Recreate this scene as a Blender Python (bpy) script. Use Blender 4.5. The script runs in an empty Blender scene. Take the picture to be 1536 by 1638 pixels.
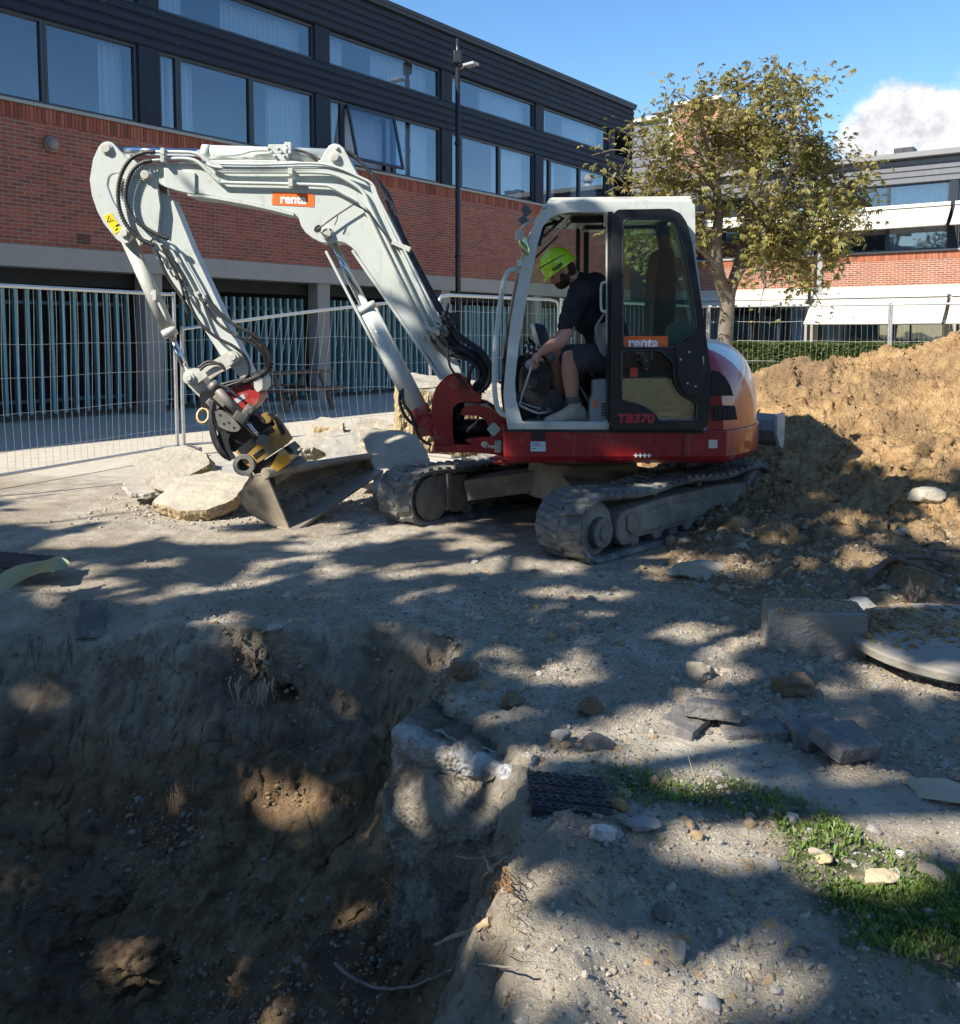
import bpy, bmesh, math, random
import numpy as np
from mathutils import Vector, Matrix, Euler, Quaternion
from mathutils.geometry import tessellate_polygon
R = math.radians
random.seed(7); rng = np.random.default_rng(7)
SC = bpy.context.scene
COL = SC.collection

# ------------------------------------------------------------ camera
EYE = 1.55
PITCH = R(4.5)
F, CX, CY = 1500.0, 768.0, 648.0
cd = bpy.data.cameras.new('camera'); cam = bpy.data.objects.new('camera', cd); COL.objects.link(cam)
cam.location = (0, 0, EYE); cam.rotation_euler = (math.pi/2-PITCH, 0, 0)
cd.sensor_fit = 'HORIZONTAL'; cd.sensor_width = 36; cd.lens = 36*F/1536
cd.shift_x = 0; cd.shift_y = -(819-CY)/1536
cd.clip_start = 0.05; cd.clip_end = 3000
SC.camera = cam

# ------------------------------------------------------------ world, sun, exposure
SUN = Vector((-1.35, -1.0, 1.45)).normalized()
sun_el = math.asin(SUN.z); sun_az = math.atan2(SUN.x, SUN.y)
W = bpy.data.worlds.new('World'); SC.world = W; W.use_nodes = True
wn = W.node_tree; wn.nodes.clear()
def wnode(t, **k):
    n = wn.nodes.new(t)
    for a, b in k.items(): setattr(n, a, b)
    return n
sky = wnode('ShaderNodeTexSky', sky_type='NISHITA', sun_disc=False)
sky.sun_elevation = sun_el; sky.sun_rotation = sun_az
sky.air_density = 1.0; sky.dust_density = 0.1; sky.ozone_density = 3.0
wout = wnode('ShaderNodeOutputWorld'); wbg = wnode('ShaderNodeBackground')
wbg.inputs['Strength'].default_value = 0.1
def wl(a, b): wn.links.new(a, b)
def wmath(op, a, b=None, c=None, clamp=False):
    n = wnode('ShaderNodeMath', operation=op); n.use_clamp = clamp
    for i, v in enumerate((a, b, c)):
        if v is None: continue
        if isinstance(v, (int, float)): n.inputs[i].default_value = v
        else: wl(v, n.inputs[i])
    return n.outputs[0]
# cumulus in the sky: direction-based masks broken up with noise
wtc = wnode('ShaderNodeTexCoord')
def wnoise(scale, det, rough, off=(0, 0, 0)):
    m = wnode('ShaderNodeMapping'); m.inputs['Location'].default_value = off
    wl(wtc.outputs['Generated'], m.inputs['Vector'])
    n = wnode('ShaderNodeTexNoise'); n.inputs['Scale'].default_value = scale
    n.inputs['Detail'].default_value = det; n.inputs['Roughness'].default_value = rough
    wl(m.outputs[0], n.inputs['Vector']); return n.outputs['Fac']
def dvec(x, y):
    a = (x-CX)/F; b = (CY-y)/F
    return (Vector((0, math.cos(PITCH), -math.sin(PITCH))) + a*Vector((1, 0, 0)) + b*Vector((0, math.sin(PITCH), math.cos(PITCH)))).normalized()
def wblob(x, y, r):
    d = dvec(x, y)
    n = wnode('ShaderNodeVectorMath', operation='DISTANCE'); n.inputs[1].default_value = d
    wl(wtc.outputs['Generated'], n.inputs[0])
    return wmath('SUBTRACT', 1.0, wmath('DIVIDE', n.outputs['Value'], r/F))
blobs = [(1430, 192, 58), (1470, 175, 46), (1400, 238, 56), (1500, 215, 82), (1580, 215, 100), (1440, 262, 80), (1545, 285, 110), (1620, 160, 90), (1720, 230, 130), (1680, 330, 140)]
acc = None
for b in blobs:
    v = wblob(*b)
    if acc is None: acc = v
    else:
        n = wnode('ShaderNodeMath', operation='SMOOTH_MAX'); n.inputs[2].default_value = 0.25
        wl(acc, n.inputs[0]); wl(v, n.inputs[1]); acc = n.outputs[0]
n1 = wnoise(16, 9, 0.62); n2 = wnoise(16, 9, 0.62, (-0.012, -0.006, 0.016)); n3 = wnoise(2.6, 6, 0.55, (3.1, 0.4, 1.7))
dens = wmath('ADD', acc, wmath('MULTIPLY', wmath('SUBTRACT', n1, 0.5), 1.5))
r1 = wnode('ShaderNodeMapRange', interpolation_type='SMOOTHSTEP'); r1.inputs['From Min'].default_value = 0.02; r1.inputs['From Max'].default_value = 0.42
wl(dens, r1.inputs['Value'])
# a few cumulus elsewhere (behind the camera and to the side; seen only in reflections)
r2 = wnode('ShaderNodeMapRange', interpolation_type='SMOOTHSTEP'); r2.inputs['From Min'].default_value = 0.60; r2.inputs['From Max'].default_value = 0.74
sx = wnode('ShaderNodeSeparateXYZ'); wl(wtc.outputs['Generated'], sx.inputs[0])
wl(n3, r2.inputs['Value'])
back = wmath('MULTIPLY', r2.outputs[0], wmath('MULTIPLY', wmath('SUBTRACT', 0.1, sx.outputs['Y']), 3.0, clamp=True))
mask = wmath('MAXIMUM', r1.outputs[0], back)
lit = wmath('ADD', 0.80, wmath('MULTIPLY', wmath('SUBTRACT', n1, n2), 4.0), clamp=False)
lit = wmath('ADD', lit, wmath('MULTIPLY', wmath('SUBTRACT', n1, 0.5), -0.5))
lc = wnode('ShaderNodeMapRange'); lc.inputs['From Min'].default_value = 0.4; lc.inputs['From Max'].default_value = 1.1
lc.inputs['To Min'].default_value = 3.9; lc.inputs['To Max'].default_value = 6.2; wl(lit, lc.inputs['Value'])
cc = wnode('ShaderNodeCombineColor'); wl(lc.outputs[0], cc.inputs[0]); wl(wmath('MULTIPLY', lc.outputs[0], 1.0), cc.inputs[1]); wl(wmath('ADD', lc.outputs[0], 0.25), cc.inputs[2])
mx = wnode('ShaderNodeMix', data_type='RGBA'); wl(mask, mx.inputs['Factor']); hs = wnode('ShaderNodeHueSaturation'); hs.inputs['Saturation'].default_value = 1.18; hs.inputs['Value'].default_value = 1.1; wl(sky.outputs[0], hs.inputs['Color']); wl(hs.outputs[0], mx.inputs['A']); wl(cc.outputs[0], mx.inputs['B'])
wl(mx.outputs['Result'], wbg.inputs['Color']); wl(wbg.outputs[0], wout.inputs['Surface'])
sl = bpy.data.lights.new('sun', 'SUN'); sun = bpy.data.objects.new('sun', sl); COL.objects.link(sun)
sl.energy = 5.0; sl.angle = R(0.53); sl.color = (1.0, 0.93, 0.82)
sun.rotation_euler = (-SUN).to_track_quat('-Z', 'Y').to_euler(); sun.location = (-20, -14, 30)
SC.view_settings.view_transform = 'Standard'; SC.view_settings.look = 'None'
SC.view_settings.gamma = 1; SC.view_settings.exposure = 0.93
SC.cycles.max_bounces = 6; SC.cycles.transparent_max_bounces = 24; SC.cycles.sample_clamp_indirect = 6

# ------------------------------------------------------------ picture <-> place
_f = Vector((0, math.cos(PITCH), -math.sin(PITCH))); _u = Vector((0, math.sin(PITCH), math.cos(PITCH)))
def ray(x, y): return _f + (x-CX)/F*Vector((1, 0, 0)) + (CY-y)/F*_u
def P(x, y, Y):
    d = ray(x, y); return Vector((0, 0, EYE)) + d*(Y/d.y)
def G(x, y, z=0.0):
    d = ray(x, y); return Vector((0, 0, EYE)) + d*((z-EYE)/d.z)
def pw(px, Y): return px*Y/F

# ------------------------------------------------------------ noise
_perm = np.array(list(np.random.default_rng(3).permutation(256))*3)
_g3 = np.random.default_rng(5).normal(size=(256, 3)); _g3 /= np.linalg.norm(_g3, axis=1)[:, None]
def perlin(p):
    p = np.asarray(p, float); i = np.floor(p).astype(int); f = p-i; i &= 255
    u = f*f*f*(f*(f*6-15)+10)
    def g(dx, dy, dz):
        h = _perm[_perm[_perm[(i[..., 0]+dx) & 255]+((i[..., 1]+dy) & 255)]+((i[..., 2]+dz) & 255)]
        gr = _g3[h]; return gr[..., 0]*(f[..., 0]-dx)+gr[..., 1]*(f[..., 1]-dy)+gr[..., 2]*(f[..., 2]-dz)
    l = lambda a, b, t: a+(b-a)*t
    x0 = l(g(0, 0, 0), g(1, 0, 0), u[..., 0]); x1 = l(g(0, 1, 0), g(1, 1, 0), u[..., 0])
    x2 = l(g(0, 0, 1), g(1, 0, 1), u[..., 0]); x3 = l(g(0, 1, 1), g(1, 1, 1), u[..., 0])
    return l(l(x0, x1, u[..., 1]), l(x2, x3, u[..., 1]), u[..., 2])*1.6
def fbm(p, oct=4, lac=2.03, gain=0.5, ridged=False):
    p = np.asarray(p, float); s = 0; a = 1.0; t = 0
    for k in range(oct):
        n = perlin(p+k*17.31)
        if ridged: n = 1-2*np.abs(n)
        s = s+a*n; t += a; a *= gain; p = p*lac
    return s/t
def sstep(a, b, x):
    t = np.clip((x-a)/(b-a), 0, 1); return t*t*(3-2*t)

# ------------------------------------------------------------ materials
_M = {}
def newmat(name):
    m = bpy.data.materials.new(name); m.use_nodes = True; m.node_tree.nodes.clear(); return m
class NT:
    def __init__(s, m): s.t = m.node_tree
    def n(s, t, **k):
        x = s.t.nodes.new(t)
        for a, b in k.items():
            if a.startswith('i_'): x.inputs[a[2:].replace('_', ' ')].default_value = b
            else: setattr(x, a, b)
        return x
    def l(s, a, b): s.t.links.new(a, b)
    def math(s, op, a, b=None, clamp=False):
        n = s.n('ShaderNodeMath', operation=op); n.use_clamp = clamp
        for i, v in enumerate((a, b)):
            if v is None: continue
            if isinstance(v, (int, float)): n.inputs[i].default_value = v
            else: s.l(v, n.inputs[i])
        return n.outputs[0]
    def mix(s, f, a, b, mode='MIX'):
        n = s.n('ShaderNodeMix', data_type='RGBA', blend_type=mode)
        for k, v in (('Factor', f), ('A', a), ('B', b)):
            if isinstance(v, (int, float)): n.inputs[k].default_value = v
            elif isinstance(v, tuple): n.inputs[k].default_value = (*v, 1) if len(v) == 3 else v
            else: s.l(v, n.inputs[k])
        return n.outputs['Result']
    def noise(s, vec, scale, det=4, rough=0.55, dist=0.0):
        n = s.n('ShaderNodeTexNoise'); n.inputs['Scale'].default_value = scale; n.inputs['Detail'].default_value = det
        n.inputs['Roughness'].default_value = rough; n.inputs['Distortion'].default_value = dist
        s.l(vec, n.inputs['Vector']); return n.outputs['Fac']
    def ramp(s, v, a, b, ta=0.0, tb=1.0):
        n = s.n('ShaderNodeMapRange', interpolation_type='SMOOTHSTEP')
        n.inputs['From Min'].default_value = a; n.inputs['From Max'].default_value = b
        n.inputs['To Min'].default_value = ta; n.inputs['To Max'].default_value = tb
        s.l(v, n.inputs['Value']); return n.outputs[0]
    def voro(s, vec, scale, feature='F1', out='Distance'):
        n = s.n('ShaderNodeTexVoronoi', feature=feature); n.inputs['Scale'].default_value = scale
        s.l(vec, n.inputs['Vector']); return n.outputs[out]
    def bump(s, h, dist, strength=1.0, nrm=None):
        n = s.n('ShaderNodeBump'); n.inputs['Distance'].default_value = dist; n.inputs['Strength'].default_value = strength
        s.l(h, n.inputs['Height'])
        if nrm is not None: s.l(nrm, n.inputs['Normal'])
        return n.outputs[0]
def mat(name, col, rough=0.6, metal=0.0, var=0.15, vscale=6.0, dirt=None, dirt_amt=0.5, dirt_scale=3.0, bump=0.0, bscale=40.0, spec=0.5, coat=0.0, rvar=0.1):
    """general painted / worn material; dirt = colour of dust patches"""
    if name in _M: return _M[name]
    m = newmat(name); t = NT(m)
    o = t.n('ShaderNodeOutputMaterial'); b = t.n('ShaderNodeBsdfPrincipled')
    tc = t.n('ShaderNodeTexCoord').outputs['Object']
    nz = t.noise(tc, vscale, 6, 0.6)
    c = t.mix(nz, tuple(x*(1-var) for x in col), tuple(min(1, x*(1+var)) for x in col))
    rr = t.ramp(nz, 0.2, 0.8, max(0, rough-rvar), min(1, rough+rvar))
    if dirt:
        dz = t.noise(tc, dirt_scale, 9, 0.68, 0.4)
        df = t.ramp(dz, 0.62-0.4*dirt_amt, 0.82-0.3*dirt_amt)
        df = t.math('MULTIPLY', df, min(1.0, 0.45+dirt_amt*0.6))
        c = t.mix(df, c, dirt); rr = t.math('MAXIMUM', rr, t.math('MULTIPLY', df, 0.9))
    if coat > 0:      # fine grime and scratches on machine paint
        mp = t.n('ShaderNodeMapping'); mp.inputs['Scale'].default_value = (1, 1, .25); t.l(tc, mp.inputs['Vector'])
        sp = t.ramp(t.noise(mp.outputs[0], 34, 8, .75, .3), .60, .74); sc = t.ramp(t.noise(mp.outputs[0], 9, 9, .7, 1.2), .56, .64)
        c = t.mix(t.math('MULTIPLY', sp, .55), c, (.16, .13, .10)); c = t.mix(t.math('MULTIPLY', sc, .28), c, (.26, .22, .17)); rr = t.math('MAXIMUM', rr, t.math('MULTIPLY', sc, .7))
    t.l(c, b.inputs['Base Color']); t.l(rr, b.inputs['Roughness'])
    b.inputs['Metallic'].default_value = metal; b.inputs['Specular IOR Level'].default_value = spec; b.inputs['Coat Weight'].default_value = coat
    b.inputs['Coat Roughness'].default_value = 0.08
    if bump > 0:
        t.l(t.bump(t.noise(tc, bscale, 6, 0.65), bump), b.inputs['Normal'])
    t.l(b.outputs[0], o.inputs[0]); _M[name] = m; return m

# ------------------------------------------------------------ mesh builder
class MB:
    def __init__(s): s.v = []; s.f = []; s.sm = []; s.mi = []; s.m = 0
    def add(s, vs, fs, smooth=False):
        o = len(s.v); s.v += [tuple(v) for v in vs]
        for f in fs: s.f.append(tuple(i+o for i in f)); s.sm.append(smooth); s.mi.append(s.m)
        return s
    def box(s, c, d, rot=None):
        c = Vector(c); h = Vector(d)/2
        M = rot if rot is not None else Matrix.Identity(3)
        vs = [c+M@Vector((x*h.x, y*h.y, z*h.z)) for x in (-1, 1) for y in (-1, 1) for z in (-1, 1)]
        return s.add(vs, [(0, 1, 3, 2), (4, 6, 7, 5), (0, 4, 5, 1), (2, 3, 7, 6), (0, 2, 6, 4), (1, 5, 7, 3)])
    def box2(s, a, b):
        a = Vector(a); b = Vector(b); return s.box((a+b)/2, [abs(b[i]-a[i]) for i in range(3)])
    def bar(s, p0, p1, w, h, up=(0, 0, 1)):
        p0 = Vector(p0); p1 = Vector(p1); d = (p1-p0); L = d.length; d.normalize()
        u = Vector(up); x = d.cross(u)
        if x.length < 1e-4: x = d.cross(Vector((1, 0, 0)))
        x.normalize(); u = x.cross(d); M = Matrix((d, x, u)).transposed()
        return s.box((p0+p1)/2, (L, w, h), M)
    def cyl(s, p0, p1, r0, r1=None, n=16, cap=True):
        p0 = Vector(p0); p1 = Vector(p1); r1 = r0 if r1 is None else r1
        d = (p1-p0).normalized(); a = d.orthogonal().normalized(); b = d.cross(a)
        vs = []
        for p, r in ((p0, r0), (p1, r1)):
            vs += [p+r*(a*math.cos(2*math.pi*i/n)+b*math.sin(2*math.pi*i/n)) for i in range(n)]
        s.add(vs, [(i, (i+1) % n, n+(i+1) % n, n+i) for i in range(n)], True)
        if cap:
            s.add(vs[:n], [tuple(range(n))[::-1]]); s.add(vs[n:], [tuple(range(n))])
        return s
    def tube(s, pts, r, n=8, closed=False, rad=None, cap=True):
        pts = [Vector(p) for p in pts]; N = len(pts)
        if N < 2: return s
        T = []
        for i in range(N):
            a = pts[(i-1) % N] if (closed or i > 0) else pts[i]; b = pts[(i+1) % N] if (closed or i < N-1) else pts[i]
            T.append((b-a).normalized())
        x = T[0].orthogonal().normalized(); vs = []
        for i in range(N):
            if i: x = (x-T[i]*x.dot(T[i])).normalized()
            y = T[i].cross(x); rr = rad[i] if rad else r
            vs += [pts[i]+rr*(x*math.cos(2*math.pi*k/n)+y*math.sin(2*math.pi*k/n)) for k in range(n)]
        fs = []
        for i in range(N if closed else N-1):
            j = (i+1) % N
            fs += [(i*n+k, i*n+(k+1) % n, j*n+(k+1) % n, j*n+k) for k in range(n)]
        s.add(vs, fs, True)
        if cap and not closed:
            s.add(vs[:n], [tuple(range(n))[::-1]]); s.add(vs[-n:], [tuple(range(n))])
        return s
    def prism(s, outer, holes=(), vec=(0, 1, 0), smooth=False):
        """outer, holes: lists of 3-D points in one plane; extruded along vec"""
        loops = [[Vector(p) for p in outer]]+[[Vector(p) for p in h] for h in holes]
        vec = Vector(vec); tri = tessellate_polygon(loops); flat = [p for l in loops for p in l]; n = len(flat)
        s.add(flat+[p+vec for p in flat], [tuple(t) for t in tri]+[tuple(i+n for i in t)[::-1] for t in tri])
        o = 0
        for l in loops:
            k = len(l); vs = l+[p+vec for p in l]
            s.add(vs, [(i, (i+1) % k, k+(i+1) % k, k+i) for i in range(k)], smooth); o += k
        return s
    def ell(s, c, r, nu=16, nv=10, rot=None):
        c = Vector(c); r = Vector(r) if not isinstance(r, (int, float)) else Vector((r, r, r)); M = rot or Matrix.Identity(3)
        vs = []
        for j in range(nv+1):
            t = math.pi*j/nv
            for i in range(nu):
                a = 2*math.pi*i/nu
                vs.append(c+M@Vector((r.x*math.sin(t)*math.cos(a), r.y*math.sin(t)*math.sin(a), r.z*math.cos(t))))
        return s.add(vs, [(j*nu+i, (j+1)*nu+i, (j+1)*nu+(i+1) % nu, j*nu+(i+1) % nu) for j in range(nv) for i in range(nu)], True)
    def loft(s, rings, smooth=True, cap=True, closed=True):
        n = len(rings[0]); vs = [Vector(p) for r in rings for p in r]
        fs = [(i*n+k, i*n+(k+1) % n, (i+1)*n+(k+1) % n, (i+1)*n+k) for i in range(len(rings)-1) for k in range(n if closed else n-1)]
        s.add(vs, fs, smooth)
        if cap: s.add(rings[0], [tuple(range(n))[::-1]]); s.add(rings[-1], [tuple(range(n))])
        return s
    def build(s, name, mats, parent=None, bevel=0.0, fix=True, seg=2, angle=35):
        if not isinstance(mats, (list, tuple)): mats = [mats]
        me = bpy.data.meshes.new(name); off = Vector((0, 0, 0))
        if parent is not None: off = world_loc(parent)
        v = np.array(s.v, float)
        if len(v) == 0: v = np.zeros((0, 3))
        v = v-np.array(off)
        me.from_pydata(v.tolist(), [], s.f)
        for m in mats: me.materials.append(m)
        me.polygons.foreach_set('use_smooth', s.sm); me.polygons.foreach_set('material_index', s.mi)
        if fix:
            bm = bmesh.new(); bm.from_mesh(me); bmesh.ops.remove_doubles(bm, verts=bm.verts, dist=1e-5)
            bmesh.ops.recalc_face_normals(bm, faces=bm.faces); bm.to_mesh(me); bm.free()
        me.update()
        o = bpy.data.objects.new(name, me); COL.objects.link(o)
        if parent is not None: o.parent = parent
        if bevel > 0:
            b = o.modifiers.new('bevel', 'BEVEL'); b.width = bevel; b.segments = seg; b.limit_method = 'ANGLE'; b.angle_limit = R(angle); b.use_clamp_overlap = True
        return o
def world_loc(o):
    # parents are never rotated unless built in local coordinates (see 'local')
    if o.get('_local'): return Vector((0, 0, 0))
    l = Vector(o.location)
    while o.parent is not None:
        o = o.parent
        if o.get('_local'): return Vector((0, 0, 0))
        l += Vector(o.location)
    return l
def tag(o, label=None, cat=None, group=None, kind=None):
    if label: o['label'] = label
    if cat: o['category'] = cat
    if group: o['group'] = group
    if kind: o['kind'] = kind
    return o
def root(name, loc, label, cat, group=None, rz=0.0, local=False):
    o = bpy.data.objects.new(name, None); COL.objects.link(o); o.location = loc; o.rotation_euler = (0, 0, rz)
    o.empty_display_size = 0.2
    if local: o['_local'] = 1
    return tag(o, label, cat, group)
def thing_mesh(mb, name, mats, label, cat, group=None, kind=None, **k):
    """one-mesh thing: origin moved to its base centre"""
    v = np.array(s_v(mb)); c = Vector((float((v[:, 0].min()+v[:, 0].max())/2), float((v[:, 1].min()+v[:, 1].max())/2), float(v[:, 2].min())))
    mb.v = [(a-c.x, b-c.y, z-c.z) for a, b, z in mb.v]
    o = mb.build(name, mats, None, **k); o.location = c; return tag(o, label, cat, group, kind)
def s_v(mb): return mb.v
def catmull(pts, k=6):
    pts = [Vector(p) for p in pts]; out = []
    n = len(pts)
    for i in range(n-1):
        p0 = pts[max(i-1, 0)]; p1 = pts[i]; p2 = pts[i+1]; p3 = pts[min(i+2, n-1)]
        for j in range(k):
            t = j/k
            out.append(0.5*((2*p1)+(p2-p0)*t+(2*p0-5*p1+4*p2-p3)*t*t+(3*p1-p0-3*p2+p3)*t*t*t))
    out.append(pts[-1]); return out
def text_mb(mb, txt, size, fn, depth=0.002, bold=0.0, shear=0.0, width=None):
    """letters as geometry; fn maps (x, y, z) of the text plane to the place"""
    cu = bpy.data.curves.new('lettering', 'FONT'); cu.body = txt; cu.size = size; cu.extrude = depth; cu.offset = bold; cu.shear = shear
    cu.resolution_u = 3; cu.align_x = 'CENTER'; cu.align_y = 'CENTER'
    ob = bpy.data.objects.new('lettering', cu); COL.objects.link(ob)
    dg = bpy.context.evaluated_depsgraph_get(); dg.update()
    me = bpy.data.meshes.new_from_object(ob.evaluated_get(dg))
    vs = [v.co.copy() for v in me.vertices]
    sc = 1.0
    if width and vs:
        w = max(v.x for v in vs)-min(v.x for v in vs); sc = width/w
    mb.add([fn(v.x*sc, v.y, v.z) for v in vs], [tuple(p.vertices) for p in me.polygons])
    bpy.data.objects.remove(ob); bpy.data.curves.remove(cu); bpy.data.meshes.remove(me)
# ================================================================ BUILDINGS
TD = Vector((0.595, 0.804, 0)); ND = Vector((0.804, -0.595, 0)); ANG = math.atan2(0.804, 0.595)
def brick_mat(name, c1, c2, mortar, msize=0.011, rough=0.85):
    if name in _M: return _M[name]
    m = newmat(name); t = NT(m); o = t.n('ShaderNodeOutputMaterial'); b = t.n('ShaderNodeBsdfPrincipled')
    tc = t.n('ShaderNodeTexCoord').outputs['Object']; s = t.n('ShaderNodeSeparateXYZ'); t.l(tc, s.inputs[0])
    cx = t.n('ShaderNodeCombineXYZ'); t.l(t.math('ADD', s.outputs['X'], s.outputs['Y']), cx.inputs[0]); t.l(s.outputs['Z'], cx.inputs[1])
    br = t.n('ShaderNodeTexBrick'); br.offset = 0.5; br.offset_frequency = 2; br.squash = 1.0
    br.inputs['Scale'].default_value = 1; br.inputs['Brick Width'].default_value = 0.24; br.inputs['Row Height'].default_value = 0.0665
    br.inputs['Mortar Size'].default_value = msize; br.inputs['Mortar Smooth'].default_value = 0.2; br.inputs['Bias'].default_value = 0.0
    br.inputs['Color1'].default_value = (*c1, 1); br.inputs['Color2'].default_value = (*c2, 1); br.inputs['Mortar'].default_value = (*mortar, 1)
    t.l(cx.outputs[0], br.inputs['Vector'])
    cell = t.n('ShaderNodeTexWhiteNoise', noise_dimensions='2D')
    # second, coarser variation so that bricks do not look printed
    nz = t.noise(tc, 1.3, 5, 0.6); nf = t.noise(tc, 24, 3, 0.6)
    c = t.mix(t.ramp(nz, 0.3, 0.7, 0.0, 0.35), br.outputs['Color'], (c1[0]*0.6, c1[1]*0.55, c1[2]*0.6))
    c = t.mix(t.ramp(nf, 0.55, 0.75, 0, 0.4), c, (c1[0]*0.45, c1[1]*0.5, c1[2]*0.6))
    t.l(c, b.inputs['Base Color']); b.inputs['Roughness'].default_value = rough
    h = t.math('ADD', t.math('MULTIPLY', br.outputs['Fac'], -1.0), t.math('MULTIPLY', nf, 0.4))
    t.l(t.bump(h, 0.006), b.inputs['Normal']); t.l(b.outputs[0], o.inputs[0]); _M[name] = m; return m
def glass_mat(name, tint=(0.75, 0.85, 0.85), base=0.08, scale=1.0, refl=(1, 1, 1), dirt=0.0):
    if name in _M: return _M[name]
    m = newmat(name); t = NT(m); o = t.n('ShaderNodeOutputMaterial')
    tr = t.n('ShaderNodeBsdfTransparent'); tr.inputs[0].default_value = (*tint, 1)
    gl = t.n('ShaderNodeBsdfGlossy'); gl.inputs['Roughness'].default_value = 0.015; gl.inputs[0].default_value = (*refl, 1)
    tc = t.n('ShaderNodeTexCoord').outputs['Object']
    bn = t.bump(t.noise(tc, 0.9, 2, 0.5), 0.004); t.l(bn, gl.inputs['Normal'])
    fr = t.n('ShaderNodeFresnel'); fr.inputs[0].default_value = 1.5
    f = t.math('ADD', t.math('MULTIPLY', fr.outputs[0], scale), base, clamp=True)
    mx = t.n('ShaderNodeMixShader'); t.l(f, mx.inputs[0]); t.l(tr.outputs[0], mx.inputs[1]); t.l(gl.outputs[0], mx.inputs[2])
    out = mx.outputs[0]
    if dirt:
        df = t.n('ShaderNodeBsdfDiffuse'); df.inputs[0].default_value = (0.55, 0.5, 0.42, 1)
        m2 = t.n('ShaderNodeMixShader'); nz = t.noise(tc, 5, 8, 0.7)
        t.l(t.ramp(nz, 0.35, 0.8, dirt*0.3, dirt), m2.inputs[0]); t.l(out, m2.inputs[1]); t.l(df.outputs[0], m2.inputs[2]); out = m2.outputs[0]
    t.l(out, o.inputs[0]); _M[name] = m; return m
def clad_mat(name, col, rough=0.42):
    return mat(name, col, .6, 0.0, 0.2, 2.0, dirt=(0.12, 0.12, 0.12), dirt_amt=0.1, dirt_scale=4, spec=0.2)
M_brick = brick_mat('red_brick', (0.42, 0.105, 0.055), (0.20, 0.058, 0.042), (0.30, 0.23, 0.18))
M_brick2 = brick_mat('pale_joint_brick', (0.36, 0.105, 0.05), (0.24, 0.068, 0.04), (0.45, 0.37, 0.29), 0.013)  # second brick with closer tones and paler, wider mortar joints
M_conc = mat('cast_concrete', (0.34, 0.32, 0.285), 0.85, var=0.18, vscale=2.5, bump=0.004, bscale=18)
M_concd = mat('concrete_column', (0.30, 0.28, 0.25), 0.85, var=0.2, vscale=3, bump=0.004, bscale=18)
M_clad = clad_mat('dark_blue_cladding', (0.020, 0.027, 0.043))
M_frame = mat('dark_window_frame', (0.03, 0.036, 0.048), 0.4, var=0.1)
M_roofe = mat('roof_edge', (0.03, 0.032, 0.038), 0.5)
M_win = glass_mat('window_glass', (0.62, 0.72, 0.82), 0.13, 1.4, (.85, .93, 1.0))
M_curt = mat('curtain', (0.72, 0.76, 0.82), 0.9, var=0.06)
M_curt2 = mat('white_curtain', (0.72, 0.74, 0.74), 0.9, var=0.06)
M_room = mat('room_wall', (0.15, 0.17, 0.22), 0.9)
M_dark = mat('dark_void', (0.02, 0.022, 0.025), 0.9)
M_slat = mat('teal_slat', (0.20, 0.38, 0.40), 0.5, var=0.25, vscale=5)
M_rail = mat('teal_rail', (0.14, 0.22, 0.25), 0.5)
M_awn = mat('awning_canvas', (0.50, 0.47, 0.41), 0.8, var=0.05, vscale=1.2)
M_white = mat('white_metal', (0.6, 0.6, 0.58), 0.4)
M_black = mat('black_paint', (0.014, 0.014, 0.017), 0.4, var=0.2)

def curtain(mb, x0, x1, y, z0, z1, wl=0.13, amp=0.035, seed=0):
    n = max(4, int((x1-x0)/0.02)); r = random.Random(seed); ph = r.random()*6
    rows = []
    for z in (z0, z1):
        rows.append([Vector((x0+(x1-x0)*i/n, y+amp*math.sin((x0+(x1-x0)*i/n)/wl*6.283+ph+0.9*math.sin(i*0.11+ph)), z)) for i in range(n+1)])
    vs = rows[0]+rows[1]; mb.add(vs, [(i, i+1, n+2+i, n+1+i) for i in range(n)], True)

def ribs(mb, x0, x1, z0, z1, y, n, d=0.035):
    """horizontal corrugated cladding, profile extruded along x"""
    h = (z1-z0)/n; pr = []
    for k in range(n):
        za = z0+k*h
        pr += [(y, za), (y-d, za+0.02), (y-d, za+h*0.72), (y, za+h*0.86)]
    pr.append((y, z1))
    vs = [(x0, p[0], p[1]) for p in pr]+[(x1, p[0], p[1]) for p in pr]; m = len(pr)
    mb.add(vs, [(i, i+1, m+i+1, m+i) for i in range(m-1)])

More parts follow.
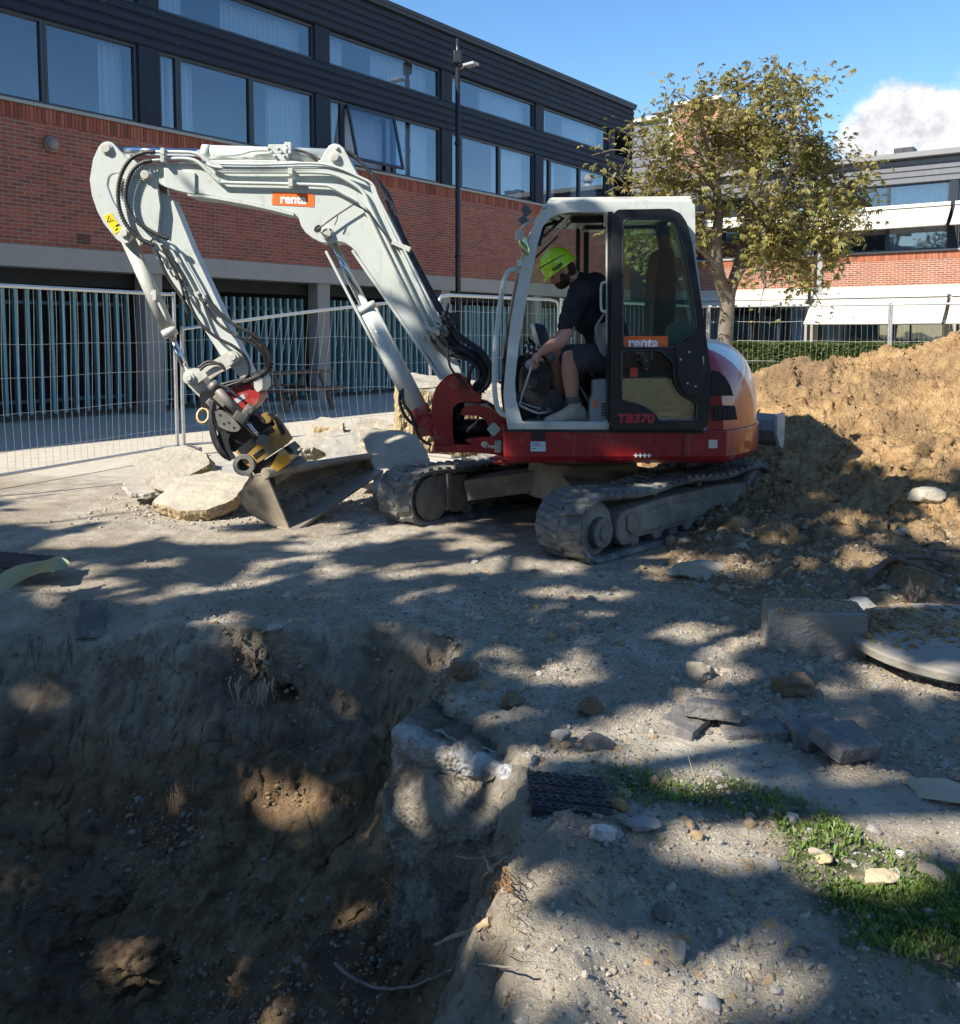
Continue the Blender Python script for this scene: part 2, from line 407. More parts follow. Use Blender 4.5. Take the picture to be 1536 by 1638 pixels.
def left_building():
    o = Vector(-15.4*ND)
    rt = root('school_building', o, 'long two storey red brick building with dark window bands behind the excavator boom', 'building', rz=ANG, local=True)
    S0, S1 = -6.0, 29.6
    # local axes: x along the facade, y into the building, z up.   facade plane y = 0
    mb = MB(); mb.box2((S0, 0, 2.98), (S1, 0.35, 5.27)); mb.box2((S1-0.35, 0.35, 0.0), (S1, 9, 5.27)); br = mb.build('brick_wall', M_brick, rt)
    # soldier course under the sill: bricks on end
    mb = MB(); mb.m = 0
    r = random.Random(2); x = S0
    ms = [mat('soldier_brick_a', (0.30, 0.085, 0.05), 0.85), mat('soldier_brick_b', (0.20, 0.06, 0.042), 0.85), mat('soldier_brick_c', (0.36, 0.12, 0.07), 0.85)]
    while x < S1:
        mb.m = r.choice((0, 0, 1, 2)); mb.box2((x, -0.012, 5.03), (x+0.055, 0.0, 5.265)); x += 0.0665
    mb.build('soldier_course', ms, rt)
    mb = MB(); mb.box2((S0, -0.03, 2.62), (S1, 0.4, 2.977)); mb.build('concrete_beam', M_conc, rt)
    mb = MB(); mb.box2((S0, -0.05, 5.275), (S1, 0.3, 5.33)); mb.build('sill', mat('sill_flashing', (0.32, 0.31, 0.28), 0.5), rt)
    # cladding bands
    mb = MB(); ribs(mb, S0, S1, 6.74, 7.46, -0.02, 4); mb.box2((S0, 0.0, 6.74), (S1, 0.3, 7.46))
    mb.build('cladding', M_clad, rt)
    mb = MB(); ribs(mb, S0, S1, 8.22, 9.12, -0.06, 5); mb.box2((S0, -0.02, 8.22), (S1, 0.3, 9.12)); mb.box2((S1, -0.02, 5.3), (S1+0.04, 9, 9.12))
    mb.build('cladding', M_clad, rt)
    mb = MB(); mb.box2((S0, -0.16, 9.125), (S1+0.02, 9.2, 9.27)); mb.box2((S0, -0.18, 9.21), (S1+0.04, -0.14, 9.30)); mb.build('roof', M_roofe, rt)
    # piers, windows
    piers = [-2.6, 1.77, 6.17, 10.57, 14.95, 19.34, 23.74, 28.14]
    pw2 = 0.20
    room = MB()
    room.box2((S0, 1.5, 5.3), (S1-0.3, 1.55, 9.1)); room.box2((S0, 0.35, 5.28), (S1-0.3, 1.5, 5.3)); room.box2((S0, 0.35, 7.1), (S1-0.3, 1.5, 7.2)); room.box2((S0, 0.35, 9.0), (S1-0.3, 1.5, 9.1))
    room.build('room_interior', M_room, rt)
    for p in piers:
        for za, zb in ((5.33, 6.74), (7.46, 8.22)): mb = MB(); mb.box2((p-pw2-0.02, -0.035, za), (p+pw2+0.02, 0.3, zb)); mb.build('pier', M_clad, rt, bevel=0.006)
    for k in range(len(piers)-1):
        a = piers[k]+pw2+0.02; b = piers[k+1]-pw2-0.02; w = b-a
        # lower strip: narrow light, then two wide lights
        e = [a, a+0.44, a+0.44+(w-0.44)*0.5, b]
        for j in range(3):
            x0, x1 = e[j], e[j+1]; z0, z1 = 5.33, 6.74; f = 0.055
            fr = MB(); fr.box2((x0+.002, 0.02, z0), (x0+f, 0.12, z1)); fr.box2((x1-f, 0.02, z0), (x1-.002, 0.12, z1)); fr.box2((x0+f, 0.02, z0), (x1-f, 0.12, z0+f)); fr.box2((x0+f, 0.02, z1-f), (x1-f, 0.12, z1))
            wnd = fr.build('window', M_frame, rt, bevel=0.004)
            if k == 4 and j == 1:
                # the one window that stands open: top hung sash pushed outwards
                tlt = R(13); zt = z1-0.05; Lh = (z1-z0)-0.1
                def q(x, d, s_=0.0): return (x, -0.01-d*math.sin(tlt)-s_*math.cos(tlt), zt-d*math.cos(tlt)+s_*math.sin(tlt))
                sb = MB()
                for (xa, xb, da, db) in ((x0+f+.01, x0+f+.07, 0, Lh), (x1-f-.07, x1-f-.01, 0, Lh), (x0+f+.07, x1-f-.07, 0, .06), (x0+f+.07, x1-f-.07, Lh-.06, Lh)):
                    vs = [q(x, d, s_) for x in (xa, xb) for d in (da, db) for s_ in (0, 0.05)]
                    sb.add(vs, [(0, 1, 3, 2), (4, 6, 7, 5), (0, 4, 5, 1), (2, 3, 7, 6), (0, 2, 6, 4), (1, 5, 7, 3)])
                sb.build('open_sash', M_frame, wnd)
                g = MB(); g.add([q(x0+f+.05, .05, .025), q(x1-f-.05, .05, .025), q(x1-f-.05, Lh-.05, .025), q(x0+f+.05, Lh-.05, .025)], [(0, 1, 2, 3)]); g.build('pane', M_win, wnd)
            else:
                g = MB(); g.add([(x0+f, .07, z0+f), (x1-f, .07, z0+f), (x1-f, .07, z1-f), (x0+f, .07, z1-f)], [(0, 1, 2, 3)]); g.build('pane', M_win, wnd)
            c = MB(); sd = k*7+j
            if j == 0: curtain(c, x0+.05, x1-.02, .42, z0, z1, seed=sd)
            elif j == 1:
                if k == 4: curtain(c, x0+.02, x1-.05, .42, z0, z1, seed=sd)
                else: curtain(c, x0+.02, x0+.02+0.55+0.25*(sd % 2), .42, z0, z1, seed=sd)
            else:
                q0 = x0+(x1-x0)*(0.42 if k != 2 else 0.70); curtain(c, q0 if k < 4 else x0+.1, x1-.05, .42, z0, z1, seed=sd)
            c.build('curtain', M_curt, rt, fix=False)
        z0, z1 = 7.46, 8.20; f = 0.05
        fr = MB(); fr.box2((a+.002, 0.02, z0), (a+f, 0.12, z1)); fr.box2((b-f, 0.02, z0), (b-.002, 0.12, z1)); fr.box2((a+f, 0.02, z0), (b-f, 0.12, z0+f)); fr.box2((a+f, 0.02, z1-f), (b-f, 0.12, z1))
        wnd = fr.build('window', M_frame, rt, bevel=0.004)
        g = MB(); g.add([(a+f, .07, z0+f), (b-f, .07, z0+f), (b-f, .07, z1-f), (a+f, .07, z1-f)], [(0, 1, 2, 3)]); g.build('pane', M_win, wnd)
        c = MB(); curtain(c, a+.05, a+.8, .42, z0, z1, seed=k+50); curtain(c, b-(2.2 if k > 2 else 1.1), b-.05, .42, z0, z1, seed=k+80); c.build('curtain', M_curt, rt, fix=False)
    # ground floor: columns and the dark void behind the slat screens
    for p in piers:
        mb = MB(); mb.box2((p-0.19, 0.02, -0.02), (p+0.19, 0.34, 2.62)); mb.build('column', M_concd, rt, bevel=0.012)
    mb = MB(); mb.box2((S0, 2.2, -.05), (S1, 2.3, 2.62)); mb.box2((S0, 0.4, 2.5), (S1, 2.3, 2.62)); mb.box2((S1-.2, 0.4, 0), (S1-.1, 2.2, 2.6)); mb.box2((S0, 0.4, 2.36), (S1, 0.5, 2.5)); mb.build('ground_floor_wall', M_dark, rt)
    # two dim panels behind the slats
    mb = MB(); mb.box2((3.0, 2.1, 1.35), (6.8, 2.18, 1.42)); mb.box2((3.0, 2.1, 0.1), (6.8, 2.16, .7)); mb.build('inner_panel', mat('inner_panel', (0.08, 0.09, 0.09), 0.6), rt)
    # round wall lamp on the brick
    mb = MB()
    c0 = wall_sz(81, 231); mb.cyl((c0[0], 0, c0[1]), (c0[0], -0.05, c0[1]), 0.13, 0.13, 24); mb.ell((c0[0], -0.06, c0[1]), (0.115, 0.09, 0.115)); mb.build('wall_lamp', mat('lamp_bulkhead', (0.25, 0.2, 0.17), 0.4), rt)
    # vent grille in the brick
    c1 = wall_sz(134, 382); mb = MB()
    for i in range(6): mb.box2((c1[0]-.12, -.012, c1[1]-.09+i*.03), (c1[0]+.12, 0.0, c1[1]-.075+i*.03))
    mb.build('wall_vent', M_black, rt)
    return rt
def wall_sz(x, y, d=0.0):
    """pixel -> (s, z) on the left facade"""
    r = ray(x, y); n = ND; t = (-15.4-d*1.0)/(r.dot(n)); p = Vector((0, 0, EYE))+r*t
    return p.dot(TD), p.z
LB = left_building()
def rear_building():
    # added unseen block behind the camera, so that the cab glass mirrors something dark
    rt = root('unseen_block', (0, -24, 0), 'unseen brick block added behind the camera to darken the cab glass reflections', 'building')
    mb = MB(); mb.box2((-38, -34, 0), (38, -24, 8.6)); mb.build('brick_wall', M_brick, rt)
    mb = MB(); mb.box2((-38.2, -34.2, 8.6), (38.2, -23.8, 9.0)); mb.build('roof', M_roofe, rt)
    for i in range(16):
        for z in (1.0, 5.2): mb = MB(); x = -36+i*4.6; mb.box2((x, -24.02, z), (x+3.4, -23.96, z+1.9)); mb.build('window', M_frame, rt)
rear_building()
# slat screens between the columns: one per bay
def slat_screens():
    piers = [-2.6, 1.77, 6.17, 10.57, 14.95, 19.34, 23.74, 28.14]
    where = ['farthest left, beyond the fence', 'at the far left edge behind the mesh fence', 'left of the concrete column behind the bucket arm', 'behind the bent mesh panel and the picnic table',
             'behind the boom lift cylinder', 'behind the rounded mesh fence panel', 'seen through the open cab door', ]
    o = Vector(-15.4*ND)
    for k in range(1, 7):
        a = piers[k]+0.19; b = piers[k+1]-0.19
        rt = root('slat_screen', o+TD*((a+b)/2), 'teal vertical slat screen '+where[k], 'screen', 'teal slat screens between the columns', ANG, True)
        ox = (a+b)/2
        mb = MB(); n = 19
        for i in range(n):
            x = a-ox+(i+0.5)*(b-a)/n
            M = Matrix.Rotation(R(-8), 3, 'Z'); mb.box((x, 0.47, 1.19), (0.05, 0.13, 2.16), M)
        mb.build('slats', M_slat, rt)
        for zr in (2.02, .30): mb = MB(); mb.box2((a-ox, 0.60, zr), (b-ox, 0.64, zr+.06)); mb.build('rail', M_rail, rt)
slat_screens()

def right_building():
    o = Vector((19.63, 26.53, 0))      # foot of the perpendicular from the camera
    ang = math.atan2(-0.595, 0.804)
    rt = root('office_building', o, 'low sunlit building with white awnings and a brick band behind the hedge', 'building', rz=ang, local=True)
    def z_at(x, y, d=0.0):
        r = ray(x, y); n = TD; t = (33.0-d)/r.dot(n); p = Vector((0, 0, EYE))+r*t; return p.dot(ND), p.z
    S0, S1 = -15.2, 8.0
    zb0 = z_at(1420, 469)[1]; zb1 = z_at(1420, 457)[1]; zs = z_at(1420, 405)[1]; zr = z_at(1420, 252)[1]
    zw1 = z_at(1470, 362)[1]; zu0 = z_at(1470, 324)[1]; zu1 = z_at(1470, 295)[1]
    mb = MB(); mb.box2((S0, 0, zb1), (S1, .3, zs)); mb.build('brick_wall', M_brick2, rt)
    r = random.Random(5); mb = MB(); x = S0; ms = [mat('soldier_brick_d', (0.35, 0.105, 0.05), 0.85), mat('soldier_brick_e', (0.25, 0.08, 0.045), 0.85), mat('soldier_brick_f', (0.40, 0.14, 0.075), 0.85)]
    while x < S1: mb.m = r.choice((0, 0, 1, 2)); mb.box2((x, -.012, zs-.24), (x+.055, 0, zs-.004)); x += .0665
    mb.build('soldier_course', ms, rt)
    mb = MB(); mb.box2((S0, -.03, zb0-.08), (S1, .35, zb1-.003)); mb.build('concrete_beam', mat('pale_concrete', (0.5, 0.47, 0.41), 0.85, var=0.12, vscale=2.5), rt)
    mb = MB(); mb.box2((S0, -.06, zs), (S1, .3, zs+.06)); mb.build('sill', mat('sill_flashing', (0.32, 0.31, 0.28), 0.5), rt)
    mb = MB(); mb.box2((S0, .05, zb0-.14), (S1, .3, zb0-.08)); mb.build('awning_rail', M_black, rt)
    mb = MB(); ribs(mb, S0, S1, zu1+.05, zr-.12, -.03, 4, .04); mb.box2((S0, .01, zu1+.05), (S1, .3, zr-.12)); mb.build('cladding', mat('grey_cladding', (0.13, 0.135, 0.15), 0.45, var=.1, dirt=(.4, .38, .35), dirt_amt=.1), rt)
    mb = MB(); mb.box2((S0, -.35, zr-.115), (S1, 8, zr+.05)); mb.build('roof', mat('pale_roof_edge', (0.2, 0.2, 0.2), 0.5), rt)
    bx = z_at(1436, 240)[0]; mb = MB(); mb.box2((bx-.3, .8, zr+.05), (bx+.3, 1.4, zr+.42)); mb.box2((bx-.27, 0.78, zr+.09), (bx+.02, 0.8, zr+.38)); mb.build('roof_vent', M_roofe, rt, bevel=.01)
    px = z_at(1268, 250)[0]; mb = MB(); mb.cyl((px, 1.5, zr), (px, 1.5, zr+.55), .16, .13, 16); mb.cyl((px, 1.5, zr+.55), (px, 1.5, zr+.85), .24, .05, 16); mb.build('roof_cowl', M_white, rt)
    piers = [-14.75, -10.4, -6.02, -1.64, 2.74, 7.1]
    piers = [p+z_at(1525, 360)[0]-(-6.02) for p in piers]
    for p in piers:
        mb = MB(); mb.box2((p-.13, -.04, zs+.06), (p+.13, .3, zu1+.05)); mb.build('pier', M_clad, rt)
        mb = MB(); mb.box2((p-.2, .02, 0), (p+.2, .34, zb0-.08)); mb.build('column', M_concd, rt, bevel=.01)
    mb = MB(); mb.box2((S0, 1.4, zs), (S1, 1.45, zr-.2)); mb.box2((S0, 1.6, 0), (S1, 1.65, zb0)); mb.build('room_interior', M_dark, rt)
    for k in range(len(piers)-1):
        a = piers[k]+.13; b = piers[k+1]-.13
        for (z0, z1) in ((zs+.06, zw1+.45), (zw1+.5, zu1+.05)):
            e = [a, a+.45, (a+.45+b)/2, b]
            for j in range(3):
                x0, x1 = e[j], e[j+1]; f = .05
                fr = MB(); fr.box2((x0+.002, .02, z0), (x0+f, .1, z1)); fr.box2((x1-f, .02, z0), (x1-.002, .1, z1)); fr.box2((x0+f, .02, z0), (x1-f, .1, z0+f)); fr.box2((x0+f, .02, z1-f), (x1-f, .1, z1))
                w = fr.build('window', M_frame, rt)
                g = MB(); g.add([(x0+f, .06, z0+f), (x1-f, .06, z0+f), (x1-f, .06, z1-f), (x0+f, .06, z1-f)], [(0, 1, 2, 3)]); g.build('pane', M_win, w)
            c = MB(); curtain(c, e[2], b-.05, .35, z0, z1, .16, .05, seed=k); c.build('curtain', M_curt2, rt, fix=False)
        # ground floor glazing
        x0, x1 = piers[k]+.2, piers[k+1]-.2; fr = MB()
        for q in range(5): xx = x0+(x1-x0)*q/4; fr.box2((xx-.03, .2, 0), (xx+.03, .28, zb0-.08))
        w = fr.build('window', M_frame, rt); g = MB(); g.add([(x0, .24, 0), (x1, .24, 0), (x1, .24, zb0-.08), (x0, .24, zb0-.08)], [(0, 1, 2, 3)]); g.build('pane', M_win, w)
        c = MB(); curtain(c, x0+.1, x0+.75, .6, 0, zb0-.1, .16, .05, seed=k+9); curtain(c, x1-.6, x1-.1, .6, 0, zb0-.1, .16, .05, seed=k+19); c.build('curtain', M_curt2, rt, fix=False)
        # awnings
        def awn(xa, xb, zt, drop, out, th=.025):
            mb = MB(); n = 14; vs = []
            rows = []
            for i in range(n+1):
                t = i/n; sag = .035*math.sin(math.pi*t)
                rows.append((-.06-out*t, zt-drop*t-sag))
            pts = [Vector((xa, y, z)) for y, z in rows]+[Vector((xa, y+.004, z-th*.3)) for y, z in rows[::-1]]
            mb.prism(pts, vec=(xb-xa, 0, 0), smooth=False)
            mb.cyl((xa, rows[-1][0], rows[-1][1]), (xb, rows[-1][0], rows[-1][1]), .03, n=8)
            aw = mb.build('awning', M_awn, rt)
            h = MB(); h.box2((xa, -.16, zt-.02), (xb, -.03, zt+.09)); h.build('awning_case', M_white, aw, bevel=.01)
            ar = MB()
            for xx in (xa+.1, xb-.1):
                ar.tube([(xx, -.04, zt-drop*.75), (xx, rows[-1][0]+.05, rows[-1][1]-.02)], .02)
            ar.build('awning_arm', M_white, aw)
        x0, x1 = piers[k]+.06, piers[k+1]-.06
        if k == 1: pass
        zt = zb0-.12
        if k in (0,): awn(x0, x1, zt, .22, .45)
        else: awn(x0, x1, zt, .88, 0.85)
        zt2 = zw1+.62
        if k == 0: awn(x0, x1, zt2, .3, .5)
        else: awn(x0, x1, zt2, .70, .80)
    # downpipe
    dp = z_at(1301, 420)[0]; mb = MB(); mb.cyl((dp, -.3, 0), (dp, -.3, zr-.2), .055, n=10); mb.box2((dp-.05, -.3, zr-.5), (dp+.05, -.02, zr-.42)); mb.build('downpipe', M_black, rt)
    mb = MB(); mb.box2((dp+.16, -.05, zb0), (dp+.34, .02, zs+1.6)); mb.build('pilaster', mat('grey_pilaster', (.28, .28, .28), .6), rt)
    return z_at
RBz = right_building()
def tower():
    o = Vector((19.63, 26.53, 0)); ang = math.atan2(-0.595, 0.804)
    rt = root('brick_tower', o, 'brick stair tower rising above the roofs behind the tree', 'tower', rz=ang, local=True)
    def z_at(x, y, d): 
        r = ray(x, y); t = (33.0+d)/r.dot(TD); p = Vector((0, 0, EYE))+r*t; return p.dot(ND), p.z
    a = z_at(1079, 170, .6); b = z_at(1150, 168, .6); c = z_at(1012, 170, .6)
    mb = MB(); mb.box2((a[0], .6, 0), (b[0], 4.5, a[1])); mb.build('brick_wall', M_brick2, rt)
    mb = MB(); mb.box2((a[0]-.15, .45, a[1]+.002), (b[0]+.15, 4.6, a[1]+.12)); mb.build('roof_cap', M_white, rt)
    # grey link block to the left of it
    l = z_at(1010, 185, .6)[0]
    mb = MB(); mb.box2((l-1.5, .9, 0), (a[0]-.002, 4.4, a[1]-.35)); ribs(mb, l-1.5, a[0]-.01, 7.2, a[1]-.5, .88, 6, .04); mb.build('link_block', mat('link_cladding', (.12, .125, .14), .5), rt)
    mb = MB(); mb.box2((l-1.6, .7, a[1]-.345), (a[0]-.01, 4.5, a[1]-.2)); mb.box2((a[0]-.2, .55, 8.0), (a[0]-.005, .6, a[1]-.3)); mb.build('flashing', M_white, rt)
    mb = MB(); mb.box2((l-1.2, .82, 6.1), (a[0]-.3, .86, 7.0)); mb.build('window', M_win, rt)
tower()
# street lamp: black pole close to the long facade
def street_lamp():
    base = wall_pt(733, 0.75)
    rt = root('street_lamp', base, 'tall black lamp post with small arm standing against the brick facade', 'street lamp')
    mb = MB(); top = base+Vector((0, 0, P(733, 62, base.y).z)); zs = P(733, 108, base.y).z
    mb.cyl(base, base+Vector((0, 0, zs)), .075, .06, 16); mb.cyl(base+Vector((0, 0, zs)), top, .05, .05, 12)
    for z in (1.0, 3.4, 6.2): mb.cyl(base+Vector((0, 0, z)), base+Vector((0, 0, z+.06)), .085, .085, 16)
    mb.build('pole', M_black, rt)
    m2 = MB(); a = base+Vector((0, 0, zs-.1)); b = P(748, 104, base.y-.1); m2.tube([a, b], .03); m2.build('bracket', M_black, rt)
    m3 = MB(); m3.bar(b+Vector((-.05, 0, -.02)), P(762, 101, base.y-.3), .24, .07); m3.build('lamp_head', mat('lamp_grey', (.35, .35, .36), .4), rt, bevel=.015)
    m4 = MB(); m4.box((base.x, base.y, top.z-.45), (.2, .2, .3)); m4.build('junction_box', M_black, rt, bevel=.02)
def wall_pt(x, off):
    r = ray(x, 530); t = (-15.4+off)/(r.dot(ND)); p = r*t; return Vector((p.x, p.y, 0))
street_lamp()
# ================================================================ GROUND
def soil_mat(name, kind='ground'):
    m = newmat(name); t = NT(m); o = t.n('ShaderNodeOutputMaterial'); b = t.n('ShaderNodeBsdfPrincipled')
    tc = t.n('ShaderNodeTexCoord').outputs['Object']
    def at(n): return t.n('ShaderNodeAttribute', attribute_name=n).outputs['Fac']
    big = t.noise(tc, 1.1, 6, 0.62); mid = t.noise(tc, 6.0, 8, 0.68); fine = t.noise(tc, 55, 6, 0.7); mic = t.noise(tc, 190, 4, 0.7)
    vs = t.n('ShaderNodeTexVoronoi', feature='F1'); vs.inputs['Scale'].default_value = 34; vs.inputs['Randomness'].default_value = 1; t.l(tc, vs.inputs['Vector'])
    v2 = t.n('ShaderNodeTexVoronoi', feature='F1'); v2.inputs['Scale'].default_value = 95; t.l(tc, v2.inputs['Vector'])
    if kind == 'ground':
        pit, tan, pave, grs = at('pit'), at('tan'), at('pave'), at('green')
        c = t.mix(t.ramp(mid, 0.3, 0.7), (0.37, 0.32, 0.25), (0.68, 0.61, 0.48))
        c = t.mix(t.ramp(big, 0.40, 0.60, 0, 0.6), c, (0.33, 0.26, 0.175))
        # crushed stone: each grain with a tone of its own
        hs = t.n('ShaderNodeSeparateColor'); t.l(v2.outputs['Color'], hs.inputs[0])
        c = t.mix(t.math('MULTIPLY', t.ramp(hs.outputs[0], 0.45, 1.0), 0.5), c, (0.50, 0.46, 0.40))
        hs2 = t.n('ShaderNodeSeparateColor'); t.l(vs.outputs['Color'], hs2.inputs[0])
        c = t.mix(t.math('MULTIPLY', t.math('MULTIPLY', t.ramp(hs2.outputs[1], 0.82, 0.9), t.ramp(vs.outputs['Distance'], 0.42, 0.3)), 0.75), c, (0.46, 0.43, 0.39))
        c = t.mix(tan, c, t.mix(mid, (0.30, 0.19, 0.085), (0.44, 0.30, 0.15)))
        pv = t.mix(t.ramp(mid, 0.25, 0.75), (0.44, 0.40, 0.32), (0.60, 0.555, 0.45)); pv = t.mix(t.ramp(mic, 0.35, 0.7, 0, .5), pv, (0.25, 0.235, 0.21))
        c = t.mix(pave, c, pv)
        c = t.mix(t.math('MULTIPLY', grs, t.ramp(mid, .3, .6)), c, (0.07, 0.085, 0.03))
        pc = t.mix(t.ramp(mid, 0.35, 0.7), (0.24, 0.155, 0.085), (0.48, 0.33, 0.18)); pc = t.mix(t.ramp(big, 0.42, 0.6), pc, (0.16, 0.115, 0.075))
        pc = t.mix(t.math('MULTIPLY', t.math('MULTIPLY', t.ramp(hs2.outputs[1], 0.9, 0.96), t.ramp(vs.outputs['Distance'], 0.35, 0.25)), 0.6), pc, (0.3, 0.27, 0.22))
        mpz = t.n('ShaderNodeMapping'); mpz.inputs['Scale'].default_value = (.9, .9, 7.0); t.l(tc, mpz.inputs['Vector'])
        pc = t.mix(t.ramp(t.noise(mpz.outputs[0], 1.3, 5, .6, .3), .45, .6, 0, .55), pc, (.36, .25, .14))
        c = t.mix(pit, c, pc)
        hgt = t.math('ADD', t.math('MULTIPLY', fine, 0.9), t.math('MULTIPLY', t.math('SUBTRACT', 0.5, v2.outputs['Distance']), 0.25))
        hgt = t.math('ADD', hgt, t.math('MULTIPLY', mic, 0.5)); hgt = t.math('ADD', hgt, t.math('MULTIPLY', t.noise(tc, 420, 3, .7), .22)); hgt = t.math('ADD', hgt, t.math('MULTIPLY', mid, 1.6))
        amt = t.math('SUBTRACT', 1.0, t.math('MULTIPLY', pave, 0.75)); hgt = t.math('MULTIPLY', hgt, amt)
        t.l(t.bump(hgt, 0.024), b.inputs['Normal'])
        t.l(t.ramp(big, .3, .7, .82, .97), b.inputs['Roughness'])
    else:
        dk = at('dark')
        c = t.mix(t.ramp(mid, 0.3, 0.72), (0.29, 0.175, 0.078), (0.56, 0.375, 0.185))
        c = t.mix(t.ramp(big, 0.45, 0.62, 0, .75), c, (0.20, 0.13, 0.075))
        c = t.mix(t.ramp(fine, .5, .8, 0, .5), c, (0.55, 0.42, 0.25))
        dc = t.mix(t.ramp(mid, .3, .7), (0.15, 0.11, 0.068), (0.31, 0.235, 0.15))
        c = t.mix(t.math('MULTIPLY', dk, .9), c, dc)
        hgt = t.math('ADD', t.math('MULTIPLY', fine, 1.0), t.math('MULTIPLY', mid, 2.4)); hgt = t.math('ADD', hgt, t.math('MULTIPLY', t.math('SUBTRACT', .6, vs.outputs['Distance']), 0.9)); hgt = t.math('ADD', hgt, t.math('MULTIPLY', mic, .25))
        t.l(t.bump(hgt, 0.024), b.inputs['Normal']); b.inputs['Roughness'].default_value = 0.95
    b.inputs['Specular IOR Level'].default_value = 0.25
    t.l(c, b.inputs['Base Color']); t.l(b.outputs[0], o.inputs[0]); return m
M_ground = soil_mat('ground_soil'); M_heap = soil_mat('excavated_soil', 'heap')

def poly_px(pts, z=0.0): return [tuple(G(x, y, z))[:2] for x, y in pts]
def sdf(X, Y, poly):
    """signed distance to polygon, negative inside"""
    X = np.asarray(X, float); Y = np.asarray(Y, float); d = np.full(X.shape, 1e9); inside = np.zeros(X.shape, bool); n = len(poly)
    for i in range(n):
        x0, y0 = poly[i]; x1, y1 = poly[(i+1) % n]; ex, ey = x1-x0, y1-y0
        t = np.clip(((X-x0)*ex+(Y-y0)*ey)/(ex*ex+ey*ey+1e-12), 0, 1)
        d = np.minimum(d, (X-x0-t*ex)**2+(Y-y0-t*ey)**2)
        c = ((y0 > Y) != (y1 > Y)) & (X < (x1-x0)*(Y-y0)/(y1-y0+1e-12)+x0); inside ^= c
    d = np.sqrt(d); return np.where(inside, -d, d)
def grow(a, b, h0, hmax, g):
    out = [a]; h = h0; s = 1 if b > a else -1
    while (b-out[-1])*s > 0:
        out.append(out[-1]+s*h); h = min(h*g, hmax)
    return out[1:]
xs = np.array(grow(-2.1, -9, .011, .09, 1.03)[::-1]+list(np.arange(-2.1, 2.1, .011))+grow(2.089, 9, .011, .09, 1.03))
xs = np.array(grow(xs[0], -260, .1, 12, 1.2)[::-1]+list(xs)+grow(xs[-1], 260, .1, 12, 1.2))
ys = list(np.arange(1.1, 2.4, .012))+list(np.arange(2.4, 5.3, .009)); ys += grow(ys[-1], 10, .010, .05, 1.014); ys += grow(ys[-1], 420, .06, 15, 1.06)
ys = np.array(grow(1.1, -200, .02, 14, 1.25)[::-1]+ys)

PIT = [(-7, 5.6), (-4, 5.3), (-2.8, 5.1), (-2.1, 4.95), (-1.5, 4.85), (-1.0, 4.72), (-.55, 4.85), (-.2, 4.8), (-.1, 4.45), (-.12, 4.15), (-.10, 3.9), (.0, 3.6), (.12, 3.3), (0.15, 2.95), (0.12, 2.6), (0.05, 2.2), (-.02, 1.8), (-.25, 1.3), (-.6, .9), (-7, .6)]
GRASS = poly_px([(960, 1235), (1180, 1262), (1290, 1300), (1420, 1370), (1560, 1420), (1600, 1640), (1536, 1600), (1400, 1530), (1310, 1450), (1255, 1370), (1235, 1315), (1130, 1300), (985, 1290)])
PATH = poly_px([(1010, 1225), (1060, 1160), (1180, 1175), (1290, 1235), (1420, 1270), (1700, 1290), (1700, 1480), (1536, 1372), (1400, 1330), (1280, 1290), (1130, 1255)])
HEAPTOE = poly_px([(1010, 930), (1230, 1030), (1380, 1010), (1600, 1000), (1800, 900), (1500, 700), (1150, 780)])
def height(X, Y):
    """ground height without the pit"""
    p = np.stack([X, Y, np.zeros_like(X)], -1)
    near = 1-sstep(8, 10, np.hypot(X, Y-1))
    z = 0.045*fbm(p*0.8+3, 3)*near
    z += 0.028*fbm(p*3.1+9, 4, ridged=True)*near*(0.35+0.65*sstep(6.8, 4.5, Y))
    rough = np.clip(near*sstep(6.5, 5.0, Y)*sstep(-1.2, 0.4, X), 0, 1)
    z += rough*0.020*fbm(p*9+2, 3)
    z += 0.012*fbm(p*22, 3)*near; z += 0.007*fbm(p*48+4, 3)*np.clip(near*sstep(6.0, 4.2, Y), 0, 1)
    # lip left of the gravel at the lower right
    d = sdf(X, Y, poly_px([(845, 1400), (905, 1330), (930, 1480), (950, 1700), (860, 1700)]))
    z += 0.07*sstep(.10, -.06, d)
    sg = sdf(X, Y, PATH); z = z*(1-0.7*sstep(.05, -.05, sg))+.012*sstep(.04, -.04, sg)
    return z
def ground_z(x, y):
    return float(height(np.array([x], float), np.array([y], float))[0])
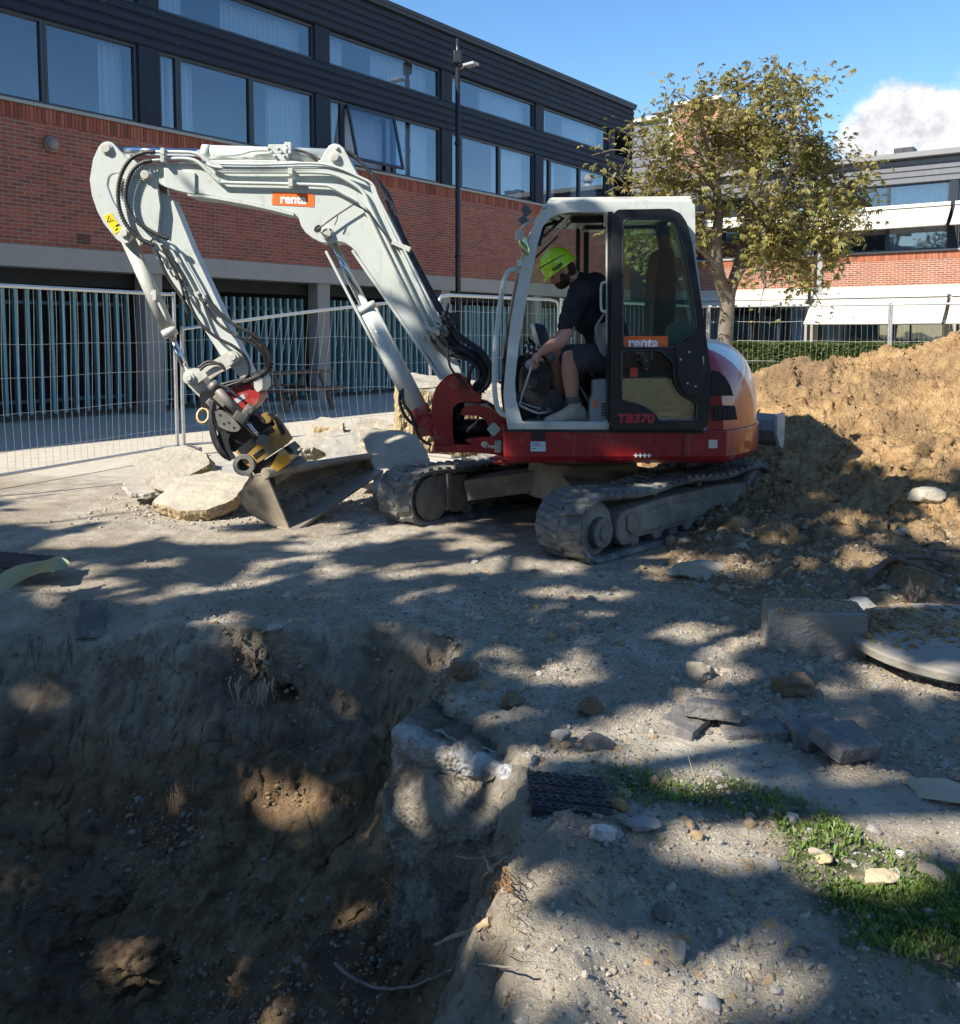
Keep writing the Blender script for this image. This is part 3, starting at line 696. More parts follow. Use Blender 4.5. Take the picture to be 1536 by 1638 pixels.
def build_ground():
    X, Y = np.meshgrid(xs, ys); p2 = np.stack([X, Y, np.zeros_like(X)], -1)
    wx = 0.17*fbm(p2*1.7+4, 5, gain=.6); wy = 0.17*fbm(p2*1.7+40, 5, gain=.6)
    d = -sdf(X+wx, Y+wy, PIT)                       # positive inside the pit
    Z = height(X, Y)
    dd = np.clip(d, 0, None)
    prof = 0.06*sstep(0, .04, dd)+0.30*sstep(0.0, .26, dd)+0.50*sstep(.05, .55, dd)+0.62*sstep(.3, 1.5, dd)+0.35*sstep(1.2, 2.6, dd)
    # ledges and slumps
    prof *= 1+0.22*fbm(p2*1.3+11, 3)
    # shelf at the left: the bank has slumped before the edge
    sh = sstep(-.35, 0.0, d)*sstep(-1.4, -2.2, X)*(Y < 8)
    Z = Z-prof-0.16*sh*sstep(8, 6, Y)
    Pn = np.stack([X, Y, Z], -1)
    dx = np.gradient(Pn, axis=1); dy = np.gradient(Pn, axis=0); n = np.cross(dx, dy); n /= np.linalg.norm(n, axis=-1, keepdims=True)+1e-9
    pm = sstep(-0.04, 0.05, d)
    disp = 0.11*fbm(Pn*2.3+7, 5)+0.034*fbm(Pn*6+1, 4, ridged=True)+0.020*fbm(Pn*15+5, 4)+0.016*fbm(Pn*34+15, 3)+0.008*fbm(Pn*75+5, 2)+0.022*fbm(Pn*np.array([2.5, 2.5, 16.]), 3)
    disp *= sstep(6.5, 5.5, Y)
    def scoop(x, yy, Yd, r, dep):
        c = np.array(P(x, yy, Yd)); q = (Pn-c)/np.array(r); return -dep*np.exp(-np.sum(q*q, -1))
    sc = scoop(400, 1085, 4.55, (.22, .25, .16), .16)+scoop(340, 1110, 4.5, (.14, .2, .10), .08)+scoop(690, 1190, 4.0, (.10, .2, .25), .12)+scoop(660, 1450, 3.6, (.12, .3, .12), .16)
    crack = scoop(728, 1010, 4.85, (.05, .25, .10), .14)
    Pn = Pn+n*((disp*pm)+(sc+crack)*sstep(-.1, .05, d))[..., None]
    hole = np.exp(-(((X-P(433, 1168, 4.3).x)/.055)**2+((Pn[..., 2]-P(433, 1168, 4.3).z)/.045)**2))*(d > .05)*(Y < 5.2)
    Pn[..., 1] += 0.30*hole
    ny, nx = X.shape; idx = np.arange(ny*nx).reshape(ny, nx)
    q = np.stack([idx[:-1, :-1], idx[:-1, 1:], idx[1:, 1:], idx[1:, :-1]], -1).reshape(-1, 4)
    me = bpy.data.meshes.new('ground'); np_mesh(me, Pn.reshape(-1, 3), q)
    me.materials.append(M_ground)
    def at(name, a):
        A = me.attributes.new(name, 'FLOAT', 'POINT'); A.data.foreach_set('value', np.clip(a, 0, 1).reshape(-1).astype(np.float32))
    nz = fbm(p2*2.2+31, 4)
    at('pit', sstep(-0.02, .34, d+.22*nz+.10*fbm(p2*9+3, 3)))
    at('tan', sstep(.25, -.15, sdf(X, Y, HEAPTOE)+.35*nz)*.75*(Y < 9))
    wall_d = X*ND.x+Y*ND.y
    pave = np.maximum(sstep(8.2, 9.2, Y+.7*nz+.25*X*(X < 0))*(X < 30), sstep(.06, -.05, sdf(X, Y, PATH)+.16*nz)*.55)
    at('pave', pave)
    at('green', np.maximum(sstep(.08, -.06, sdf(X, Y, GRASS)+.1*nz), sstep(.4, -.6, Y)))
    o = bpy.data.objects.new('ground', me); COL.objects.link(o); o['kind'] = 'structure'
    return o, X, Y, Pn, d
def np_mesh(me, v, q, smooth=True):
    v = np.asarray(v, np.float32); q = np.asarray(q, np.int32); k = q.shape[1]
    me.vertices.add(len(v)); me.vertices.foreach_set('co', v.ravel())
    me.loops.add(q.size); me.loops.foreach_set('vertex_index', q.ravel())
    me.polygons.add(len(q)); me.polygons.foreach_set('loop_start', np.arange(0, q.size, k, dtype=np.int32))
    me.polygons.foreach_set('loop_total', np.full(len(q), k, np.int32))
    me.polygons.foreach_set('use_smooth', np.full(len(q), smooth)); me.update(calc_edges=True); me.validate()
GROUND, GX, GY, GP, GD = build_ground()
_gx, _gy = xs, ys
def gz(x, y):
    """final ground height (with the pit) by grid lookup"""
    i = np.clip(np.searchsorted(_gx, x)-1, 0, len(_gx)-2); j = np.clip(np.searchsorted(_gy, y)-1, 0, len(_gy)-2)
    fx = np.clip((x-_gx[i])/(_gx[i+1]-_gx[i]), 0, 1); fy = np.clip((y-_gy[j])/(_gy[j+1]-_gy[j]), 0, 1); Z = GP[..., 2]
    return (Z[j, i]*(1-fx)+Z[j, i+1]*fx)*(1-fy)+(Z[j+1, i]*(1-fx)+Z[j+1, i+1]*fx)*fy

# ------------------------------------------------------------ soil heap
def rbf_fit(pts):
    A = np.array(pts, float); n = len(A); xy = A[:, :2]
    def k(r): return r
    D = np.linalg.norm(xy[:, None]-xy[None], axis=-1); M = np.zeros((n+3, n+3)); M[:n, :n] = k(D)-1e-3*np.eye(n); M[:n, n] = 1; M[:n, n+1:] = xy; M[n, :n] = 1; M[n+1:, :n] = xy.T
    w = np.linalg.solve(M, np.concatenate([A[:, 2], [0, 0, 0]]))
    def f(X, Y):
        r = w[n]+w[n+1]*X+w[n+2]*Y
        for i in range(n): r = r+w[i]*k(np.hypot(X-xy[i, 0], Y-xy[i, 1]))
        return r
    return f
_hp = [(1205, 612, 9.7), (1250, 595, 9.8), (1290, 590, 9.9), (1345, 597, 9.7), (1400, 582, 9.8), (1445, 574, 9.8), (1500, 556, 9.6), (1540, 554, 9.5), (1700, 545, 9.3), (1900, 560, 9.0),
       (1345, 715, 8.5), (1270, 650, 9.1), (1536, 690, 8.3), (1450, 640, 8.9), (1300, 790, 7.4), (1450, 800, 7.0), (1536, 780, 7.1), (1700, 760, 7.2), (1225, 705, 8.6), (1230, 830, 7.0)]
_hpts = [tuple(P(*a)) for a in _hp]
_hpts += [tuple(G(x, y, z)) for x, y, z in ((1060, 915, -.03), (1120, 950, -.03), (1150, 870, .06), (1175, 830, .12), (1190, 1000, -.03), (1300, 975, .0), (1400, 960, .03), (1536, 940, .06), (1700, 930, .05), (1090, 870, .0), (1536, 1010, -.05), (1300, 1040, -.07))]
_hpts += [(2.25, 7.3, .10), (1.95, 7.0, 0.04), (1.4, 8.5, -.05), (1.6, 10, -.1), (2.4, 11.3, .3), (4.5, 11.8, .5), (7, 11.5, .6), (1.4, 12, -.3), (3, 13.4, -.3), (6, 13.6, -.3), (9, 12, -.1), (9, 8, .2), (8, 5.5, -.1), (.6, 9.5, -.3), (6, 4.6, -.15), (3.5, 4.6, -.12), (2.0, 4.9, -.12), (.9, 5.7, -.10), (.9, 6.6, -.12), (1.2, 7.6, -.1)]
_hf = rbf_fit(_hpts)
hxs = np.arange(.7, 8.6, .02); hys = np.array(list(np.arange(4.6, 8.4, .02))+list(np.arange(8.4, 13.4, .03)))
def heap_grid():
    X, Y = np.meshgrid(hxs, hys); Z = _hf(X, Y); p2 = np.stack([X, Y, np.zeros_like(X)], -1)
    up = sstep(-.1, .12, Z)
    Z = Z+up*(.10*fbm(p2*1.6+2, 4, ridged=True)+.075*fbm(p2*4.0+8, 4))
    P3 = np.stack([X, Y, Z], -1); dx = np.gradient(P3, axis=1); dy = np.gradient(P3, axis=0); n = np.cross(dx, dy); n /= np.linalg.norm(n, axis=-1, keepdims=True)
    cl = fbm(P3*11+3, 3); cl2 = fbm(P3*24+13, 3)
    disp = .075*np.abs(cl)*1.6+.032*cl2+.11*np.clip(fbm(P3*5+50, 3), 0, 1)
    P3 = P3+n*(disp*up)[..., None]
    return X, Y, P3
HX, HY, HP = heap_grid()
def build_heap():
    ny, nx = HX.shape; idx = np.arange(ny*nx).reshape(ny, nx)
    q = np.stack([idx[:-1, :-1], idx[:-1, 1:], idx[1:, 1:], idx[1:, :-1]], -1).reshape(-1, 4)
    keep = (HP[..., 2].reshape(-1)[q].max(1) > -.08); q = q[keep]
    base = np.array([3.5, 8.0, 0.0]); V = HP.reshape(-1, 3)-base
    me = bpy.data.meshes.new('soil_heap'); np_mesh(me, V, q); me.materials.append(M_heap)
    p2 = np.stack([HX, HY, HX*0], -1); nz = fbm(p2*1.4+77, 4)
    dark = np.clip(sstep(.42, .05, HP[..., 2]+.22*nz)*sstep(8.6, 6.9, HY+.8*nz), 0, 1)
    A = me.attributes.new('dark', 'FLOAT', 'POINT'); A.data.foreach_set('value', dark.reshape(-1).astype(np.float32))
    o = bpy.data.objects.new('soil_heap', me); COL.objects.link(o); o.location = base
    tag(o, 'large heap of crumbly yellow brown excavated soil right of the excavator', 'soil heap')
    return o
HEAP = build_heap()
def hz(x, y):
    i = np.clip(np.searchsorted(hxs, x)-1, 0, len(hxs)-2); j = np.clip(np.searchsorted(hys, y)-1, 0, len(hys)-2)
    z = HP[j, i, 2]; return np.where((x > hxs[0]) & (x < hxs[-1]) & (y > hys[0]) & (y < hys[-1]), z, -9)
def top_z(x, y):
    x = np.asarray(x, float); y = np.asarray(y, float); return np.maximum(gz(x, y), hz(x, y))
def tz(x, y): return float(top_z(np.array([x]), np.array([y]))[0])
def on_ground(px, py):
    """point of the modelled ground seen at a pixel (marches the ray)"""
    d = ray(px, py); t = np.linspace(1.5, 30, 3000); X = d.x*t/d.y; Y = t; Z = EYE+d.z*t/d.y
    h = top_z(X, Y); k = np.argmax(Z < h); return Vector((X[k], Y[k], h[k]))

# ------------------------------------------------------------ stones, gravel, clods
def ico(sub=1):
    bm = bmesh.new(); bmesh.ops.create_icosphere(bm, subdivisions=sub, radius=1.0)
    v = np.array([x.co[:] for x in bm.verts]); f = np.array([[y.index for y in x.verts] for x in bm.faces]); bm.free(); return v, f
_ic = {s: ico(s) for s in (1, 2, 3, 4, 5)}
def rockshape(sub, seed, rough=0.35, flat=0.75, ang=True):
    v, f = _ic[sub]; r = np.random.default_rng(seed); q = v.copy()
    d = 1+rough*fbm(v*1.3+seed*3.7, 3)+rough*.4*fbm(v*3.4+seed, 2)
    q = q*d[:, None]
    if ang:       # chop by a few planes for broken faces
        for _ in range(7):
            n = r.normal(size=3); n /= np.linalg.norm(n); h = r.uniform(.55, .85); s = q@n; q = q-np.clip(s-h, 0, None)[:, None]*n
    return q*np.array([1, r.uniform(.65, 1), flat*r.uniform(.7, 1.1)])
def rotm(r, n):
    a = r.uniform(0, 2*np.pi, n); b = r.normal(0, .5, n); c = np.cos(a); s = np.sin(a); cb = np.cos(b); sb = np.sin(b); M = np.zeros((n, 3, 3))
    M[:, 0, 0] = c; M[:, 0, 1] = -s*cb; M[:, 0, 2] = s*sb; M[:, 1, 0] = s; M[:, 1, 1] = c*cb; M[:, 1, 2] = -c*sb; M[:, 2, 1] = sb; M[:, 2, 2] = cb; return M
def scatter(name, mats, pts, size, sub=1, nvar=8, seed=1, sink=.3, flat=.75, rough=.35, parent=None, ang=True, smooth=False):
    r = np.random.default_rng(seed); N = len(pts); V = []; Fc = []; MI = []; o = 0; var = r.integers(0, nvar, N); off = np.array(world_loc(parent)) if parent else 0
    for k in range(nvar):
        ii = np.where(var == k)[0]
        if not len(ii): continue
        sh = rockshape(sub, seed*31+k, rough, flat, ang); f = _ic[sub][1]; M = rotm(r, len(ii))
        v = np.einsum('nij,vj->nvi', M, sh)*size[ii][:, None, None]+pts[ii][:, None, :]; v[..., 2] += (size[ii]*(.5-sink))[:, None]
        nv = len(sh); V.append(v.reshape(-1, 3)); Fc.append((f[None]+np.arange(len(ii))[:, None, None]*nv+o).reshape(-1, 3)); MI.append(np.repeat(r.integers(0, len(mats), len(ii)), len(f))); o += nv*len(ii)
    me = bpy.data.meshes.new(name); np_mesh(me, np.concatenate(V)-off, np.concatenate(Fc), smooth)
    for m in mats: me.materials.append(m)
    mi = np.concatenate(MI)
    if len(mi) == len(me.polygons): me.polygons.foreach_set('material_index', mi.astype(np.int32))
    ob = bpy.data.objects.new(name, me); COL.objects.link(ob)
    if parent: ob.parent = parent
    return ob
def stone_mat(name, c, d=None): return mat(name, c, 0.85, var=0.3, vscale=14, bump=0.006, bscale=60, dirt=d or (0.33, 0.29, 0.23), dirt_amt=.35, dirt_scale=12)
M_st = [stone_mat('stone_pale', (0.36, 0.33, 0.28)), stone_mat('stone_grey', (0.26, 0.25, 0.235)), stone_mat('stone_dark', (0.13, 0.125, 0.12)), stone_mat('stone_tan', (0.38, 0.27, 0.17))]
M_clod = mat('clod_tan', (0.36, 0.24, 0.115), 0.95, var=.3, vscale=20, bump=.012, bscale=45)
M_clodd = mat('clod_dark', (0.19, 0.135, 0.08), 0.95, var=.35, vscale=20, bump=.012, bscale=45)
M_clodp = mat('clod_pit', (0.32, 0.215, 0.12), 0.95, var=.3, vscale=20, bump=.012, bscale=45)
M_clodb = mat('clod_brown', (0.31, 0.225, 0.135), 0.95, var=.3, vscale=20, bump=.012, bscale=45)
M_clodg = mat('clod_grey', (0.33, 0.285, 0.22), 0.95, var=.3, vscale=20, bump=.010, bscale=50)
def lowpts(n, x0, x1, y0, y1, seed, f=None):
    r = np.random.default_rng(seed); X = r.uniform(x0, x1, n); Y = r.uniform(y0, y1, n)
    if f is not None:
        w = f(X, Y); k = r.uniform(0, 1, n) < w; X, Y = X[k], Y[k]
    return np.stack([X, Y, top_z(X, Y)], -1)
def notpit(X, Y): return (sdf(X, Y, PIT) > .03).astype(float)
def gravel():
    r = np.random.default_rng(11)
    def w(X, Y):
        n = fbm(np.stack([X, Y, X*0], -1)*1.6+5, 3)
        return notpit(X, Y)*(.35+.65*sstep(-.2, .3, n))*sstep(6.8, 5.2, Y)*(1-.55*sstep(.03, -.05, sdf(X, Y, PATH)))*np.where(X < -.1, .35, 1)
    p = lowpts(150000, -1.6, 3.3, 1.8, 6.4, 12, w); s = np.clip(r.lognormal(-5.65, .55, len(p)), .0016, .02)
    o = scatter('gravel', [M_st[0], M_st[1], M_st[1], M_clodg, M_st[2]], p, s, 1, 8, 21); tag(o, 'grey crushed gravel strewn over the trampled ground', 'gravel', kind='stuff')
    # coarser stones one can tell apart only by the dozen
    p = lowpts(2600, -1.6, 3.4, 2.0, 6.6, 14, w); s = np.clip(r.lognormal(-4.15, .42, len(p)), .009, .05)
    o = scatter('small_stones', [M_st[0], M_st[1], M_clodg, M_clodg, M_clodb, M_clodb], p, s, 2, 12, 23, rough=.6, sink=.45); tag(o, 'scattered small stones and dirt lumps between the pit and the heap', 'stones', kind='stuff')
    def wc(X, Y):
        n = fbm(np.stack([X, Y, X*0], -1)*2.2+15, 4)
        return (sdf(X, Y, PIT) > -.25)*(.10+.9*sstep(-.1, .35, n))*sstep(6.6, 4.6, Y)*(1-.7*sstep(.03, -.05, sdf(X, Y, PATH)))
    p = lowpts(46000, -2.6, 3.2, 1.8, 6.4, 19, wc); s = np.clip(r.lognormal(-4.95, .5, len(p)), .003, .034)
    o = scatter('dirt_crumbs', [M_ground, M_ground, M_clodb], p, s, 1, 20, 25, rough=1.0, sink=.55); tag(o, 'dusty grey brown dirt crumbs covering the ground round the pit', 'dirt crumbs', kind='stuff')
    # clods of the heap: crumbs all over the slope
    def wh(X, Y): return (hz(X, Y) > gz(X, Y)+.0).astype(float)*(.35+.65*sstep(-.3, .3, fbm(np.stack([X, Y, X*0], -1)*1.1+9, 3)))
    p = lowpts(26000, .8, 7.5, 4.9, 10.6, 15, wh); s = np.clip(r.lognormal(-4.3, .55, len(p)), .005, .085)
    dk = (p[:, 2]+.2*fbm(p*1.4+77, 3) < .2) & (p[:, 1] < 7.6)
    o = scatter('clods', [M_heap], p[~dk], s[~dk]*.8, 2, 16, 31, parent=HEAP, rough=1.0, flat=.9, ang=True, smooth=False, sink=.55); o['kind'] = 'stuff'
    o = scatter('dark_clods', [M_clodd, M_clodb, M_clodd, M_clodb, M_clodg], p[dk], s[dk]*.95, 2, 16, 33, parent=HEAP, rough=1.0, flat=.9, ang=True, smooth=False, sink=.55); o['kind'] = 'stuff'
    # crumbs along the pit walls
    def wp(X, Y): return sstep(.03, -.02, sdf(X, Y, PIT))*.8
    p = lowpts(40000, -3.2, .3, 1.9, 5.3, 17, wp); s = np.clip(r.lognormal(-5.2, .6, len(p)), .002, .026)
    o = scatter('pit_crumbs', [M_clodp, M_clodp, M_clodd, M_clodp, M_clodb, M_st[1]], p, s, 1, 20, 35, rough=1.0, sink=.6); tag(o, 'dark soil crumbs clinging to the wall of the pit', 'soil crumbs', kind='stuff')
gravel()
# ================================================================ TREES, HEDGE, GRASS
def leaf_mat(name, cols, trans=(0.25, 0.3, 0.08), rough=.5):
    m = newmat(name); t = NT(m); o = t.n('ShaderNodeOutputMaterial'); b = t.n('ShaderNodeBsdfPrincipled')
    g = t.n('ShaderNodeNewGeometry'); rr = t.n('ShaderNodeValToRGB'); cr = rr.color_ramp; cr.interpolation = 'LINEAR'
    while len(cr.elements) < len(cols): cr.elements.new(0.5)
    for i, c in enumerate(cols): cr.elements[i].position = i/(len(cols)-1); cr.elements[i].color = (*c, 1)
    t.l(g.outputs['Random Per Island'], rr.inputs[0])
    tc = t.n('ShaderNodeTexCoord').outputs['Object']; c = t.mix(t.ramp(t.noise(tc, 1.2, 3), .35, .65, 0, .35), rr.outputs[0], cols[0])
    t.l(c, b.inputs['Base Color']); b.inputs['Roughness'].default_value = rough; b.inputs['Specular IOR Level'].default_value = .4
    tl = t.n('ShaderNodeBsdfTranslucent'); t.l(t.mix(0.5, c, trans), tl.inputs[0]); mx = t.n('ShaderNodeMixShader'); mx.inputs[0].default_value = .3
    t.l(b.outputs[0], mx.inputs[1]); t.l(tl.outputs[0], mx.inputs[2]); t.l(mx.outputs[0], o.inputs[0]); return m
M_bark = mat('bark', (0.16, 0.13, 0.095), .9, var=.4, vscale=9, bump=.02, bscale=22, dirt=(.32, .3, .25), dirt_amt=.3, dirt_scale=5)
M_leaf = leaf_mat('chestnut_leaf', [(0.12, 0.14, 0.04), (0.21, 0.22, 0.06), (0.34, 0.29, 0.08), (0.37, 0.25, 0.09), (0.25, 0.25, 0.07)], (0.5, 0.42, 0.12))
M_leafd = leaf_mat('shade_leaf', [(0.05, 0.08, 0.02), (0.08, 0.11, 0.03)])
M_hedge = leaf_mat('hedge_leaf', [(0.05, 0.085, 0.02), (0.09, 0.13, 0.03), (0.14, 0.18, 0.05)])
def branch(mb, p0, d, L, r0, depth, tips, r, bend=.25, up=.12, n=7):
    pts = [Vector(p0)]; rad = [r0]; dd = Vector(d).normalized()
    k = max(4, int(L/.16))
    for i in range(k):
        dd = (dd+Vector((r.gauss(0, bend), r.gauss(0, bend), r.gauss(0, bend)+up))*.35).normalized()
        pts.append(pts[-1]+dd*(L/k)); rad.append(r0*(1-.62*(i+1)/k))
    mb.tube(pts, r0, n=n, rad=rad, cap=False)
    if depth <= 0 or depth == 1: tips += [(p, dd.copy(), L) for p in pts[len(pts)//3:]]
    return pts, rad, dd
def grow_tree(mb, base, limbs, seed, sub=(3, 3), lens=(1.5, .8), spread=.75):
    r = random.Random(seed); tips = []
    def rec(p0, d, L, r0, depth):
        pts, rad, dd = branch(mb, p0, d, L, r0, depth, tips, r, n=9 if depth > 1 else 5)
        if depth > 0:
            m = sub[min(depth, len(sub))-1]+(1 if depth > 1 else 0)
            for i in range(m+1):
                k = min(len(pts)-1, int(len(pts)*(.35+.65*i/m)))
                q = (dd+Vector((r.gauss(0, spread), r.gauss(0, spread), r.gauss(.15, spread*.6)))).normalized()
                rec(pts[k], q, L*r.uniform(.5, .72), max(.006, rad[k]*.72), depth-1)
    for (p, d, L, r0, dep) in limbs: rec(p, d, L, r0, dep)
    return tips
def leaves_mesh(name, cen, size, seed, mat_, parent, droop=.5, star=5, w=.30):
    """leaf fans: 'star' narrow leaflets drooping from one point (one island = one leaflet)"""
    r = np.random.default_rng(seed); N = len(cen); off = np.array(world_loc(parent))
    az = r.uniform(0, 2*np.pi, N); V = []; F_ = []; o = 0
    nrm = r.normal(size=(N, 3))*.55+np.array([0, 0, 1.0]); nrm /= np.linalg.norm(nrm, axis=1)[:, None]
    a = np.cross(nrm, np.stack([np.cos(az), np.sin(az), np.zeros(N)], 1)); a /= np.linalg.norm(a, axis=1)[:, None]; b = np.cross(nrm, a)
    for k in range(star):
        th = (k-(star-1)/2)*(2.4/star)*1.0+r.normal(0, .1, N); dr = a*np.cos(th)[:, None]+b*np.sin(th)[:, None]; sd = np.cross(nrm, dr)
        s = size*r.uniform(.7, 1.1, N)
        p0 = cen; p1 = cen+dr*(s*.5)[:, None]; p2 = cen+dr*s[:, None]-np.array([0, 0, 1])*(s*droop)[:, None]
        wv = sd*(s*w*.5)[:, None]
        v = np.stack([p0, p1+wv, p2, p1-wv], 1).reshape(-1, 3); V.append(v); F_.append(np.arange(N*4).reshape(-1, 4)+o); o += N*4
    me = bpy.data.meshes.new(name); np_mesh(me, np.concatenate(V)-off, np.concatenate(F_), False); me.materials.append(mat_)
    ob = bpy.data.objects.new(name, me); COL.objects.link(ob); ob.parent = parent; return ob
def crown_pts(tips, per, rad, seed, hole=None):
    r = np.random.default_rng(seed); P_ = np.array([t[0][:] for t in tips]); c = np.repeat(P_, per, 0)+r.normal(0, rad, (len(P_)*per, 3))
    return c
def chestnut():
    Yt = 17.0; base = G(1160, 640, 0); base = Vector((P(1160, 640, Yt).x, Yt, 0.0))
    rt = root('chestnut_tree', base, 'young tree with browning leaves growing behind the excavator cab', 'tree')
    mb = MB(); q = lambda x, y, dy=0: P(x, y, Yt+dy)
    mb.tube(catmull([q(1156, 680), q(1158, 600), q(1160, 540), q(1163, 500), q(1166, 468)], 4), .2, n=14, rad=[.20, .18, .165, .155, .15, .145, .14, .14, .135, .135, .13, .13, .13, .13, .125, .125, .125], cap=False)
    lim = []
    def limb(pts, r0, r1):
        pp = catmull(pts, 5); mb.tube(pp, r0, n=10, rad=[r0+(r1-r0)*i/(len(pp)-1) for i in range(len(pp))], cap=False); return pp
    A = limb([q(1162, 478), q(1150, 440, -.1), q(1146, 390, -.2), q(1150, 330, -.2), q(1140, 270, -.2), q(1132, 220, 0)], .13, .05)
    B = limb([q(1166, 470), q(1180, 430, .1), q(1195, 370, .3), q(1205, 300, .3), q(1215, 230, .2), q(1230, 180, .1)], .12, .045)
    C = limb([q(1172, 455), q(1200, 400, .2), q(1225, 350, -.3), q(1255, 290, -.5), q(1275, 240, -.4), q(1290, 195, -.3)], .10, .04)
    r = random.Random(5); tips = []
    ends = [(A, [(1000, 300), (1010, 240), (1060, 180), (1120, 160), (985, 360), (1040, 330), (1090, 250), (1050, 400)]),
            (B, [(1180, 130), (1235, 150), (1150, 230), (1210, 330), (1250, 210), (1200, 190)]),
            (C, [(1290, 150), (1300, 250), (1340, 300), (1385, 330), (1280, 380), (1310, 350), (1270, 430), (1350, 370), (1260, 330), (1240, 400), (1300, 465), (1265, 450), (1335, 425), (1225, 460)])]
    for L, tg in ends:
        for i, (x, y) in enumerate(tg):
            k = r.randint(int(len(L)*.3), len(L)-1) if y > 220 else r.randint(int(len(L)*.6), len(L)-1)
            if y > 340: k = r.randint(int(len(L)*.2), int(len(L)*.5))
            e = q(x, y, r.uniform(-1.4, 1.4)); s = L[k]; mid = (s+e)/2+Vector((r.gauss(0, .12), r.gauss(0, .12), .18))
            pp = catmull([s, mid, e], 7); mb.tube(pp, .04, n=6, rad=[.045-.034*j/(len(pp)-1) for j in range(len(pp))], cap=False)
            for j in range(4, len(pp)):
                tips.append((pp[j], None, 1))
                for _ in range(2):
                    d = Vector((r.gauss(0, 1), r.gauss(0, 1), r.gauss(.1, .6))).normalized(); ln = r.uniform(.3, .7); b0 = pp[j]; b1 = b0+d*ln*.5+Vector((0, 0, .05)); b2 = b0+d*ln
                    mb.tube([b0, b1, b2], .012, n=4, rad=[.014, .01, .006], cap=False); tips += [(b1, None, 1), (b2, None, 1), (b2+d*.12, None, 1)]
    mb.build('trunk', M_bark, rt, fix=False)
    c = crown_pts(tips, 8, .14, 3); n = fbm(c*1.5+3, 3); keep = n > -.06; c = c[keep]; rr = np.random.default_rng(2)
    leaves_mesh('crown', c, rr.uniform(.06, .12, len(c)), 4, M_leaf, rt, droop=.45, w=.34)
chestnut()
def sun_hit(p):
    """where the sun ray through a point meets z = 0"""
    p = np.asarray(p, float); return p[..., :2]-np.array([SUN.x, SUN.y])*(p[..., 2:3]/SUN.z)
_holes = [(*sun_hit(np.array(p[:])), r) for p, r in (
    (G(850, 1215), .10), (P(800, 1300, 3.1), .24), (P(690, 1270, 3.3), .17), (G(860, 1490, .05), .16), (G(840, 1590, .05), .10), (G(1250, 1290), .16), (G(1350, 1300), .24), (G(1480, 1310), .28), (G(1600, 1340), .3), (G(1190, 1330), .13),
    (G(1060, 1240), .10), (G(980, 1350), .08), (G(1120, 1340), .12), (G(1330, 1400), .15), (G(1420, 1420), .14), (G(980, 1460), .10), (G(1100, 1480), .07), (G(1180, 1540), .13), (G(1040, 1590), .14), (G(1300, 1560), .12), (G(1000, 1540), .06),
    (P(440, 1022, 4.75), .05), (P(500, 1090, 4.5), .06), (P(510, 1190, 4.1), .07), (P(590, 1270, 3.9), .06), (P(470, 1270, 3.9), .08), (P(350, 1210, 4.1), .07), (P(440, 1410, 3.5), .09), (P(120, 1440, 3.4), .08), (P(185, 1510, 3.2), .09), (P(230, 1570, 3.1), .09), (P(590, 1590, 3.0), .08), (P(680, 1600, 3.0), .06),
    (G(930, 1050), .16), (G(1340, 1010), .10), (G(700, 950), .12), (G(1090, 1020), .12), (G(1460, 1090), .20), (G(1370, 1120), .10), (G(760, 870), .22), (G(520, 880), .2), (G(330, 860), .25), (G(180, 860), .3), (G(60, 830), .35), (G(560, 800), .2), (G(830, 910), .14), (G(430, 930), .1), (G(200, 940), .08), (G(1150, 1220), .08), (G(1230, 1180), .07), (G(1000, 1120), .08))]
def shade_mask(p):  # crown gaps carved along the sun to put light patches at chosen spots
    g = sun_hit(p); gx, gy = g[:, 0], g[:, 1]; q = np.stack([gx, gy, gx*0], 1)
    yb = np.interp(gx, [-8, -5, -4, -3, -2, -1, 0, 1, 2, 3, 4, 5, 7], [9.4, 9.0, 8.2, 7.35, 7.3, 7.85, 8.45, 8.65, 8.65, 8.3, 7.6, 7.1, 6.6])
    n = fbm(q*1.9+3, 3, gain=.45); edge = sstep(1.3, 0.0, yb-gy)
    body = sstep(-.2, .4, gx)*sstep(3.6, 3.0, gx)*sstep(6.5, 7.0, gy)        # the machine itself stands in closed shade
    pit = sstep(-.1, -.5, gx)*sstep(4.9, 4.4, gy)
    lim = .07*(1-pit)*(1-body)+.36*pit+.34*body-.10*edge
    keep = (gy < yb+.5*fbm(q*1.1+30, 3)) & (n < lim)
    for hx, hy, r in _holes:
        wob = 1+.5*fbm(q*5+7, 2); keep &= ((gx-hx)**2+(gy-hy)**2) > ((r*1.25+.045*(hx < -.1)*(hy < 4.6))*wob)**2
    return keep
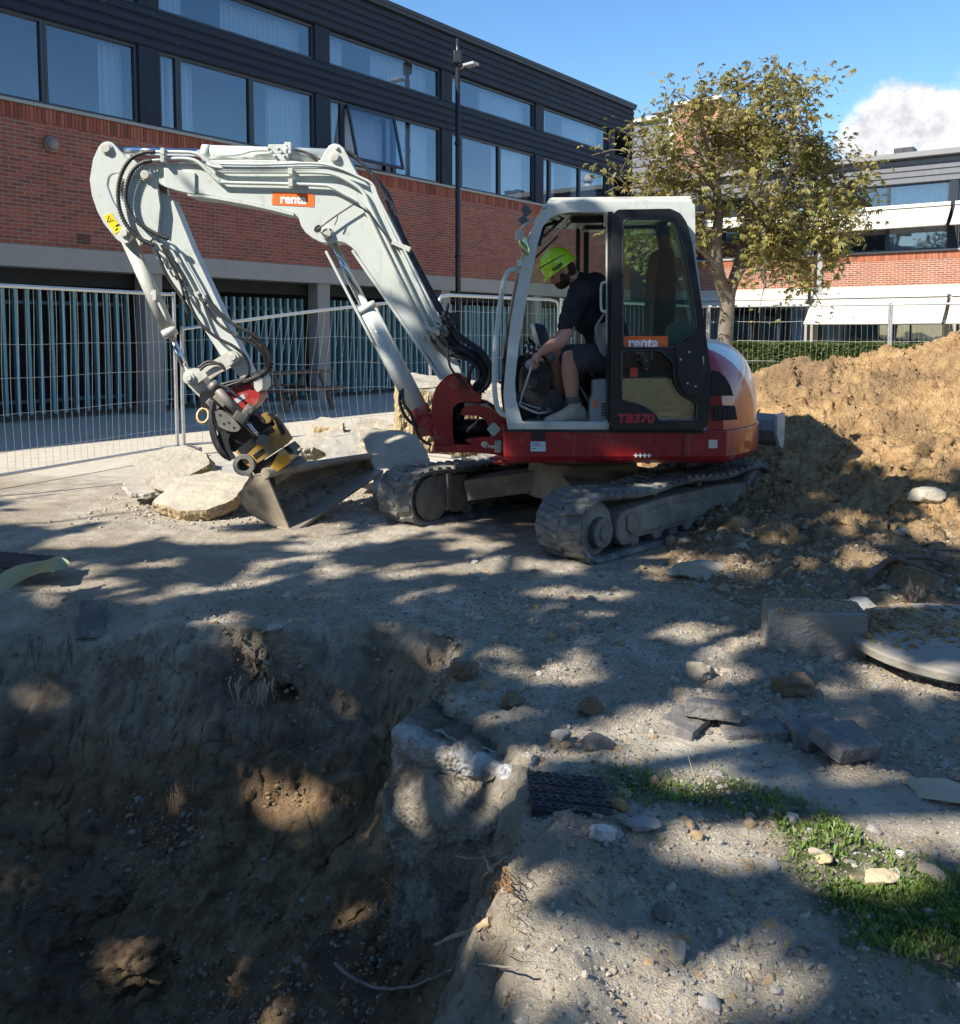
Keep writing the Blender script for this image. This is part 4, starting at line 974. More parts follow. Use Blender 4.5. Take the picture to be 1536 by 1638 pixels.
def shade_tree(name, c, R3, base, n, seed, label):
    rt = root(name, base, label, 'tree'); r = np.random.default_rng(seed)
    mb = MB(); top = Vector(c)-Vector((0, 0, R3[2]*.7)); base = Vector(base); mb.tube(catmull([base, base+(top-base)*.5+Vector((.1, .1, 0)), top], 6), .3, n=12, rad=[.34-.012*i for i in range(13)], cap=False)
    rr = random.Random(seed)
    for i in range(12):
        d = Vector((rr.gauss(0, 1), rr.gauss(0, 1), rr.uniform(-.1, 1))).normalized(); e = Vector(c)+Vector((d.x*R3[0], d.y*R3[1], d.z*R3[2]))*.85
        pp = catmull([top, (top+e)/2+Vector((0, 0, .3)), e], 5); mb.tube(pp, .07, n=6, rad=[.07-.005*j for j in range(len(pp))], cap=False)
    mb.build('trunk', M_bark, rt, fix=False)
    d = r.normal(size=(n, 3)); d /= np.linalg.norm(d, axis=1)[:, None]; rad = r.uniform(.02, 1, n)**.45
    p = np.array(c)+d*rad[:, None]*np.array(R3)*(1+.12*fbm(d*2.2+seed, 3))[:, None]
    p = p[shade_mask(p)]
    leaves_mesh('crown', p, r.uniform(.13, .20, len(p)), seed, M_leafd, rt, droop=.25, star=3, w=.7)
shade_tree('shade_tree', (-5.8, -1.2, 7.2), (7.6, 6.4, 1.9), (-6.8, -1.8, 0), 34000, 5, 'broad leafy tree behind the camera whose shade dapples the pit')
shade_tree('shade_tree', (-13.2, .6, 7.2), (5.2, 4.6, 1.9), (-12.9, .4, 0), 16000, 9, 'second leafy tree left of the pit shading the left edge of the yard')

def hedge():
    # on a raised verge in front of the far building
    vg = MB(); Yh = 26.6
    a = P(1040, 599, 28.2); b = P(1900, 575, 22.0); z = .30
    d = (Vector((b.x, b.y, 0))-Vector((a.x, a.y, 0))).normalized(); nn = Vector((-d.y, d.x, 0))
    A = Vector((a.x, a.y, 0)); B = Vector((b.x, b.y, 0))
    vg.add([A+Vector((0, 0, z)), B+Vector((0, 0, z)), B+nn*4.2+Vector((0, 0, z)), A+nn*4.2+Vector((0, 0, z))], [(0, 1, 2, 3)])
    o = vg.build('verge', mat('verge_soil', (.16, .15, .1), .95, var=.4, vscale=4), None); o['kind'] = 'structure'
    kb = MB(); kb.bar(A+Vector((0, 0, z/2+.02)), B+Vector((0, 0, z/2+.02)), .14, z+.06); thing_mesh(kb, 'stone_kerb', M_conc, 'low stone kerb in front of the clipped hedge', 'kerb', bevel=.01)
    rt = root('hedge', A+nn*1.4+Vector((0, 0, z)), 'clipped green hedge behind the mesh fence in front of the far building', 'hedge')
    L = (B-A).length; r = np.random.default_rng(8); n = 52000; s = r.uniform(0, L, n); H = .92
    u = r.uniform(-.45, .45, n); w = r.uniform(0, H, n); face = r.integers(0, 3, n); u = np.where(face == 0, -.45+r.uniform(0, .1, n), u); w = np.where(face == 1, H-r.uniform(0, .1, n), w)
    c = np.array(A)+np.array(d)*s[:, None]+np.array(nn)*(1.4+u)[:, None]; c[:, 2] = z+w
    bp = fbm(c*1.3, 3); c[:, 2] += .10*bp*(w > .5); c += np.array(-nn)*(.10*fbm(c*1.7+4, 3))[:, None]
    k = fbm(c*3.2+7, 2) > -.35; c = c[k]
    leaves_mesh('foliage', c, r.uniform(.05, .09, len(c)), 5, M_hedge, rt, star=2, w=.7, droop=.1)
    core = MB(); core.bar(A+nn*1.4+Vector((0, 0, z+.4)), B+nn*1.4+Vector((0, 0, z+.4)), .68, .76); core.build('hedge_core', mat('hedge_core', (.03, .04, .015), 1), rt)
hedge()

# ------------------------------------------------------------ grass and weeds
M_grass = leaf_mat('grass_blade', [(0.09, 0.16, 0.03), (0.16, 0.26, 0.045), (0.22, 0.32, 0.07), (0.30, 0.30, 0.12)], (.2, .3, .05))
def grass():
    r = np.random.default_rng(4)
    def w(X, Y):
        d = sdf(X, Y, GRASS); n = fbm(np.stack([X, Y, X*0], -1)*4+3, 3); left = sstep(1.15, .75, X)
        bare = np.exp(-((X-P(1400, 1450, 2.6).x)**2/.03+(Y-2.62)**2/.008))
        return sstep(.06, -.05, d+.12*n)*(1-.72*left)*np.clip(.62+1.6*n, 0.0, 1)*(1-.9*bare)*notpit(X, Y)
    p = lowpts(170000, .2, 2.6, 1.9, 3.9, 6, w); N = len(p)
    h = r.uniform(.007, .024, N)*(1+.5*fbm(p*5, 2)); az = r.uniform(0, 6.28, N); ln = r.uniform(.1, 1.0, N); wd = r.uniform(.0015, .006, N)
    dr = np.stack([np.cos(az), np.sin(az), 0*az], 1); sd = np.stack([-np.sin(az), np.cos(az), 0*az], 1)
    v = np.stack([p+sd*wd[:, None]*.5, p+dr*(h*ln*.5)[:, None]+np.array([0, 0, 1])*(h*.7)[:, None]+sd*wd[:, None], p+dr*(h*ln)[:, None]+np.array([0, 0, 1])*h[:, None], p+dr*(h*ln*.5)[:, None]+np.array([0, 0, 1])*(h*.7)[:, None]-sd*wd[:, None]], 1).reshape(-1, 3)
    me = bpy.data.meshes.new('grass'); np_mesh(me, v, np.arange(N*4).reshape(-1, 4), False); me.materials.append(M_grass); o = bpy.data.objects.new('grass', me); COL.objects.link(o)
    tag(o, 'short green grass and weeds along the edge of the path', 'grass', kind='stuff')
    # long dry blades
    mb = MB(); rr = random.Random(3)
    for i in range(60):
        x = rr.uniform(.35, 1.3); y = rr.uniform(3.0, 3.75)
        if sdf(np.array([x]), np.array([y]), GRASS)[0] > .02: continue
        b = Vector((x, y, tz(x, y))); a = rr.uniform(0, 6.28); l = rr.uniform(.06, .16); d = Vector((math.cos(a), math.sin(a), 0))
        mb.tube([b, b+d*l*.4+Vector((0, 0, l*.5)), b+d*l+Vector((0, 0, l*.35))], .0012, n=3)
    tag(mb.build('dry_grass', mat('dry_grass', (.35, .33, .18), .8), None, fix=False), 'thin dry grass stalks bending over the dirt', 'grass', kind='stuff')
grass()

# ================================================================ MESH FENCE
M_galv = mat('galvanised_steel', (0.52, 0.53, 0.53), .38, metal=.75, var=.12, vscale=14, dirt=(.4, .38, .34), dirt_amt=.2)
def fence_panel(a, b, label, h0=.08, h1=2.0, nv=34, zs=(.35, .75, 1.1, 1.45), bend=0.0, seed=0, sag=0.0, lean=(0, 0, 0), rounded=False, seedj=.0, feet=True, topz=None):
    """a, b: ground points of the two posts (3-D)"""
    a = Vector(a); b = Vector(b); rt = root('mesh_fence_panel', (a+b)/2, label, 'fence', 'temporary mesh fence panels round the site'); r = random.Random(seed)
    L = (b-a).length; u = (b-a)/L; nn = Vector((-u.y, u.x, 0)); lean = Vector(lean)
    def pt(s, z):
        t = s/L; zz = z
        if z > h1-.01 and topz: zz = z+topz[0]*(1-t)+topz[1]*t
        bb = bend*math.sin(math.pi*t)*math.sin(math.pi*min(1, z/h1)*1.0)+bend*.35*math.sin(5*t+z*2.3)*(z/h1 if z < h1-.02 else .3)
        return a+u*s+Vector((0, 0, zz-sag*math.sin(math.pi*t)*(z/h1)))+nn*bb+lean*(z/h1)
    fr = MB()
    top = [pt(L*i/12, h1) for i in range(13)]; rr = .12
    if rounded:
        pts = [pt(0, h0)]+[pt(0, z) for z in (.5, 1, 1.5, h1-rr)]+[pt(rr*(1-math.cos(t)), h1-rr+rr*math.sin(t)) for t in (.5, 1.0)]+[pt(L*i/12, h1) for i in range(1, 12)]+[pt(L-rr*(1-math.cos(t)), h1-rr+rr*math.sin(t)) for t in (1.0, .5)]+[pt(L, z) for z in (h1-rr, 1.5, 1, .5, h0)]
        fr.tube(pts, .021, n=10)
    else:
        fr.tube(top, .021, n=10)
        for s in (0, L): fr.tube([pt(s, h0-.06 if feet else h0), pt(s, .7), pt(s, 1.4), pt(s, h1+.03)], .022, n=10)
    fr.tube([pt(L*i/12, h0+.05) for i in range(13)], .016, n=8)
    fr.build('frame', M_galv, rt, fix=False)
    m = MB()
    for i in range(1, nv):
        s = L*i/nv; j = r.gauss(0, seedj)
        m.tube([pt(s+j*math.sin(z*2.2+i)*.8+seedj*2.2*math.sin(z*3.1+s*1.3), z) for z in np.linspace(h0+.05, h1, 11)], .0019, n=4, cap=False)
    for z in zs: m.tube([pt(L*i/20, z+seedj*.8*math.sin(i*.8+z*3)) for i in range(21)], .0024, n=4, cap=False)
    m.build('wire_mesh', M_galv, rt, fix=False)
    if feet:
        for s in (0, L): f = MB(); c = pt(s, 0); f.box((c.x, c.y, .06+c.z*0), (.22, .6, .12), Matrix.Rotation(math.atan2(nn.y, nn.x)-math.pi/2, 3, 'Z')); f.build('foot_block', M_conc, rt, bevel=.02)
    return rt
def gp(x, Y): p = P(x, 600, Y); return Vector((p.x, p.y, 0))
fence_panel(gp(-175, 8.2), gp(281, 11.6), 'mesh fence panel at the left edge with a straight top rail', seed=1, seedj=.006, zs=(.35, .72, 1.08, 1.42), nv=38)
fence_panel(gp(292, 11.7), gp(690, 13.6), 'bent mesh fence panel with a sagging top rail behind the boom', seed=2, bend=.30, sag=-.02, seedj=.018, topz=(-.42, .02), nv=33)
fence_panel(gp(702, 11.6), gp(893, 13.6), 'mesh fence panel with rounded top corners behind the boom foot', seed=3, rounded=True, nv=24, seedj=.004, zs=(.3, .6, .9, 1.2, 1.5, 1.8))
fence_panel(gp(897, 13.7), gp(1130, 17.3), 'mesh fence panel seen through the glass of the cab', seed=4, nv=34, seedj=.006)
fence_panel(gp(1133, 17.2), gp(1420, 15.9), 'mesh fence panel in front of the hedge beside the tree trunk', seed=5, nv=34, seedj=.006, zs=(.3, .65, 1.02, 1.38, 1.72))
fence_panel(gp(1423, 15.8), gp(1700, 14.6), 'mesh fence panel behind the top of the soil heap at the right edge', seed=6, nv=34, seedj=.006, zs=(.3, .65, 1.02, 1.38, 1.72))
# ================================================================ EXCAVATOR
M_wp = mat('white_machine_paint', (0.54, 0.58, 0.55), .38, var=.05, vscale=3, dirt=(.34, .30, .23), dirt_amt=.2, dirt_scale=8, coat=.25)
M_wpd = mat('white_paint_dusty', (0.52, 0.53, 0.48), .5, var=.08, vscale=4, dirt=(.28, .24, .18), dirt_amt=.42, dirt_scale=5, bump=.001)
M_red = mat('red_machine_paint', (0.27, 0.010, 0.014), .32, var=.1, vscale=4, dirt=(.30, .17, .12), dirt_amt=.13, dirt_scale=4, coat=.4)
M_redd = mat('red_paint_dusty', (0.33, 0.02, 0.02), .45, var=.15, vscale=5, dirt=(.33, .26, .19), dirt_amt=.4, dirt_scale=7)
M_blk = mat('black_plastic', (0.018, 0.019, 0.02), .38, var=.2, dirt=(.2, .18, .15), dirt_amt=.12, dirt_scale=6)
M_hose = mat('rubber_hose', (0.022, 0.022, 0.024), .55, var=.2, dirt=(.25, .22, .17), dirt_amt=.25, dirt_scale=15)
M_rub = mat('track_rubber', (0.10, 0.10, 0.10), .8, var=.3, vscale=5, dirt=(.36, .335, .29), dirt_amt=.55, dirt_scale=4, bump=.004, bscale=30)
M_stl = mat('muddy_steel', (0.16, 0.15, 0.135), .65, metal=.3, var=.3, vscale=8, dirt=(.27, .24, .19), dirt_amt=.6, dirt_scale=7, bump=.003, bscale=40)
M_mud = mat('mud_crusted_frame', (0.19, 0.165, 0.13), .9, var=.4, vscale=6, dirt=(.34, .295, .22), dirt_amt=.6, dirt_scale=5, bump=.010, bscale=24)
M_chr = mat('chrome_rod', (0.62, 0.66, 0.72), .12, metal=1.0, var=.03)
M_yel = mat('yellow_tool_paint', (0.44, 0.25, 0.035), .5, var=.2, vscale=8, dirt=(.17, .14, .10), dirt_amt=.62, dirt_scale=9)
M_brass = mat('worn_bronze', (0.45, 0.33, 0.17), .5, metal=.5, var=.2)
M_toolg = mat('tool_grey', (0.17, 0.165, 0.15), .6, metal=.3, var=.3, vscale=12, dirt=(.28, .25, .2), dirt_amt=.5, dirt_scale=10)
M_bkt = mat('bucket_steel', (0.23, 0.20, 0.15), .6, metal=.35, var=.35, vscale=6, dirt=(.40, .345, .25), dirt_amt=.55, dirt_scale=5, bump=.004, bscale=30)
M_org = mat('orange_sticker', (0.85, 0.16, 0.03), .4, var=.03)
M_lett = mat('white_lettering', (0.85, 0.85, 0.85), .4, var=.01)
M_redl = mat('red_lettering', (0.45, 0.035, 0.05), .4, var=.05)
M_yst = mat('yellow_sticker', (0.85, 0.62, 0.02), .4, var=.03)
M_grey = mat('cab_grey_plastic', (0.30, 0.31, 0.31), .5, var=.08, dirt=(.3, .27, .22), dirt_amt=.2)
M_cabglass = glass_mat('cab_glass', (0.72, 0.86, 0.80), 0.05, 1.2, dirt=.035)

EC = Vector((.85, 7.70, 0))
EX = root('excavator', EC, 'white and red tracked excavator with its arm reaching down to the broken slabs', 'excavator')
Tt = Vector((.70, .714, 0)).normalized(); Nn = Vector((.714, -.70, 0)).normalized(); UP = Vector((0, 0, 1))
RR, WW, LL = .245, .41, 2.18
def track(outer, near):
    """outer: ground point of the N-side edge under the front idler"""
    def tp(u, w, z): return Vector(outer)+Tt*u-Nn*w+UP*z
    def loop(r, n=18, zc=RR):
        out = []
        for i in range(n+1): a = math.pi/2+math.pi*i/n; out.append((r*math.cos(a), zc+r*math.sin(a)))
        N = 26
        for i in range(1, N): out.append((LL*i/N, zc-r))
        for i in range(n+1): a = -math.pi/2+math.pi*i/n; out.append((LL+r*.92*math.cos(a), zc+.0+r*math.sin(a)))
        for i in range(1, N): t = i/N; out.append((LL*(1-t), zc+r-.028*math.sin(math.pi*t*2)**2))
        return out
    o = loop(RR-.022); inn = loop(RR-.055)
    mb = MB(); n = len(o)
    W4 = [0.0, .02, WW-.02, WW]; rings = []
    for (a, b) in zip(o, inn):
        rings.append([tp(b[0], .015, b[1]), tp(a[0], 0.0, a[1]), tp(a[0]*1.0, .012, a[1]), tp(a[0], WW-.012, a[1]), tp(a[0], WW, a[1]), tp(b[0], WW-.015, b[1])])
    vs = [p for r in rings for p in r]; k = 6
    mb.add(vs, [(i*k+j, i*k+(j+1) % k, ((i+1) % n)*k+(j+1) % k, ((i+1) % n)*k+j) for i in range(n) for j in range(k)], False)
    belt_root = mb.build('track', M_rub, EX, bevel=.006)
    # resample the loop for lugs
    pts = [Vector((a[0], a[1])) for a in o]; cum = [0]
    for i in range(n): cum.append(cum[-1]+(pts[(i+1) % n]-pts[i]).length)
    tot = cum[-1]
    def at(s):
        s %= tot; i = max(0, min(n-1, int(np.searchsorted(cum, s, 'right')-1))); f = (s-cum[i])/(cum[i+1]-cum[i]+1e-9); a, b = pts[i], pts[(i+1) % n]
        d = (b-a).normalized(); return a+(b-a)*f, Vector((-d.y, d.x))*-1*-1
    def outn(s):
        p, nn = at(s); p2, _ = at(s+.01); d = (p2-p).normalized(); m = Vector((d.y, -d.x)); c = Vector((min(max(p.x, 0), LL), RR))
        if (p-c).dot(m) < 0: m = -m
        return p, m
    lg = MB(); P_ = .098; N = int(tot/P_); P_ = tot/N; h = .018
    for i in range(N):
        for side in (0, 1):
            s0 = i*P_+side*P_*.5; w0, w1 = (.012, WW*.50) if side == 0 else (WW*.50, WW-.012)
            # slanted bar lug: wide at the outer edge, narrow towards the middle
            a0, a1 = (.030, .018) if side == 0 else (.018, .030); sh = .045
            q = []
            m = 4
            for jj in range(m+1):
                t = jj/m; w = w0+(w1-w0)*t; off = sh*(t if side == 0 else 1-t); hw = a0+(a1-a0)*t
                row = []
                for e in (-hw, -hw*.7, hw*.7, hw):
                    p, nn = outn(s0+off+e); hh = h if abs(e) < hw*.9 else -.002; row.append(tp(p.x+nn.x*hh, w, p.y+nn.y*hh))
                q.append(row)
            vs = [v for r_ in q for v in r_]; fs = [(a*4+b, a*4+b+1, (a+1)*4+b+1, (a+1)*4+b) for a in range(m) for b in range(3)]
            fs += [(0, 1, 2, 3), (m*4+3, m*4+2, m*4+1, m*4)]; lg.add(vs, fs)
    lg.build('tread', M_rub, belt_root, fix=True)
    # inner guide teeth seen along the lower run
    g = MB()
    for i in range(int(tot/.05)):
        p, nn = outn(i*.05); p = p-nn*.035; a = tp(p.x, .03, p.y); b = tp(p.x, WW-.03, p.y); g.bar(a, b, .018, .016)
    for i in range(int(tot/.1)):
        p, nn = outn(i*.1); p = p-nn*.05
        for w in (WW*.5-.05, WW*.5+.05): g.box(tp(p.x, w, p.y), (.03, .03, .03))
    g.build('drive_teeth', M_rub, belt_root, fix=False)
    # frame
    fr = MB(); side = [(.26, .33), (.20, .27), (.19, .16), (.26, .095), (.33, .085), (.42, .12), (.62, .12), (.66, .075), (.74, .075), (.78, .12), (1.02, .12), (1.06, .075), (1.14, .075), (1.18, .12), (1.42, .12), (1.46, .075), (1.54, .075), (1.58, .12), (1.86, .13), (1.98, .20), (1.98, .33), (1.5, .36), (.8, .36)]
    wa = .03 if near else .04
    fr.prism([tp(u, wa, z) for u, z in side], vec=-Nn*(WW-.09)); frm = fr.build('track_frame', M_mud, EX, bevel=.012, seg=2)
    fc = MB(); fc.prism([tp(u, wa-.018, z) for u, z in [(.30, .30), (.30, .20), (.36, .155), (1.86, .165), (1.9, .30)]], vec=-Nn*.02); fc.build('cover_plate', M_mud, frm, bevel=.006)
    idl = MB(); r0 = .165
    idl.cyl(tp(0, .07, RR), tp(0, WW-.07, RR), .182, .182, 36)
    idl.build('idler', M_mud, EX)
    hub = MB()
    if near:
        hub.cyl(tp(.03, .015, RR-.03), tp(.03, .08, RR-.03), .105, .105, 28); hub.cyl(tp(.03, .0, RR-.03), tp(.03, .02, RR-.03), .05, .05, 20)
    else:
        hub.cyl(tp(.03, .02, RR-.005), tp(.03, .08, RR-.005), .180, .180, 36); hub.prism([tp(u, .0, z) for u, z in [(.08, .42), (.22, .41), (.40, .40), (.34, .24), (.30, .17), (.17, .12), (.08, .2)]], vec=-Nn*.06)
        hub.bar(tp(.17, -.012, .14), tp(.17, -.012, .43), .05, .03, Nn)
    hub.build('idler_hub', M_stl, EX, bevel=.008)
    sp = MB(); sp.cyl(tp(LL, .05, RR), tp(LL, WW-.05, RR), .17, .17, 30); sp.cyl(tp(LL, .01, RR), tp(LL, .06, RR), .12, .10, 24)
    for i in range(14): a = 2*math.pi*i/14; sp.box(tp(LL+.18*math.cos(a), WW/2, RR+.18*math.sin(a)), (.03, .03, .03))
    sp.build('sprocket', M_mud, EX, bevel=.005)
    for u in (.45, .7, .95, 1.2, 1.45, 1.7): rl = MB(); rl.cyl(tp(u, .06, .105), tp(u, WW-.06, .105), .055, .055, 16); rl.build('roller', M_mud, frm)
    for u in (.8, 1.4): rl = MB(); rl.cyl(tp(u, .12, .395), tp(u, WW-.12, .395), .035, .035, 12); rl.build('carrier_roller', M_mud, frm)
    return tp
NO = Vector((.74, 6.10, 0))+Tt*.12; FO = NO-Nn*1.686
NO.z = ground_z(.8, 6.3)-.015; FO.z = NO.z
ntp = track(NO, True); ftp = track(FO, False)
def carbody():
    mb = MB(); c = EC
    c0 = ntp(1.1, WW-.08, .27); c1 = ftp(1.1, .06, .27)
    for u0, u1 in ((.45, .95), (1.75, 1.25)):
        a = ntp(u0, WW-.06, .27); m = ntp(u1, .86+.2, .40); b = ftp(u0, .05, .27)
        mb.bar(a, m, .30, .17); mb.bar(m, b, .30, .17)
    mb.cyl((c.x, c.y, .22), (c.x, c.y, .50), .48, .44, 36); mb.build('carbody', M_mud, EX, bevel=.01)
    m2 = MB(); m2.cyl((c.x, c.y, .50), (c.x, c.y, .61), .42, .42, 40); m2.build('slew_ring', M_stl, EX)
carbody()
def blade():
    def bp(u, w, z): return EC+Tt*u+Nn*w+UP*z
    pr = [(1.53, .83), (1.48, .78), (1.45, .69), (1.48, .60), (1.54, .55)]
    mb = MB(); pts = [bp(u, .98, z) for u, z in pr]+[bp(u+.03, .98, z) for u, z in pr[::-1]]
    mb.prism(pts, vec=-Nn*1.96); bl = mb.build('dozer_blade', mat('blade_paint', (.22, .23, .24), .6, metal=.2, var=.2, dirt=(.35, .3, .22), dirt_amt=.4, dirt_scale=8), EX, bevel=.004)
    for w in (.985, -.955):
        s = MB(); s.prism([bp(u, w, z) for u, z in [(1.44, .83), (1.58, .845), (1.58, .62), (1.56, .53), (1.50, .55), (1.44, .66)]], vec=-Nn*.03); s.build('end_plate', M_wpd, bl, bevel=.004)
    a = MB()
    for w in (.35, -.35): a.bar(bp(.9, w, .30), bp(1.5, w, .62), .09, .12)
    a.build('blade_arm', M_mud, EX, bevel=.01)
blade()

# ------------------------------------------------------------ upper structure
YN = 6.65
def dshape(R, inset, x0, yn=YN, n=26):
    cy = 7.70; hw = cy-yn-inset; R = R-inset; t0 = math.asin(min(.999, hw/R)); pts = [(x0, cy-hw)]
    for i in range(n+1):
        a = -t0+2*t0*i/n; pts.append((.85+R*math.cos(a), cy+R*math.sin(a)))
    pts.append((x0, cy+hw)); return pts
def upper():
    # main frame / side skirt, full length
    mb = MB(); rings = []
    for z, ins in ((.606, .05), (.63, .015), (.66, 0.0), (.78, 0.0), (.845, 0.0)): rings.append([(x, y, z) for x, y in dshape(1.39, ins, .17+ins*.5)])
    mb.loft(rings, smooth=False); o = mb.build('lower_body', M_red, EX, bevel=.006, angle=40)
    mb = MB(); mb.box2((.22, 6.70, .846), (1.7, 8.6, .865)); mb.build('deck', M_blk, EX)
    # engine hood / counterweight with the white cap (colour follows the paint line)
    m = newmat('hood_paint'); t = NT(m); ou = t.n('ShaderNodeOutputMaterial'); b = t.n('ShaderNodeBsdfPrincipled')
    tc = t.n('ShaderNodeTexCoord').outputs['Object']; s = t.n('ShaderNodeSeparateXYZ'); t.l(tc, s.inputs[0])
    # object coordinates are relative to EC: paint line is an arc in x-z
    dx = t.math('SUBTRACT', s.outputs['X'], 1.45-EC.x); dz = t.math('SUBTRACT', s.outputs['Z'], .80)
    rr = t.math('SQRT', t.math('ADD', t.math('MULTIPLY', dx, dx), t.math('MULTIPLY', dz, dz)))
    w = t.ramp(rr, .655, .661); nz = t.noise(tc, 5, 7, .65)
    c = t.mix(w, t.mix(nz, (.27, .010, .014), (.36, .02, .018)), t.mix(nz, (.57, .59, .55), (.65, .66, .61)))
    c = t.mix(t.ramp(nz, .58, .8, 0, .25), c, (.28, .18, .12)); t.l(c, b.inputs['Base Color']); b.inputs['Roughness'].default_value = .3; b.inputs['Coat Weight'].default_value = .4; t.l(b.outputs[0], ou.inputs[0])
    lv = [(.848, 0, 1.375), (1.0, 0.0, 1.37), (1.15, .01, 1.36), (1.25, .03, 1.35), (1.33, .065, 1.345), (1.40, .12, 1.34), (1.45, .19, 1.34), (1.485, .28, 1.34), (1.50, .40, 1.34)]
    mb = MB(); mb.loft([[(x, y, z) for x, y in dshape(R_, i_, 1.62)] for z, i_, R_ in lv], smooth=True); o = mb.build('engine_hood', m, EX)
    o.modifiers.new('smooth', 'EDGE_SPLIT').split_angle = R(40)
    # far side tank housing
    mb = MB(); mb.loft([[(x0, 7.78, z), (1.60, 7.78, z), (1.60, y1, z), (x0, y1, z)] for z, x0, y1 in ((.848, .35, 8.74), (1.0, .38, 8.72), (1.12, .50, 8.62), (1.16, .62, 8.5))], smooth=False)
    mb.build('tank_cover', M_red, EX, bevel=.03)
    q = lambda x, y, d=0: P(x, y, YN+d)
    v = MB(); v.prism([q(*p, -.006) for p in [(1139, 592), (1151, 594), (1161, 603), (1169, 617), (1174, 633), (1139, 633)]], vec=(0, .02, 0)); v.build('vent_window', M_blk, EX, bevel=.003)
    v = MB(); v.prism([q(*p, -.006) for p in [(1139, 648), (1176, 649), (1180, 671), (1139, 674)]], vec=(0, .02, 0))
    for x in (1143, 1150, 1157, 1164): v.prism([q(x, 652, -.012), q(x+3, 652, -.012), q(x+3, 671, -.012), q(x, 671, -.012)], vec=(0, .01, 0))
    v.build('vent_window', M_blk, EX)
    g = MB(); g.prism([q(*p, -.003) for p in [(1093.3, 691), (1095, 691), (1092.3, 747), (1090.6, 747)]], vec=(0, .02, 0)); g.build('panel_gap', M_blk, EX)
    g = MB(); g.prism([q(*p, -.004) for p in [(806, 687), (1126, 689.5), (1126, 693.5), (806, 691)]], vec=(0, .02, 0)); g.build('shadow_gap', M_blk, EX)
    for x in (836, 937, 1038.5):
        k = MB(); c = q(x, 705.5); k.cyl(c+Vector((0, .005, 0)), c+Vector((0, -.006, 0)), .026, .024, 20); k.cyl(c+Vector((0, -.006, 0)), c+Vector((0, -.02, 0)), .009, .008, 12); k.build('panel_lock', M_redd, EX)
    def sticker(name, a, b_, m_, d=-.003, par=EX): s_ = MB(); s_.prism([q(a[0], a[1], d), q(b_[0], a[1], d), q(b_[0], b_[1], d), q(a[0], b_[1], d)], vec=(0, .004, 0)); return s_.build(name, m_, par)
    sk = sticker('label_sticker', (849, 706.5), (873, 722), mat('paper_sticker', (.55, .62, .68), .5)); ln = MB()
    for y_, w_ in ((709, 12), (712, 17), (717, 8)): ln.prism([q(851, y_, -.0045), q(851+w_, y_, -.0045), q(851+w_, y_+.9, -.0045), q(851, y_+.9, -.0045)], vec=(0, .002, 0))
    ln.build('print', M_blk, sk)
    sticker('label_sticker', (850, 692), (872, 704), M_blk)
    sticker('label_sticker', (1134, 703.5), (1148, 717), mat('worn_sticker', (.6, .55, .47), .6, var=.3, vscale=50))
    rf = sticker('reflector', (1191, 705), (1200, 718), mat('amber_reflector', (.55, .18, .04), .3), d=.0)
    mk = MB()
    for x in (1017.5, 1024.5, 1031.5, 1038.5):
        c = (x, 728.5); r_ = 4.0; pts = []
        for i in range(8): a = i*math.pi/4+math.pi/2; rr_ = r_ if i % 2 == 0 else r_*.50; pts.append(q(c[0]+rr_*math.cos(a), c[1]+rr_*math.sin(a), -.003))
        mk.prism(pts, vec=(0, .004, 0))
    mk.build('star_stickers', M_lett, EX)
upper()

